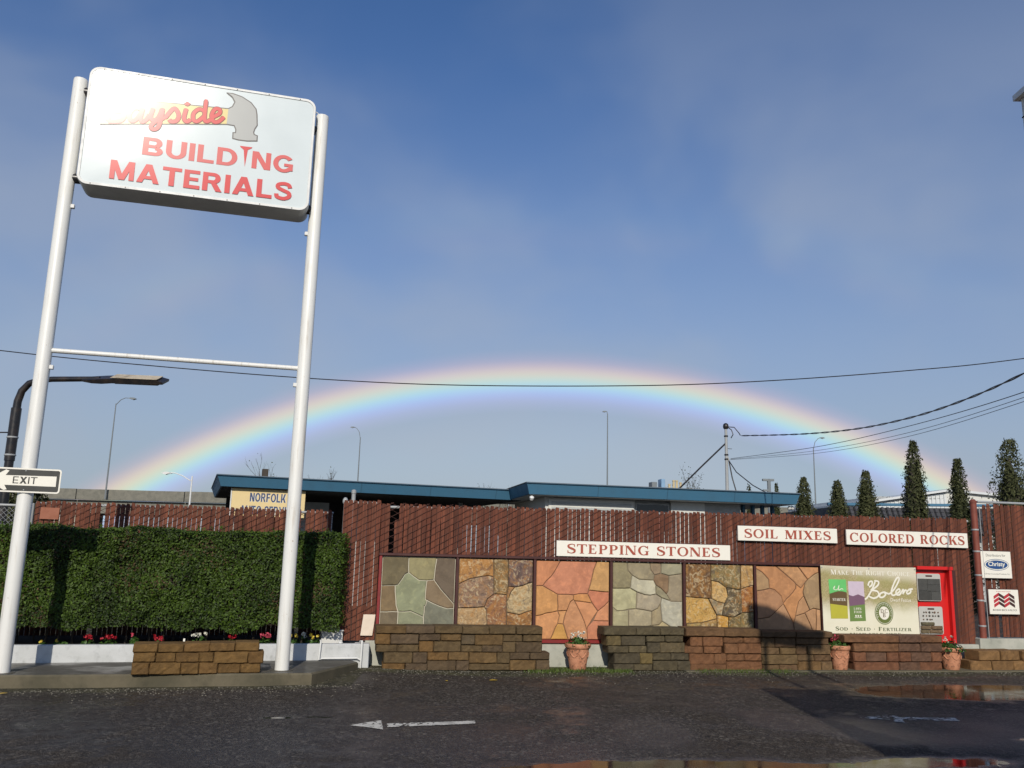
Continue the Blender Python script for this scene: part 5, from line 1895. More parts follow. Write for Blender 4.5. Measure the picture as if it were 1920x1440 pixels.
for x, z in ((0.02, BH - 0.03), (0.83, BH - 0.035), (BW - 0.02, BH - 0.03)):
    MB().lathe([(0.012, 0), (0.012, 0.004), (0.005, 0.005)], 10).build('grommet', M['galv'], bn_).matrix_local = Matrix.Translation((x, bany(x, z) - 0.001, z)) @ Matrix.Rotation(R(90), 4, 'X')

# red display case with two sample boards
cs = thing('display_case', 'bright red open display case with two sample boards beside the banner', 'display case', to_world(W_O, W_A, 8.345, 0.0, 0.37), W_A)
MB().cbox(0, 0.0, 0, 0.625, 0.02, 1.17, 0.003).build('back_panel', M['bright_red'], cs)
MB().cbox(0.575, -0.075, 0.0, 0.625, -0.001, 1.13, 0.003).build('side_panel', M['bright_red'], cs)
MB().cbox(0.0, -0.085, 1.132, 0.640, 0.02, 1.185, 0.003).build('top_panel', M['bright_red'], cs)
MB().cbox(0.626, -0.06, 0.0, 0.70, 0.02, 1.13, 0.003).build('outer_post', M['frame_red'], cs)
M['sample_white'] = flat('white_plastic_board', (0.50, 0.49, 0.45), 0.4)
M['slate_tile'] = rough_stone('slate_tile', 0.25, 25, 0.3)
for nm, lab, z0, seed in (('sample_board', 'white sample board with four charcoal paver tiles in the upper half of the red case', 0.645, 1), ('sample_board', 'white sample board with stone chips and brown strips, lower half of the red case', 0.135, 2)):
    sb = thing(nm, lab, 'sample board', to_world(W_O, W_A, 8.358, -0.022, 0.37 + z0), W_A, 'sample boards in the red case')
    MB().prism(rrect(0, 0, 0.42, 0.425, 0.03), -0.014, 0.0).build('board', M['sample_white'], sb)
    MB().prism(rrect(0.155, 0.375, 0.275, 0.400, 0.010, 3), -0.0155, -0.0142).build('handle_slot', M['frame_red'], sb)
    if seed == 1:
        for x0, zz0, x1, zz1 in ((0.012, 0.165, 0.175, 0.345), (0.178, 0.255, 0.408, 0.345), (0.178, 0.145, 0.408, 0.252), (0.012, 0.012, 0.235, 0.162), (0.238, 0.012, 0.408, 0.142)):
            c_ = random.uniform(0.055, 0.085)
            obj('paver_tile', MB().cbox(x0, -0.024, zz0, x1, -0.0143, zz1, 0.003).mesh('tile', M['slate_tile']), sb, (c_, c_, c_ * 0.94))
    else:
        for k in range(16):
            x, z = 0.075 + (k % 6) * 0.052 + random.uniform(-0.01, 0.01), 0.335 - (k // 6) * 0.055
            s = random.uniform(0.012, 0.024)
            pl = [(x + s * math.cos(a_) * random.uniform(0.6, 1.1), z + s * math.sin(a_) * random.uniform(0.6, 1.0)) for a_ in [q * 1.05 for q in range(6)]]
            obj('stone_chip', MB().prism(pl, -0.022, -0.0143).mesh('chip', M['stone']), sb, random.choice([(0.06, 0.055, 0.05), (0.16, 0.10, 0.07), (0.10, 0.09, 0.08)]))
        for x0, zz0, x1, zz1 in ((0.02, 0.135, 0.26, 0.185), (0.01, 0.072, 0.19, 0.130), (0.195, 0.072, 0.40, 0.130), (0.01, 0.012, 0.16, 0.068), (0.165, 0.012, 0.40, 0.068)):
            obj('ledge_strip', block_mesh(x1 - x0, 0.02, zz1 - zz0, 700 + int(x0 * 1000)), sb, (0.17 * random.uniform(0.8, 1.1), 0.125, 0.075), (x0, -0.034, zz0))

# two square signs on the right fence
M['v_blue'] = flat('blue_print', (0.022, 0.075, 0.22), 0.4)
M['v_txt'] = flat('grey_print', (0.12, 0.12, 0.12), 0.5)
M['v_crim'] = flat('crimson_print', (0.46, 0.035, 0.045), 0.45)
M['v_choc'] = flat('chocolate_print', (0.055, 0.022, 0.020), 0.5)
sg = thing('square_sign', 'white square sign with a blue oval lettered Christy on the right fence', 'sign', to_world(W_O, W_A, 9.603, 0.045, 1.392), W_A)
MB().cbox(0, -0.018, 0, 0.56, 0.0, 0.43, 0.003).build('board', M['board_white'], sg)
MB().cbox(-0.010, 0.001, -0.012, 0.57, 0.014, 0.445, 0.002).build('backing', M['frame_red'], sg)
ov = lambda rx, rz, n=40: [(0.282 + rx * math.cos(2 * math.pi * k / n), 0.215 + rz * math.sin(2 * math.pi * k / n)) for k in range(n)]
MB().prism(ov(0.232, 0.092), -0.0188, -0.0182).build('oval_line', M['v_blue'], sg)
MB().prism(ov(0.224, 0.084), -0.0196, -0.0189).build('oval_gap', M['v_white'], sg)
MB().prism(ov(0.205, 0.070), -0.0204, -0.0197).build('oval', M['v_blue'], sg)
font_text('Christy', 0.125, 0.438, 0.172, 0.262, -0.0205, 0.02, 0.0008).build('lettering', M['v_white'], sg)
font_text('Distributors for', 0.095, 0.46, 0.345, 0.388, -0.0183, 0.0, 0.0006).build('lettering', M['v_txt'], sg)
font_text('Christy Concrete Products, Inc.', 0.05, 0.52, 0.050, 0.080, -0.0183, 0.0, 0.0006).build('lettering', M['v_txt'], sg)
sg = thing('square_sign', 'white square sign with red and brown zigzag chevrons low on the right fence', 'sign', to_world(W_O, W_A, 9.695, 0.045, 0.822), W_A)
MB().cbox(0, -0.018, 0, 0.552, 0.0, 0.39, 0.003).build('board', M['board_white'], sg)
MB().cbox(-0.010, 0.001, -0.012, 0.56, 0.014, 0.402, 0.002).build('backing', M['frame_red'], sg)
for r_ in range(3):
    z = 0.270 - r_ * 0.066
    for c2 in range(4):
        x = 0.085 + c2 * 0.097
        up_ = 1 if c2 % 2 == 0 else -1
        za, zb_ = (z - 0.035, z + 0.020) if up_ > 0 else (z + 0.020, z - 0.035)
        MB().prism([(x, za), (x + 0.096, zb_), (x + 0.096, zb_ + 0.050), (x, za + 0.050)], -0.0188, -0.0182).build('chevron', M['v_crim'] if up_ > 0 else M['v_choc'], sg)
font_text('McNEAR BRICK & BLOCK', 0.055, 0.505, 0.052, 0.082, -0.0183, 0.006, 0.0006).build('lettering', M['v_txt'], sg)
font_text('Authorized Dealer', 0.14, 0.42, 0.352, 0.368, -0.0183, 0.0, 0.0006).build('lettering', M['v_crim'], sg)
# small notice near the panel corner
nt = thing('notice_board', 'small blank weathered white board low on the fence beside the leftmost stone panel', 'board', to_world(W_O, W_A, -0.330, 0.02, 0.415), W_A)
o = MB().cbox(0, -0.014, 0, 0.165, 0.0, 0.285, 0.002)
o.v = [(x + 0.03 * (z / 0.285), y, z) for x, y, z in o.v]
o.build('board', paint('weathered_board', (0.72, 0.62, 0.50), 0.7, 0.3, (0.45, 0.34, 0.24)), nt)
nt = thing('blank_plate', 'blank orange-brown plate fixed on the slat fence above the hedge, far left', 'plate', to_world(H_O, H_A, -3.90, 1.69, 1.895), H_A)
MB().cbox(0, -0.006, 0, 0.245, 0.0, 0.165, 0.002).build('plate', paint('painted_plate', (0.30, 0.10, 0.05), 0.6, 0.3), nt)


# ------------------------------------------------------------------ white pipe guard, utility box
pg = thing('pipe_guard', 'white painted pipe loop standing against the white kerb wall', 'pipe', to_world(H_O, H_A, 0, 0), H_A)
MB().tube([(-0.005, 0.05, 0.385), (-0.005, -0.035, 0.392), (-0.02, -0.035, 0.150), (0.02, -0.035, 0.168), (0.48, -0.035, 0.168), (0.53, -0.035, 0.14)], 0.013, 8).build('lower_pipe', M['white_metal'], pg, 50)
MB().tube([(0.52, 0.05, 0.372), (0.535, -0.035, 0.385), (0.535, -0.035, 0.30), (0.53, -0.035, 0.02)], 0.014, 8).build('riser', M['white_metal'], pg, 50)
bx = thing('utility_box', 'pale grey metal utility box behind the kerb wall at the end of the hedge', 'utility box', to_world(H_O, H_A, 0.03, 0.36, 0.28), H_A)
MB().cbox(0, 0, 0, 0.285, 0.22, 0.195, 0.006).build('case', M['white_metal'], bx)
MB().cbox(-0.012, -0.012, 0.196, 0.297, 0.23, 0.212, 0.004).build('lid', M['white_metal'], bx)
lt = thing('white_stone', 'small round white stone on the kerb wall beside the utility box', 'stone', to_world(H_O, H_A, 0.26, 0.06, 0.345), H_A)
MB().lathe([(0.005, 0.0), (0.03, 0.004), (0.032, 0.014), (0.02, 0.026), (0.004, 0.03)], 12).build('stone', M['white_metal'], lt, 60)

# ------------------------------------------------------------------ flowers in the bed
M['petal_red'] = foliage('crimson_petal', (0.30, 0.012, 0.020), (0.55, 0.03, 0.05), 0.5, 0.2)
M['petal_pink'] = foliage('rose_petal', (0.50, 0.05, 0.09), (0.75, 0.14, 0.20), 0.5, 0.2)
M['petal_white'] = foliage('white_petal', (0.60, 0.58, 0.48), (0.82, 0.80, 0.70), 0.5, 0.2)
M['petal_yellow'] = foliage('yellow_petal', (0.55, 0.40, 0.03), (0.80, 0.66, 0.12), 0.5, 0.2)


def bedding_plant(name, label, cat, loc, petal, r=0.09, h=0.12, nl=60, npt=40, lsize=0.045, psize=0.03, group=None, flw=6, tall=0.04):
    p = thing(name, label, cat, loc, random.uniform(0, 6), group)
    th = rng.uniform(0, 2 * np.pi, nl)
    rr = r * np.sqrt(rng.uniform(0, 1, nl))
    zz = h * (0.15 + 0.75 * rng.uniform(0, 1, nl) * (1 - (rr / r) ** 2 * 0.6))
    pos = np.stack([rr * np.cos(th), rr * np.sin(th), zz], 1)
    nr_ = np.stack([np.cos(th) * 0.6, np.sin(th) * 0.6, np.ones(nl)], 1)
    obj('leaves', leaf_mesh('leaves', pos, nr_, lsize, rng.uniform(0, 1, nl), M['plant'], 0.7, 0.25, 0.35), p)
    cs_ = [(r * 0.75 * math.sqrt(random.random()), random.uniform(0, 6.28)) for _ in range(flw)]
    pts, nn = [], []
    for k in range(npt):
        a, b = cs_[k % flw]
        c = np.array([a * math.cos(b), a * math.sin(b), h * 0.95 + tall * ((k % flw) / flw)])
        d = rng.normal(0, 1, 3)
        d /= np.linalg.norm(d)
        pts.append(c + d * psize * 0.5)
        nn.append(d)
    obj('blooms', leaf_mesh('blooms', np.array(pts), np.array(nn), psize, rng.uniform(0, 1, npt), M[petal], 0.8, 0.3, 0.4), p)['kind'] = 'stuff'
    return p


FL = [(-3.36, 0.33, 'petal_yellow', 'single yellow primrose at the far left of the flower bed', 'primrose', 0.05, 0.08, 1),
      (-3.16, 0.38, 'petal_yellow', 'leafy green bedding plant beside the left sign post, hardly in bloom', 'bedding plant', 0.10, 0.10, 1),
      (-2.86, 0.40, 'petal_red', 'dim crimson cyclamen left of the shadow edge in the flower bed', 'cyclamen', 0.08, 0.12, 4),
      (-2.62, 0.36, 'petal_red', 'broad crimson cyclamen clump left of the pink bloom', 'cyclamen', 0.11, 0.12, 8),
      (-2.32, 0.40, 'petal_pink', 'single rose pink cyclamen standing taller in the flower bed', 'cyclamen', 0.06, 0.16, 1),
      (-2.03, 0.36, 'petal_red', 'red cyclamen right of the pink one in the flower bed', 'cyclamen', 0.10, 0.11, 7),
      (-1.53, 0.36, 'petal_white', 'white cyclamen above the left end of the short block wall', 'cyclamen', 0.12, 0.15, 8),
      (-1.13, 0.36, 'petal_red', 'dark red cyclamen behind the middle of the short block wall', 'cyclamen', 0.10, 0.13, 5),
      (-0.72, 0.36, 'petal_pink', 'bright pinkish red cyclamen behind the right end of the short block wall', 'cyclamen', 0.10, 0.14, 7),
      (-0.52, 0.40, 'petal_red', 'small red cyclamen nearest the right sign post', 'cyclamen', 0.07, 0.13, 4),
      (-0.38, 0.34, 'petal_yellow', 'yellow primrose just left of the right sign post', 'primrose', 0.12, 0.13, 5),
      (0.02 - 0.24, 0.36, 'petal_white', 'white primrose just right of the right sign post', 'primrose', 0.08, 0.15, 4),
      (-0.08, 0.36, 'petal_yellow', 'cream primrose with dark leaves nearest the utility box', 'primrose', 0.11, 0.13, 3)]
for x, y, pt, lab, cat, r_, h_, fl in FL:
    bedding_plant(cat.replace(' ', '_'), lab, cat, to_world(H_O, H_A, x, y - 0.17, 0.29), pt, r_, h_, 70, fl * 7, 0.05, 0.034, 'bedding flowers along the hedge', fl)
mk = thing('plant_marker', 'small white peg stuck in the flower bed left of the white cyclamen', 'peg', to_world(H_O, H_A, -1.72, 0.16, 0.28), H_A)
MB().cbox(-0.012, -0.003, 0, 0.012, 0.003, 0.125, 0.002).build('peg', M['board_white'], mk)
mk = thing('plant_marker', 'small white peg in the flower bed above the short block wall', 'peg', to_world(H_O, H_A, -1.02 + 0.08, 0.16, 0.28), H_A)
MB().cbox(-0.012, -0.003, 0, 0.012, 0.003, 0.105, 0.002).build('peg', M['board_white'], mk)

# ------------------------------------------------------------------ terracotta pots
t = NT('terracotta')
v = t.coord()
a = t.noise(v, 7, 6, 0.65, 0.5)
b = t.noise(v, 34, 5, 0.65)
k = t.mix(t.rng(a, 0.4, 0.68, 0, 1), (0.54, 0.25, 0.145), (0.42, 0.175, 0.095))
k = t.mix(t.math('MULTIPLY', t.rng(b, 0.53, 0.62, 0, 0.9), t.rng(a, 0.42, 0.58, 0.1, 1)), k, (0.09, 0.06, 0.042))
k = t.mix(t.rng(a, 0.22, 0.36, 0.5, 0), k, (0.56, 0.34, 0.22))
t.set(color=k, rough=0.85, spec=0.25)
t.bump(t.math('ADD', a, t.math('MULTIPLY', b, 0.6)), 0.7, 0.02)
M['terracotta'] = t.m


def pot(label, loc, petal, r=0.17, h=0.36, bloom=12, wide=1.0, lush=1.0):
    p = thing('flower_pot', label, 'flower pot', loc, random.uniform(0, 6.28), 'terracotta flower pots')
    body = MB().lathe([(r * 0.60, 0.0), (r * 0.64, 0.01), (r * 0.70, h * 0.25), (r * 0.80, h * 0.55), (r * 0.86, h * 0.80), (r * 0.80, h * 0.80), (r * 0.5, h * 0.78)], 32).build('pot_body', M['terracotta'], p, 50)
    MB().lathe([(r * 0.865, h * 0.80), (r * 0.93, h * 0.82), (r, h * 0.88), (r * 1.0, h * 0.95), (r * 0.95, h), (r * 0.86, h), (r * 0.82, h * 0.93), (r * 0.80, h * 0.86)], 32, wob=0.006).build('rim', M['terracotta'], p, 50)
    for k in range(8):
        an = k * math.pi / 4
        q = []
        for j in range(9):
            u = j / 8
            aa = an + u * math.pi / 4
            z = h * (0.66 - 0.16 * math.sin(math.pi * u))
            rad = r * (0.70 + 0.13 * (z / h - 0.25) / 0.55 * 1.1)
            q.append((rad * math.cos(aa) * 1.01, rad * math.sin(aa) * 1.01, z))
        MB().tube(q, 0.011, 6).build('garland', M['terracotta'], p, 50)
    MB().lathe([(r * 0.5, h * 0.86), (r * 0.83, h * 0.87), (r * 0.80, h * 0.90), (r * 0.2, h * 0.92)], 20).build('soil', M['soil'], p)
    n = int(150 * lush)
    th = rng.uniform(0, 2 * np.pi, n)
    rr = r * 1.02 * wide * np.sqrt(rng.uniform(0, 1, n))
    zz = h * 0.93 + 0.10 * lush * rng.uniform(0, 1, n) * (1.05 - (rr / (r * 1.05 * wide)) ** 2) - np.where(rr > r, 0.02, 0)
    pos = np.stack([rr * np.cos(th), rr * np.sin(th), zz], 1)
    nr_ = np.stack([np.cos(th), np.sin(th), np.full(n, 0.9)], 1)
    obj('leaves', leaf_mesh('leaves', pos, nr_, 0.06, rng.uniform(0, 0.6, n), M['plant'], 0.65, 0.25, 0.4), p)
    pts, nn = [], []
    for k in range(bloom):
        a_, b_ = r * 0.75 * math.sqrt(random.random()), random.uniform(0, 6.28)
        c_ = np.array([a_ * math.cos(b_), a_ * math.sin(b_), h * 0.95 + 0.10 * lush + random.uniform(-0.02, 0.06)])
        for q in range(5):
            d = rng.normal(0, 1, 3) + np.array([0, 0, 0.6])
            d /= np.linalg.norm(d)
            pts.append(c_ + d * 0.014)
            nn.append(d)
    obj('blooms', leaf_mesh('blooms', np.array(pts), np.array(nn), 0.036, rng.uniform(0, 1, len(pts)), M[petal], 0.6, 0.3, 0.3), p)['kind'] = 'stuff'
    return p


pot('terracotta garland pot of white cyclamen in the gap between the two left block walls', to_world(W_O, W_A, 2.72, -0.27, 0.0), 'petal_white', 0.185, 0.36, 14)
pot('terracotta pot of pink cyclamen left of the red-brown block wall under the banner', to_world(W_O, W_A, 6.78, -0.30, 0.0), 'petal_pink', 0.165, 0.36, 8)
pot('terracotta pot of white flowers with trailing greens at the right end, below the red case', to_world(W_O, W_A, 8.66, -0.30, 0.0), 'petal_white', 0.185, 0.34, 7, 1.15, 1.1)

# ------------------------------------------------------------------ grass and grit at the foot of the walls
n = 11000
sx_ = rng.uniform(-0.3, 6.3, n)
dens = vnoise(sx_, sx_ * 0, 0.8, 31)
wgt = np.where((sx_ > 2.2) & (sx_ < 3.45), 1.0, np.clip((dens - 0.45) * 2.2, 0, 0.6))
keep = rng.uniform(0, 1, n) < wgt
sx_ = sx_[keep]
n = len(sx_)
dy_ = np.where((sx_ > 2.3) & (sx_ < 3.15) & (rng.uniform(0, 1, n) < 0.5), -rng.uniform(0.06, 0.6, n), -(0.43 + rng.exponential(0.07, n)))
V, F, T = [], [], []
for i in range(n):
    bx_, by_, _ = to_world(W_O, W_A, sx_[i], dy_[i])
    hgt = random.uniform(0.015, 0.05)
    an = random.uniform(0, 6.28)
    lx, ly = math.cos(an) * 0.02, math.sin(an) * 0.02
    wx, wy = -math.sin(an) * 0.005, math.cos(an) * 0.005
    z0 = float(ground_h(bx_, by_)) - 0.004
    o_ = len(V)
    V += [(bx_ - wx, by_ - wy, z0), (bx_ + wx, by_ + wy, z0), (bx_ + lx, by_ + ly, z0 + hgt)]
    F.append((o_, o_ + 1, o_ + 2))
    T += [random.random()] * 3
me = bpy.data.meshes.new('grass')
me.from_pydata(V, [], F)
at = me.attributes.new('tint', 'FLOAT', 'POINT')
at.data.foreach_set('value', np.array(T, np.float32))
me.materials.append(M['grass'])
tag(obj('grass', me), 'thin green grass and moss along the foot of the block walls', 'grass', kind='stuff')
mb = MB()
for i in range(2600):
    if random.random() < 0.72:
        s = random.uniform(-0.9, 9.5)
        bx_, by_, _ = to_world(W_O, W_A, s, -(0.43 + random.expovariate(4.0)))
    else:
        bx_, by_, _ = to_world(H_O, H_A, random.uniform(-4.5, 0.4), -(1.22 + random.expovariate(5.0)))
    r_ = random.uniform(0.004, 0.012)
    z0 = float(ground_h(bx_, by_))
    q = [(bx_ + r_ * random.uniform(0.7, 1.2) * math.cos(k * 1.57 + 0.4), by_ + r_ * random.uniform(0.7, 1.2) * math.sin(k * 1.57 + 0.4), z0) for k in range(4)] + [(bx_ + random.uniform(-0.3, 0.3) * r_, by_, z0 + r_ * 0.8)]
    mb.add(q, [(0, 1, 4), (1, 2, 4), (2, 3, 4), (3, 0, 4)])
tag(mb.build('gravel', concrete('grit', (0.20, 0.18, 0.14), (0.12, 0.11, 0.085), 0, 0.9)), 'loose grit washed against the block walls and the island kerb', 'gravel', kind='stuff')
M['leaf_yellow'] = flat('fallen_leaf', (0.50, 0.33, 0.03), 0.5)


def fallen(label, x, y, s, rz):
    z = float(ground_h(x, y)) + 0.006
    p = MB()
    pts_ = [(-1, 0), (-0.5, 0.42), (0.1, 0.5), (0.7, 0.3), (1.0, 0), (0.7, -0.3), (0.1, -0.5), (-0.5, -0.42)]
    vs_ = [(a_ * s, b_ * s, 0.008 * (b_ * b_ * 4) + 0.004 * a_ * a_) for a_, b_ in pts_] + [(a_ * s, b_ * s, 0.008 * (b_ * b_ * 4) + 0.004 * a_ * a_ + 0.002) for a_, b_ in pts_]
    p.add(vs_, [tuple(range(8))[::-1], tuple(range(8, 16))] + [(i, (i + 1) % 8, (i + 1) % 8 + 8, i + 8) for i in range(8)])
    o = p.build('fallen_leaf', M['leaf_yellow'])
    o.location = (x, y, z)
    o.rotation_euler.z = rz
    tag(o, label, 'leaf', 'yellow leaves on the asphalt')


fallen('yellow fallen leaf on the asphalt in front of the long brown block wall', -0.138, 11.375, 0.055, 0.3)
fallen('yellow fallen leaf at the far left edge beside the island kerb', -5.26, 9.50, 0.05, 0.9)
fallen('tiny yellow fallen leaf between the island and the first fallen leaf', -0.72, 11.22, 0.03, 1.9)

# ------------------------------------------------------------------ box sign at the right, casting the soft shadow on the panels
M['siding'] = paint('white_box_paint', (0.66, 0.64, 0.58), 0.5, 0.15)
cb = thing('box_sign', 'white box sign on arms whose capped corner just enters at the upper right', 'sign', (3.832, 6.0, 0.08), 0.0)
MB().prism([(0.0, 4.56), (1.02, 4.56), (1.02, 4.76), (0.30, 5.018), (0.0, 5.018)], -0.42, 0.0).build('cabinet', M['siding'], cb)
MB().prism([(-0.04, 5.02), (0.30, 5.02), (1.05, 4.75), (1.05, 4.795), (0.30, 5.065), (-0.04, 5.065)], -0.46, 0.04).build('cap', M['white_metal'], cb)
MB().cbox(-0.006, -0.426, 4.862, 0.60, 0.006, 4.872, 0.002).build('joint_strip', M['dark'], cb)
for x in (0.12, 0.80):
    MB().tube([(x, -1.34, 3.62), (x, -1.20, 4.30), (x, -0.30, 4.62)], 0.035, 10).build('support_arm', M['pole_white'], cb, 40)
MB().lathe([(0.008, 0), (0.008, 0.006), (0.003, 0.008)], 8).build('screw', M['black'], cb).matrix_local = Matrix.Translation((0.05, 0.04, 5.045)) @ Matrix.Rotation(R(-90), 4, 'X')
wg = thing('shop_building', 'white shop building just out of frame at right that shades the asphalt', 'building', (3.40, 4.75, 0.0), 0.0)
MB().box(0.0, -11.0, 0.0, 9.0, 0.0, 3.60).build('wall', M['siding'], wg)
MB().cbox(-0.06, -11.1, 3.605, 9.1, 0.06, 3.74, 0.01).build('eave', M['white_metal'], wg)

# ------------------------------------------------------------------ blue roofed building behind the fence
B2_O, B_A = (0.447, 22.0, 0.0), R(10.94)
B1_O, B1_A = (-0.072, 24.344, 0.0), R(20.0)
M['grey_wall'] = paint('grey_stucco', (0.44, 0.45, 0.44), 0.8, 0.35, (0.22, 0.22, 0.21))
M['white_stucco'] = paint('white_stucco', (0.62, 0.62, 0.58), 0.8, 0.15)
M['roof_felt'] = flat('roof_felt', (0.16, 0.16, 0.16), 0.9)
M['glass'] = NT('window_glass').set(color=(0.012, 0.014, 0.018), rough=0.06, spec=0.6).m
M['cream'] = paint('cream_sign_panel', (0.72, 0.56, 0.28), 0.5, 0.12)
bl = thing('blue_roof_building', 'low flat roofed building with a long blue fascia behind the slat fence', 'building', B2_O, B_A)


def fascia(mb, x0, x1, yf, zt, h, batter, yback, lret=True, rret=True):
    """battered fascia board round the eave; bottom edge set in by batter"""
    v0 = [(x0, yf, zt), (x1, yf, zt), (x1 - batter, yf + batter, zt - h), (x0 + batter, yf + batter, zt - h)]
    v1 = [(x0, yback, zt), (x1, yback, zt), (x1 - batter, yback, zt - h), (x0 + batter, yback, zt - h)]
    mb.add(v0 + v1, [(0, 1, 2, 3), (0, 3, 7, 4), (1, 5, 6, 2), (4, 7, 6, 5), (0, 4, 5, 1), (3, 2, 6, 7)])


mb = MB(); fascia(mb, 0.0, 7.60, 0.0, 3.365, 0.285, 0.085, 5.0)
f2 = mb.build('fascia', M['blue_fascia'], bl)
M['seam'] = flat('fascia_seam', (0.03, 0.085, 0.14), 0.6)
for x in (1.9, 3.8, 5.7):
    MB().add([(x, -0.004, 3.362), (x + 0.014, -0.004, 3.362), (x + 0.014, 0.080, 3.083), (x, 0.080, 3.083)], [(0, 1, 2, 3)]).build('seam', M['seam'], f2)
MB().cbox(-0.02, -0.03, 3.352, 7.62, -0.001, 3.372, 0.003).build('drip_edge', M['seam'], f2)
MB().box(0.12, 0.12, 3.066, 7.48, 4.9, 3.078).build('soffit', M['grey_wall'], bl)
MB().cbox(-0.02, -0.02, 3.367, 7.62, 5.0, 3.385, 0.004).build('roof', M['roof_felt'], bl)
MB().box(0.62, 0.55, 0.0, 3.08, 4.6, 3.06).build('wall', M['white_stucco'], bl)
MB().box(3.09, 0.65, 0.0, 6.15, 4.6, 3.06).build('wall', M['grey_wall'], bl)
MB().box(4.10, 0.53, 0.0, 5.06, 0.64, 3.06).build('pilaster_wall', M['white_stucco'], bl)
wn_ = MB().cbox(0.70, 0.50, 2.25, 3.04, 0.545, 3.03, 0.01).build('window', M['white_stucco'], bl)
for k in range(5):
    MB().cbox(0.78, 0.472, 2.36 + k * 0.13, 2.96, 0.498, 2.42 + k * 0.13, 0.004).build('louvre', M['grey_wall'], wn_)
wn_ = MB().cbox(3.10, 0.585, 2.2, 4.08, 0.645, 3.0, 0.01).build('window', M['grey_wall'], bl)
MB().box(3.15, 0.575, 2.25, 4.03, 0.584, 2.95).build('pane', M['glass'], wn_)
for x in (6.34, 6.63, 6.92, 7.22):
    MB().cbox(x - 0.035, 0.80, 0.0, x + 0.035, 0.94, 3.06, 0.006).build('column', M['blue_fascia'], bl)
lm = MB().lathe([(0.015, 0), (0.05, 0.02), (0.06, 0.09), (0.03, 0.12)], 12).build('flood_lamp', M['white_metal'], bl, 50)
lm.location = (0.16, 0.15, 2.93); lm.rotation_euler = (R(35), 0, 0)
lm = MB().lathe([(0.015, 0), (0.045, 0.02), (0.055, 0.08), (0.03, 0.11)], 12).build('flood_lamp', M['white_metal'], bl, 50)
lm.location = (7.40, 0.3, 2.94); lm.rotation_euler = (R(30), R(20), 0)
lm = MB().lathe([(0.015, 0), (0.045, 0.02), (0.055, 0.08), (0.03, 0.11)], 12).build('flood_lamp', M['white_metal'], bl, 50)
lm.location = (7.52, 0.3, 2.94); lm.rotation_euler = (R(30), R(-20), 0)

b1 = thing('blue_canopy', 'open forecourt canopy with blue fascia, left end behind the cream sign', 'canopy', B1_O, B1_A)
mb = MB(); fascia(mb, -7.75, 0.55, 0.0, 3.336, 0.275, 0.11, 6.0)
f1 = mb.build('fascia', M['blue_fascia'], b1)
for x in (-6.0, -4.1, -2.2, -0.3):
    MB().add([(x, -0.004, 3.333), (x + 0.014, -0.004, 3.333), (x + 0.014, 0.105, 3.064), (x, 0.105, 3.064)], [(0, 1, 2, 3)]).build('seam', M['seam'], f1)
MB().cbox(-7.77, -0.03, 3.324, 0.57, -0.001, 3.344, 0.003).build('drip_edge', M['seam'], f1)
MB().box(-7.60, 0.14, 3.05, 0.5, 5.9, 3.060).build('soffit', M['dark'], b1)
MB().cbox(-7.77, -0.02, 3.338, 0.57, 6.0, 3.356, 0.004).build('roof', M['roof_felt'], b1)
for x in (-7.2, -3.9, -0.6):
    MB().cbox(x - 0.06, 2.4, 0.0, x + 0.06, 2.52, 3.05, 0.006).build('column', M['grey_wall'], b1)
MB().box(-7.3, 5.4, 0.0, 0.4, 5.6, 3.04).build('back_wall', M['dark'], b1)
MB().box(-5.4, 2.2, 0.0, -4.6, 2.35, 2.86).build('wall_panel', M['grey_wall'], b1)
MB().box(-4.0, 2.2, 0.0, -3.2, 2.35, 2.78).build('wall_panel', M['grey_wall'], b1)
MB().cbox(-6.60, 1.0, 3.36, -6.44, 1.16, 3.63, 0.006).build('chimney', M['bark'], b1)
ns_ = thing('hanging_sign', 'cream panel lettered NORFOLK in blue hanging under the left end of the canopy', 'sign', to_world(B1_O, B1_A, -7.35, 0.30, 2.34), B1_A)
MB().cbox(0, -0.03, 0, 1.84, 0.03, 0.70, 0.006).build('panel', M['cream'], ns_)
MB().cbox(-0.03, -0.036, 0.0, -0.001, 0.036, 0.71, 0.003).build('frame', M['white_metal'], ns_)
M['v_norf'] = flat('blue_shadow_lettering', (0.045, 0.07, 0.16), 0.5)
M['v_norf2'] = flat('white_shadow_lettering', (0.72, 0.70, 0.62), 0.5)
for dx, dz, mt, dy in ((0.014, -0.010, 'v_norf2', -0.0305), (0, 0, 'v_norf', -0.0320)):
    for q in sans_text('NORFOLK', 0.445 + dx, 1.345 + dx, 0.375 + dz, 0.598 + dz, dy, T=0.25, t=0.17) + sans_text('AUTO SERVICE', 0.22 + dx, 1.62 + dx, 0.045 + dz, 0.268 + dz, dy, T=0.25, t=0.17):
        q.build('letter', M[mt], ns_)
for x in (0.2, 1.64):
    MB().tube([(x, 0, 0.69), (x, 0, 0.72)], 0.012, 6).build('hanger', M['galv'], ns_)
vp = thing('vent_pipe', 'short silver vent pipe showing above the fence corner under the canopy', 'vent pipe', (-2.55, 14.2, 0.0))
MB().lathe([(0.033, 0), (0.033, 2.48), (0.040, 2.485), (0.040, 2.53), (0.025, 2.545), (0.01, 2.55)], 16).build('pipe', M['galv'], vp, 40)
gp = thing('gate_post', 'ball capped grey gate post between the left fence and the narrow fence piece', 'post', (-2.53, 13.4, 0.0))
MB().lathe([(0.024, 0), (0.024, 2.27), (0.036, 2.28), (0.042, 2.305), (0.038, 2.34), (0.022, 2.365), (0.004, 2.372)], 16).build('post', M['galv'], gp, 50)

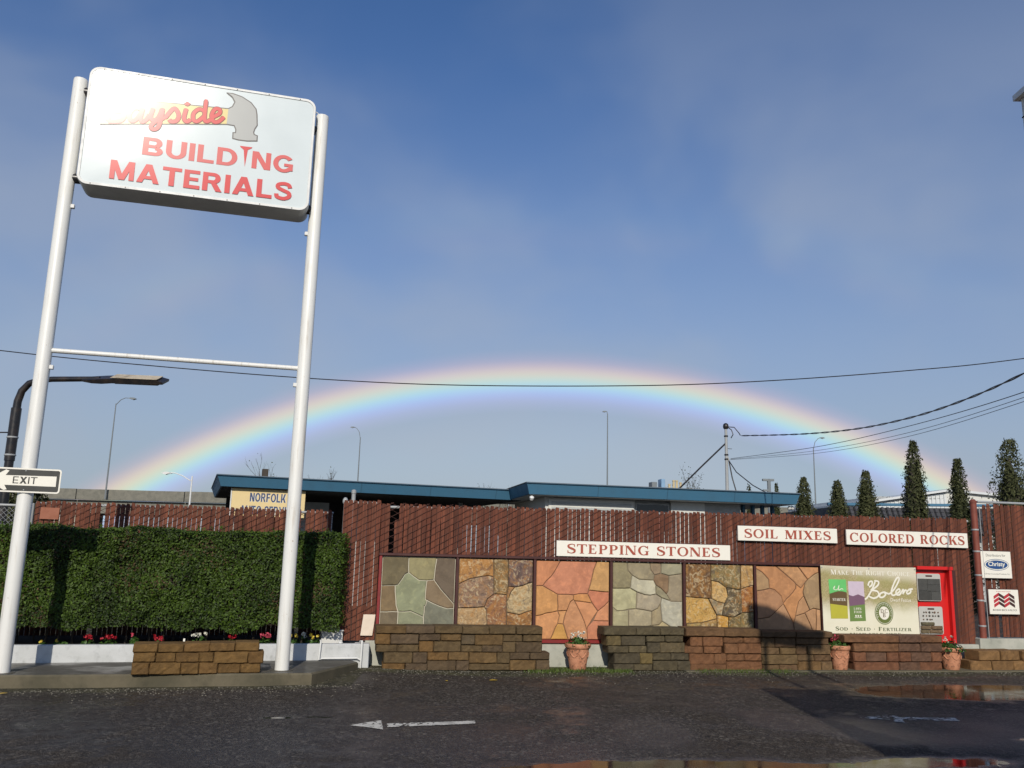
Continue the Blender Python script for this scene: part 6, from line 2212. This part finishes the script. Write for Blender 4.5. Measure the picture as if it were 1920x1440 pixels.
# ------------------------------------------------------------------ service mast and wires
ms = thing('service_mast', 'thin grey service mast with a weatherhead standing on the blue roof', 'mast', (6.32, 25.0, 3.386))
MB().tube([(0, 0, -0.02), (0, 0, 1.12), (0, 0, 1.96)], [0.05, 0.045, 0.040], 12).build('mast_pipe', M['galv'], ms, 40)
MB().lathe([(0.042, 1.93), (0.075, 1.96), (0.085, 2.02), (0.07, 2.08), (0.03, 2.11), (0.005, 2.115)], 14).build('weatherhead', M['black_metal'], ms, 50)
for z in (1.70, 1.15, 1.02):
    MB().lathe([(0.046, z), (0.062, z + 0.01), (0.062, z + 0.04), (0.046, z + 0.05)], 12).build('clamp', M['black_metal'], ms, 40)
MB().tube([(0.05, -0.02, 2.0), (0.22, -0.1, 1.98), (0.33, -0.2, 1.80), (0.34, -0.3, 1.72)], 0.014, 6).build('drip_loop', M['black_metal'], ms)
MB().tube([(0.05, -0.02, 1.99), (0.14, -0.1, 1.90), (0.17, -0.15, 1.76), (0.12, -0.1, 1.66)], 0.014, 6).build('drip_loop', M['black_metal'], ms)
MB().tube([(0.03, -0.02, 1.12), (0.06, -0.04, 1.0), (0.14, -0.06, 0.5), (0.26, -0.1, 0.02)], 0.018, 6).build('down_wire', M['black_metal'], ms)
MB().tube([(0.06, -0.04, 1.0), (0.2, -0.3, 0.65), (0.55, -0.7, 0.25), (0.85, -1.0, 0.02)], 0.014, 6).build('down_wire', M['black_metal'], ms)
MB().tube([(-0.03, 0, 1.5), (-0.75, 0, 0.8), (-1.49, 0, 0.06)], 0.026, 6).build('brace', M['black_metal'], ms)
MB().tube([(0.04, 0, 1.36), (0.16, -0.02, 1.35)], 0.008, 5).build('hook', M['black_metal'], ms)


def wire_obj(label, pts, r, tw=False, name='overhead_wire'):
    C = []
    P = [Vector(p) for p in pts]
    n = len(P)
    for i in range(n - 1):
        a, b, c, d = P[max(i - 1, 0)], P[i], P[i + 1], P[min(i + 2, n - 1)]
        for k in range(14):
            t_ = k / 14
            C.append(0.5 * ((2 * b) + (c - a) * t_ + (2 * a - 5 * b + 4 * c - d) * t_ * t_ + (3 * b - a - 3 * c + d) * t_ ** 3))
    C.append(P[-1])
    o = thing(name, label, 'wire', tuple(C[0]))
    base = C[0].copy()
    if not tw:
        MB().tube([p - base for p in C], r, 6).build('cable', M['black_metal'], o)
    else:
        D = []
        for i in range(len(C) - 1):
            for k in range(5):
                D.append(C[i].lerp(C[i + 1], k / 5))
        for ph in (0, math.pi):
            q = []
            L_ = 0.0
            for i, p in enumerate(D):
                if i:
                    L_ += (p - D[i - 1]).length
                an = L_ / 1.2 * 2 * math.pi + ph
                q.append(p - base + Vector((0, math.cos(an), math.sin(an))) * r * 1.15)
            MB().tube(q, r, 5).build('cable', M['black_metal'], o)
    return o


wire_obj('single thin wire spanning the whole sky in front of the rainbow', [(-16, 16, 5.75), (-9.781, 16, 5.131), (-6.704, 16, 4.900), (-3.647, 16, 4.738), (-1.0, 16, 4.690), (2.431, 16, 4.773), (4.869, 16, 4.931), (7.526, 16, 5.199), (9.793, 16, 5.50), (15, 16, 6.4)], 0.010)
wire_obj('thick twisted service cable from the mast up to the right', [(6.663, 24.6, 5.08), (7.139, 21, 4.649), (7.254, 18, 4.346), (7.234, 15.5, 4.188), (7.173, 13.5, 4.153), (7.02, 11.5, 4.193), (6.9, 9, 4.4)], 0.0095, True)
for lab, p in (('upper of three thin telephone wires running from the mast to the right edge', [(6.391, 24.8, 4.431), (7.162, 20, 4.211), (7.458, 16, 4.118), (7.301, 12, 4.033), (7.1, 9, 4.1)]),
               ('middle of three thin telephone wires running from the mast to the right edge', [(6.391, 24.82, 4.415), (7.159, 20, 4.123), (7.45, 16, 3.996), (7.294, 12, 3.955), (7.1, 9, 4.02)]),
               ('lowest of three thin telephone wires running from the mast to the right edge', [(6.391, 24.84, 4.405), (7.156, 20, 4.060), (7.446, 16, 3.925), (7.289, 12, 3.895), (7.1, 9, 3.96)])):
    wire_obj(lab, p, 0.0065 if 'upper' in lab else 0.0045)

# ------------------------------------------------------------------ street lamps
sl_ = thing('street_lamp', 'black steel street lamp with a flat head reaching over from behind the left sign post', 'street lamp', (-8.44, 14.5, 0.0))
MB().tube([(0, 0, 0), (0, 0, 2.95)], [0.085, 0.070], 14).build('pole', M['black_metal'], sl_, 40)
MB().tube([(0, 0, 2.90), (0, 0, 3.80)], 0.082, 14).build('sleeve', M['black_metal'], sl_, 40)
for z in (2.98, 3.28):
    MB().lathe([(0.083, z), (0.092, z + 0.008), (0.092, z + 0.025), (0.083, z + 0.033)], 14).build('collar', M['galv'], sl_, 40)
MB().tube([(0, 0, 3.75), (0.005, 0, 3.92), (0.05, 0, 4.10), (0.16, 0, 4.235), (0.32, 0, 4.295), (0.55, 0, 4.318), (1.36, 0, 4.345)], [0.066, 0.064, 0.060, 0.056, 0.052, 0.048, 0.044], 12).build('arm', M['black_metal'], sl_, 50)
hd = MB().prism([(-0.20, 0.0), (0.12, 0.032), (0.32, 0.045), (1.05, 0.055), (1.20, 0.015), (1.19, -0.022), (0.32, -0.035), (0.15, -0.052), (-0.02, -0.050), (-0.18, -0.025)], -0.14, 0.14).build('lamp_head', M['black_metal'], sl_)
hd.location = (1.30, 0.0, 4.345)
hd.rotation_euler = (R(24), R(1.0), 0)
MB().cbox(0.30, -0.135, 0.057, 1.10, 0.125, 0.070, 0.004).build('heat_sink', paint('weathered_grey_lid', (0.50, 0.43, 0.32), 0.7, 0.6, (0.12, 0.09, 0.06)), hd)
MB().cbox(0.36, -0.11, -0.050, 1.10, 0.11, -0.038, 0.003).build('lens', M['galv'], hd)
MB().tube([(-0.9, 0, 3.36), (-0.08, 0, 3.38)], 0.012, 6).build('side_arm', M['black_metal'], sl_)


def far_lamp(label, x, y, z0, h, arm, head, r=0.11, mat='galv', group=None):
    """arm: list of (dx,dz) from the pole top"""
    p = thing('street_lamp', label, 'street lamp', (x, y, z0), 0, group)
    MB().tube([(0, 0, 0), (0, 0, h)], [r, r * 0.55], 8).build('pole', M[mat], p, 40)
    MB().tube([(0, 0, h - 0.15)] + [(a, 0, h + b) for a, b in arm], r * 0.4, 6).build('arm', M[mat], p, 50)
    a, b = arm[-1]
    s = 1 if head > 0 else -1
    L_ = abs(head)
    MB().prism([(a - 0.05 * s, h + b - 0.04), (a + 0.1 * s, h + b + 0.08 * L_), (a + s * L_ * 0.7, h + b + 0.07 * L_), (a + s * L_, h + b - 0.08 * L_), (a + s * L_ * 0.55, h + b - 0.24 * L_), (a + 0.1 * s, h + b - 0.12 * L_)], -0.2 * L_, 0.2 * L_).build('lamp_head', M[mat], p)
    return p


M['far_grey'] = paint('far_grey_steel', (0.17, 0.19, 0.20), 0.6, 0.1)
G_ = 'motorway lamps on the overpass'
far_lamp('tall thin motorway lamp seen left of the sign, arm curving right', -44.5, 95.5, 6.2, 10.7, [(0.5, 0.45), (1.0, 0.68), (1.45, 0.66)], 0.80, 0.10, 'far_grey', G_)
far_lamp('motorway lamp just right of the right sign post, arm curving left', -16.8, 95.5, 6.2, 7.6, [(-0.15, 0.6), (-0.45, 1.0), (-0.7, 1.15)], -0.5, 0.085, 'far_grey', G_)
far_lamp('straight motorway lamp inside the middle of the rainbow', 10.85, 95.5, 6.2, 11.0, [(-0.06, 0.2), (-0.1, 0.28)], -0.5, 0.09, 'far_grey', G_)
far_lamp('motorway lamp between the mast and the cypresses, arm curving right', 33.9, 95.5, 6.2, 7.75, [(0.2, 0.65), (0.55, 1.05), (0.8, 1.18)], 0.55, 0.09, 'far_grey', G_)
far_lamp('short white street lamp with a cobra head facing left, left of the blue roof', -14.72, 40.0, 0.0, 4.70, [(-0.06, -0.22), (-0.45, 0.0), (-0.80, 0.12), (-1.0, 0.13)], -0.42, 0.06, 'white_metal')
tp = thing('short_pole', 'short grey pole with two crossbars beyond the right end of the blue roof', 'pole', (18.09, 60.0, 0.0))
MB().tube([(0, 0, 0), (0, 0, 7.1)], 0.13, 8).build('pole', M['far_grey'], tp)
MB().cbox(-0.45, -0.1, 6.95, 0.35, 0.1, 7.1, 0.01).build('crossbar', M['far_grey'], tp)
MB().cbox(-0.42, -0.1, 6.25, 0.0, 0.1, 6.36, 0.01).build('crossbar', M['far_grey'], tp)

# ------------------------------------------------------------------ overpass
ov_ = thing('overpass', 'long grey concrete motorway overpass far behind the building', 'overpass', (0, 96, 0))
for k in range(-12, 12):
    x0 = k * 12.0
    MB().cbox(x0 + 0.04, 0.0, 6.15, x0 + 11.96, 0.4, 7.30 + 0.02 * (k % 2), 0.03).build('barrier_panel', M['far_concrete'], ov_)
MB().box(-144, 0.5, 4.7, 144, 9.0, 6.13).build('deck', M['far_concrete'], ov_)
for k in range(-5, 6):
    MB().cbox(k * 24 - 1.0, 3.5, 0.0, k * 24 + 1.0, 5.0, 4.69, 0.05).build('pier', M['far_concrete'], ov_)

# ------------------------------------------------------------------ buildings at the right
M['ribbed'] = paint('white_ribbed_metal', (0.62, 0.64, 0.64), 0.45, 0.12)
M['tile_dark'] = paint('dark_roof_tile', (0.040, 0.040, 0.046), 0.6, 0.3)
wb = thing('metal_shed', 'white ribbed metal shed behind the cypresses at the right', 'shed', (20.4, 48.0, 0.0), R(4))
MB().box(0.06, 0.06, 0, 4.05, 12, 5.20).add([(0.06, 0.06, 5.20), (4.05, 0.06, 5.20), (4.05, 0.06, 5.50), (0.06, 0.06, 4.80)], [(0, 1, 2, 3)]).build('wall', M['ribbed'], wb)
for k in range(17):
    x = 0.12 + k * 0.24
    MB().cbox(x, 0.0, 0, x + 0.10, 0.055, 4.75 + 0.7 * x / 4.1, 0.012).build('rib', M['ribbed'], wb)
MB().prism([(-0.15, 4.86), (4.15, 5.58), (4.15, 5.70), (-0.15, 4.98)], -0.18, 12.2).build('roof', M['ribbed'], wb)
MB().prism([(4.16, 5.60), (12.0, 5.06), (12.0, 5.20), (4.16, 5.72)], -0.20, 12.2).build('roof', M['ribbed'], wb)
MB().prism([(4.06, 0), (12.0, 0), (12.0, 5.05), (4.06, 5.58)], 0.02, 11.5).build('wall', M['white_stucco'], wb)
mh = thing('mansard_building', 'dark tiled mansard roof with a blue trim line below the white shed', 'building', (14.35, 38.0, 0.0), R(3))
MB().box(0.3, 0.6, 0, 7.3, 8, 2.9).build('wall', M['grey_wall'], mh)
RT = MB().add([(0, 0, 2.9), (7.6, 0, 2.9), (7.6, 0.55, 4.10), (0, 0.55, 3.95), (0, 8, 2.9), (7.6, 8, 2.9), (7.6, 8, 4.10), (0, 8, 3.95)], [(0, 1, 2, 3), (3, 2, 6, 7), (0, 3, 7, 4), (1, 5, 6, 2)]).build('roof', M['tile_dark'], mh)
q = MB()
for r_ in range(6):
    for k in range(31):
        u = r_ / 6
        x = 0.02 + k * 0.245
        z = 2.92 + u * 1.08
        y = 0.55 * u - 0.035
        q.tube([(x + 0.12, y + 0.01, z), (x + 0.12, y + 0.09, z + 0.17)], [0.10, 0.085], 6, True)
tl = q.build('tile', M['tile_dark'], RT)
tl['kind'] = 'stuff'
MB().cbox(-0.05, 0.42, 4.02, 7.65, 0.60, 4.14, 0.01).build('trim', M['blue_fascia'], mh).rotation_euler.y = R(-1.1)

# ------------------------------------------------------------------ trees


def cypress(label, x, y, h, w, z0=0.0, forks=1, n=26000, seed=0):
    p = thing('cypress_tree', label, 'tree', (x, y, z0), 0, 'cypress trees at the right')
    r_ = np.random.default_rng(seed + 40)
    lean = r_.uniform(-0.02, 0.02)
    MB().tube([(0, 0, 0), (lean * h * 0.5, 0, h * 0.5), (lean * h, 0, h * 0.9)], [0.10, 0.06, 0.012], 7).build('trunk', M['bark'], p)
    P_, N_, T_ = [], [], []
    # upright plumes round the axis: (offset angle, offset radius, bottom, top, half width)
    pl = [(0, 0, 0.05, 1.0, 0.26), (0.5, 0.04, 0.0, 0.80, 0.30)]
    for k in range(7 + forks * 3):
        tp = r_.uniform(0.38, 0.93)
        pl.append((r_.uniform(0, 6.28), r_.uniform(0.30, 1.0) * (0.50 - 0.38 * tp), r_.uniform(0.0, 0.25), tp, r_.uniform(0.13, 0.24) * (1.15 - 0.45 * tp)))
    tot = sum((b - a) * c for _, _, a, b, c in pl)
    for (an, of, a, b, hw) in pl:
        m_ = int(n * (b - a) * hw / tot) + 40
        u = r_.uniform(0, 1, m_) ** 0.9
        prof = np.clip(0.55 + 1.6 * u, 0, 1) * (1 - np.clip((u - 0.15) / 0.85, 0, 1) ** 2.2 * 0.9) ** 0.75
        th = r_.uniform(0, 2 * np.pi, m_)
        z = (a + (b - a) * u) * h
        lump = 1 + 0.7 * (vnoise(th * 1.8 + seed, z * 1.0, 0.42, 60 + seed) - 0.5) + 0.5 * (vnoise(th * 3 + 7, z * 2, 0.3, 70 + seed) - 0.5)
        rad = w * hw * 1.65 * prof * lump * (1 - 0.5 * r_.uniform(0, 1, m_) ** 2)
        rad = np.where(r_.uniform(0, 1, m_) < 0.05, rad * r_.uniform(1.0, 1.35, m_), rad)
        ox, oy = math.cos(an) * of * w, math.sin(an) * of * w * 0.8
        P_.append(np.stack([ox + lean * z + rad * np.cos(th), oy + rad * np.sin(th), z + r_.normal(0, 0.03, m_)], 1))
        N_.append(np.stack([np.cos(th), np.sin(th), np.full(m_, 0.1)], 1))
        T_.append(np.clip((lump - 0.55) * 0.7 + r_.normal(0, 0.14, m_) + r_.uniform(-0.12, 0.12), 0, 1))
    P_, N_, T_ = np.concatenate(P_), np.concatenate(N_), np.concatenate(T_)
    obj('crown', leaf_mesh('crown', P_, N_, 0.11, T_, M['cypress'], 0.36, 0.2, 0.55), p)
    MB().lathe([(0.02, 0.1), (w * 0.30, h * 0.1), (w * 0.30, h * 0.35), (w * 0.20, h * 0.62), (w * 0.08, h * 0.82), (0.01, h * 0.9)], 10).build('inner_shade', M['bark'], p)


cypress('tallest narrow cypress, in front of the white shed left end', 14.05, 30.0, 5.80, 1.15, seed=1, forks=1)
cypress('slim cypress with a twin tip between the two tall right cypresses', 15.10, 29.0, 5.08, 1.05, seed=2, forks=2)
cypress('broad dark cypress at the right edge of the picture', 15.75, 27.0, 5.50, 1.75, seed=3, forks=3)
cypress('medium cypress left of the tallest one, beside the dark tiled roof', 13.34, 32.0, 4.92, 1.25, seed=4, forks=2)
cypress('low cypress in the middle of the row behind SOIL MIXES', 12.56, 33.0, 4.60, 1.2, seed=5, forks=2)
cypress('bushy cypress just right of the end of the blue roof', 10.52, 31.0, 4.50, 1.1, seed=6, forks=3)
cypress('small cypress top showing above the right part of the blue roof', 10.50, 34.0, 4.55, 0.50, seed=7, forks=0, n=4000)
cypress('tiny cypress tip just right of the mast, above the blue roof', 10.02, 36.0, 4.62, 0.55, seed=8, forks=0, n=4000)


def bare_tree(label, x, y, h, seed, spread=0.5, leaves=0, z_first=0.35):
    p = thing('bare_tree', label, 'tree', (x, y, 0.0), 0, 'bare winter trees')
    rr = random.Random(seed)
    tr, br = MB(), MB()
    tips = []

    def grow_(a, d, L_, r_, lev):
        q = [a]
        cur, dd = a.copy(), d.copy()
        for k in range(3):
            dd = (dd + Vector((rr.uniform(-1, 1), rr.uniform(-1, 1), rr.uniform(-0.1, 0.5))) * 0.16).normalized()
            cur = cur + dd * L_ / 3
            q.append(cur.copy())
        (tr if lev == 0 else br).tube(q, [r_, r_ * 0.85, r_ * 0.7, r_ * 0.55], 6 if lev < 2 else 4, False)
        if lev >= 5:
            tips.append(cur)
            return
        for k in range(3 if lev < 3 else 2 + (rr.random() < 0.5)):
            s = rr.choice([1, 2, 3])
            nd = (dd + Vector((rr.uniform(-1, 1), rr.uniform(-1, 1), rr.uniform(0.1, 0.9))) * spread * 1.3).normalized()
            grow_(q[s] if k else q[3], nd, L_ * rr.uniform(0.55, 0.8), r_ * 0.55, lev + 1)
            tips.append(cur)
    grow_(Vector((0, 0, 0)), Vector((0, 0, 1)), h * z_first, 0.10, 0)
    hm = max(t_.z for t_ in tips)
    for mb_ in (tr, br):
        mb_.v = [(a * h / hm, b * h / hm, c * h / hm) for a, b, c in mb_.v]
    tr.build('trunk', M['bark'], p)
    br.build('crown', M['bark'], p)
    if leaves:
        pos = np.array([[rr.choice(tips)[i] * h / hm + rr.uniform(-0.15, 0.15) for i in range(3)] for _ in range(1)])
        pos = []
        for _ in range(leaves):
            t_ = rr.choice(tips) * (h / hm)
            pos.append((t_.x + rr.uniform(-0.15, 0.15), t_.y + rr.uniform(-0.15, 0.15), t_.z + rr.uniform(-0.15, 0.15)))
        pos = np.array(pos)
        obj('buds', leaf_mesh('buds', pos, rng.normal(0, 1, pos.shape), 0.09, rng.uniform(0, 1, leaves), M['cypress'], 0.6, 0.2, 0.5), p)


bare_tree('budding bare tree behind the blue roof left of the mast', 10.0, 45.0, 6.45, 3, 0.42, 500)
bare_tree('bare twiggy tree behind the canopy beside the right sign post', -10.65, 40.0, 5.85, 5, 0.30, 60)
bare_tree('small bare tree tip right of the right sign post above the canopy', -9.1, 40.0, 5.2, 8, 0.30, 30)
bare_tree('faint bare tree above the step between the two blue roofs', -0.2, 50.0, 5.75, 11, 0.45, 80)
vt = thing('roof_vents', 'cluster of cream vent pipes on the blue roof in front of the budding tree', 'vent pipes', to_world(B2_O, B_A, 5.1, 3.2, 3.386), B_A)
for k, (dx, hh) in enumerate(((0.0, 0.34), (0.14, 0.46), (0.24, 0.46), (0.36, 0.40))):
    MB().lathe([(0.035, 0), (0.035, hh), (0.045, hh), (0.045, hh + 0.03), (0.01, hh + 0.04)], 10, (dx, 0, 0)).build('pipe', paint('cream_pipe', (0.55, 0.45, 0.26), 0.6), vt, 40)
bt = thing('roof_unit', 'small grey-blue unit on the blue roof at the foot of the mast brace', 'roof unit', to_world(B2_O, B_A, 4.55, 3.2, 3.386), B_A)
MB().cbox(0, 0, 0, 0.16, 0.3, 0.42, 0.01).build('case', M['far_grey'], bt)
MB().cbox(0.30, 0, 0, 0.42, 0.3, 0.52, 0.01).build('case', paint('pale_blue_case', (0.22, 0.36, 0.52), 0.5), bt)
sh = thing('dark_shrub', 'dark evergreen shrub behind the far left end of the fence', 'shrub', (-9.3, 16.2, 0.0))
n = 4000
d = rng.normal(0, 1, (n, 3)); d /= np.linalg.norm(d, axis=1, keepdims=True)
obj('foliage', leaf_mesh('foliage', d * np.array([0.75, 0.7, 1.25]) * rng.uniform(0.75, 1.08, (n, 1)) + np.array([0, 0, 1.55]), d, 0.13, rng.uniform(0, 0.6, n), M['cypress'], 0.5, 0.2, 0.6), sh)
MB().tube([(0, 0, 0), (0, 0, 1.2)], [0.06, 0.04], 6).build('stem', M['bark'], sh)
gt = thing('chain_link_gate', 'chain-link gate panel without slats at the far left behind the hedge', 'gate', to_world(H_O, H_A, -4.9, 1.85), H_A)
q = MB()
for k in range(-24, 14):
    for sg_ in (1, -1):
        a_, b_ = (k * 0.07, k * 0.07 + 1.7) if sg_ > 0 else (k * 0.07 + 1.7, k * 0.07)
        pa, pb = min(max(a_, 0), 0.85), min(max(b_, 0), 0.85)
        if abs(pa - pb) > 0.02:
            z = lambda x_: 0.4 + 1.65 * (x_ - a_) / (b_ - a_)
            q.tube([(pa, 0.004 * sg_, z(pa)), (pb, 0.004 * sg_, z(pb))], 0.0025, 4, False)
q.build('mesh', M['galv'], gt)['kind'] = 'stuff'
for x in (0.0, 0.86):
    MB().tube([(x, 0, 0.0), (x, 0, 2.12)], 0.024, 8).build('upright', M['galv'], gt, 40)
MB().tube([(0, 0, 2.08), (0.86, 0, 2.08)], 0.018, 8).build('top_rail', M['galv'], gt, 40)
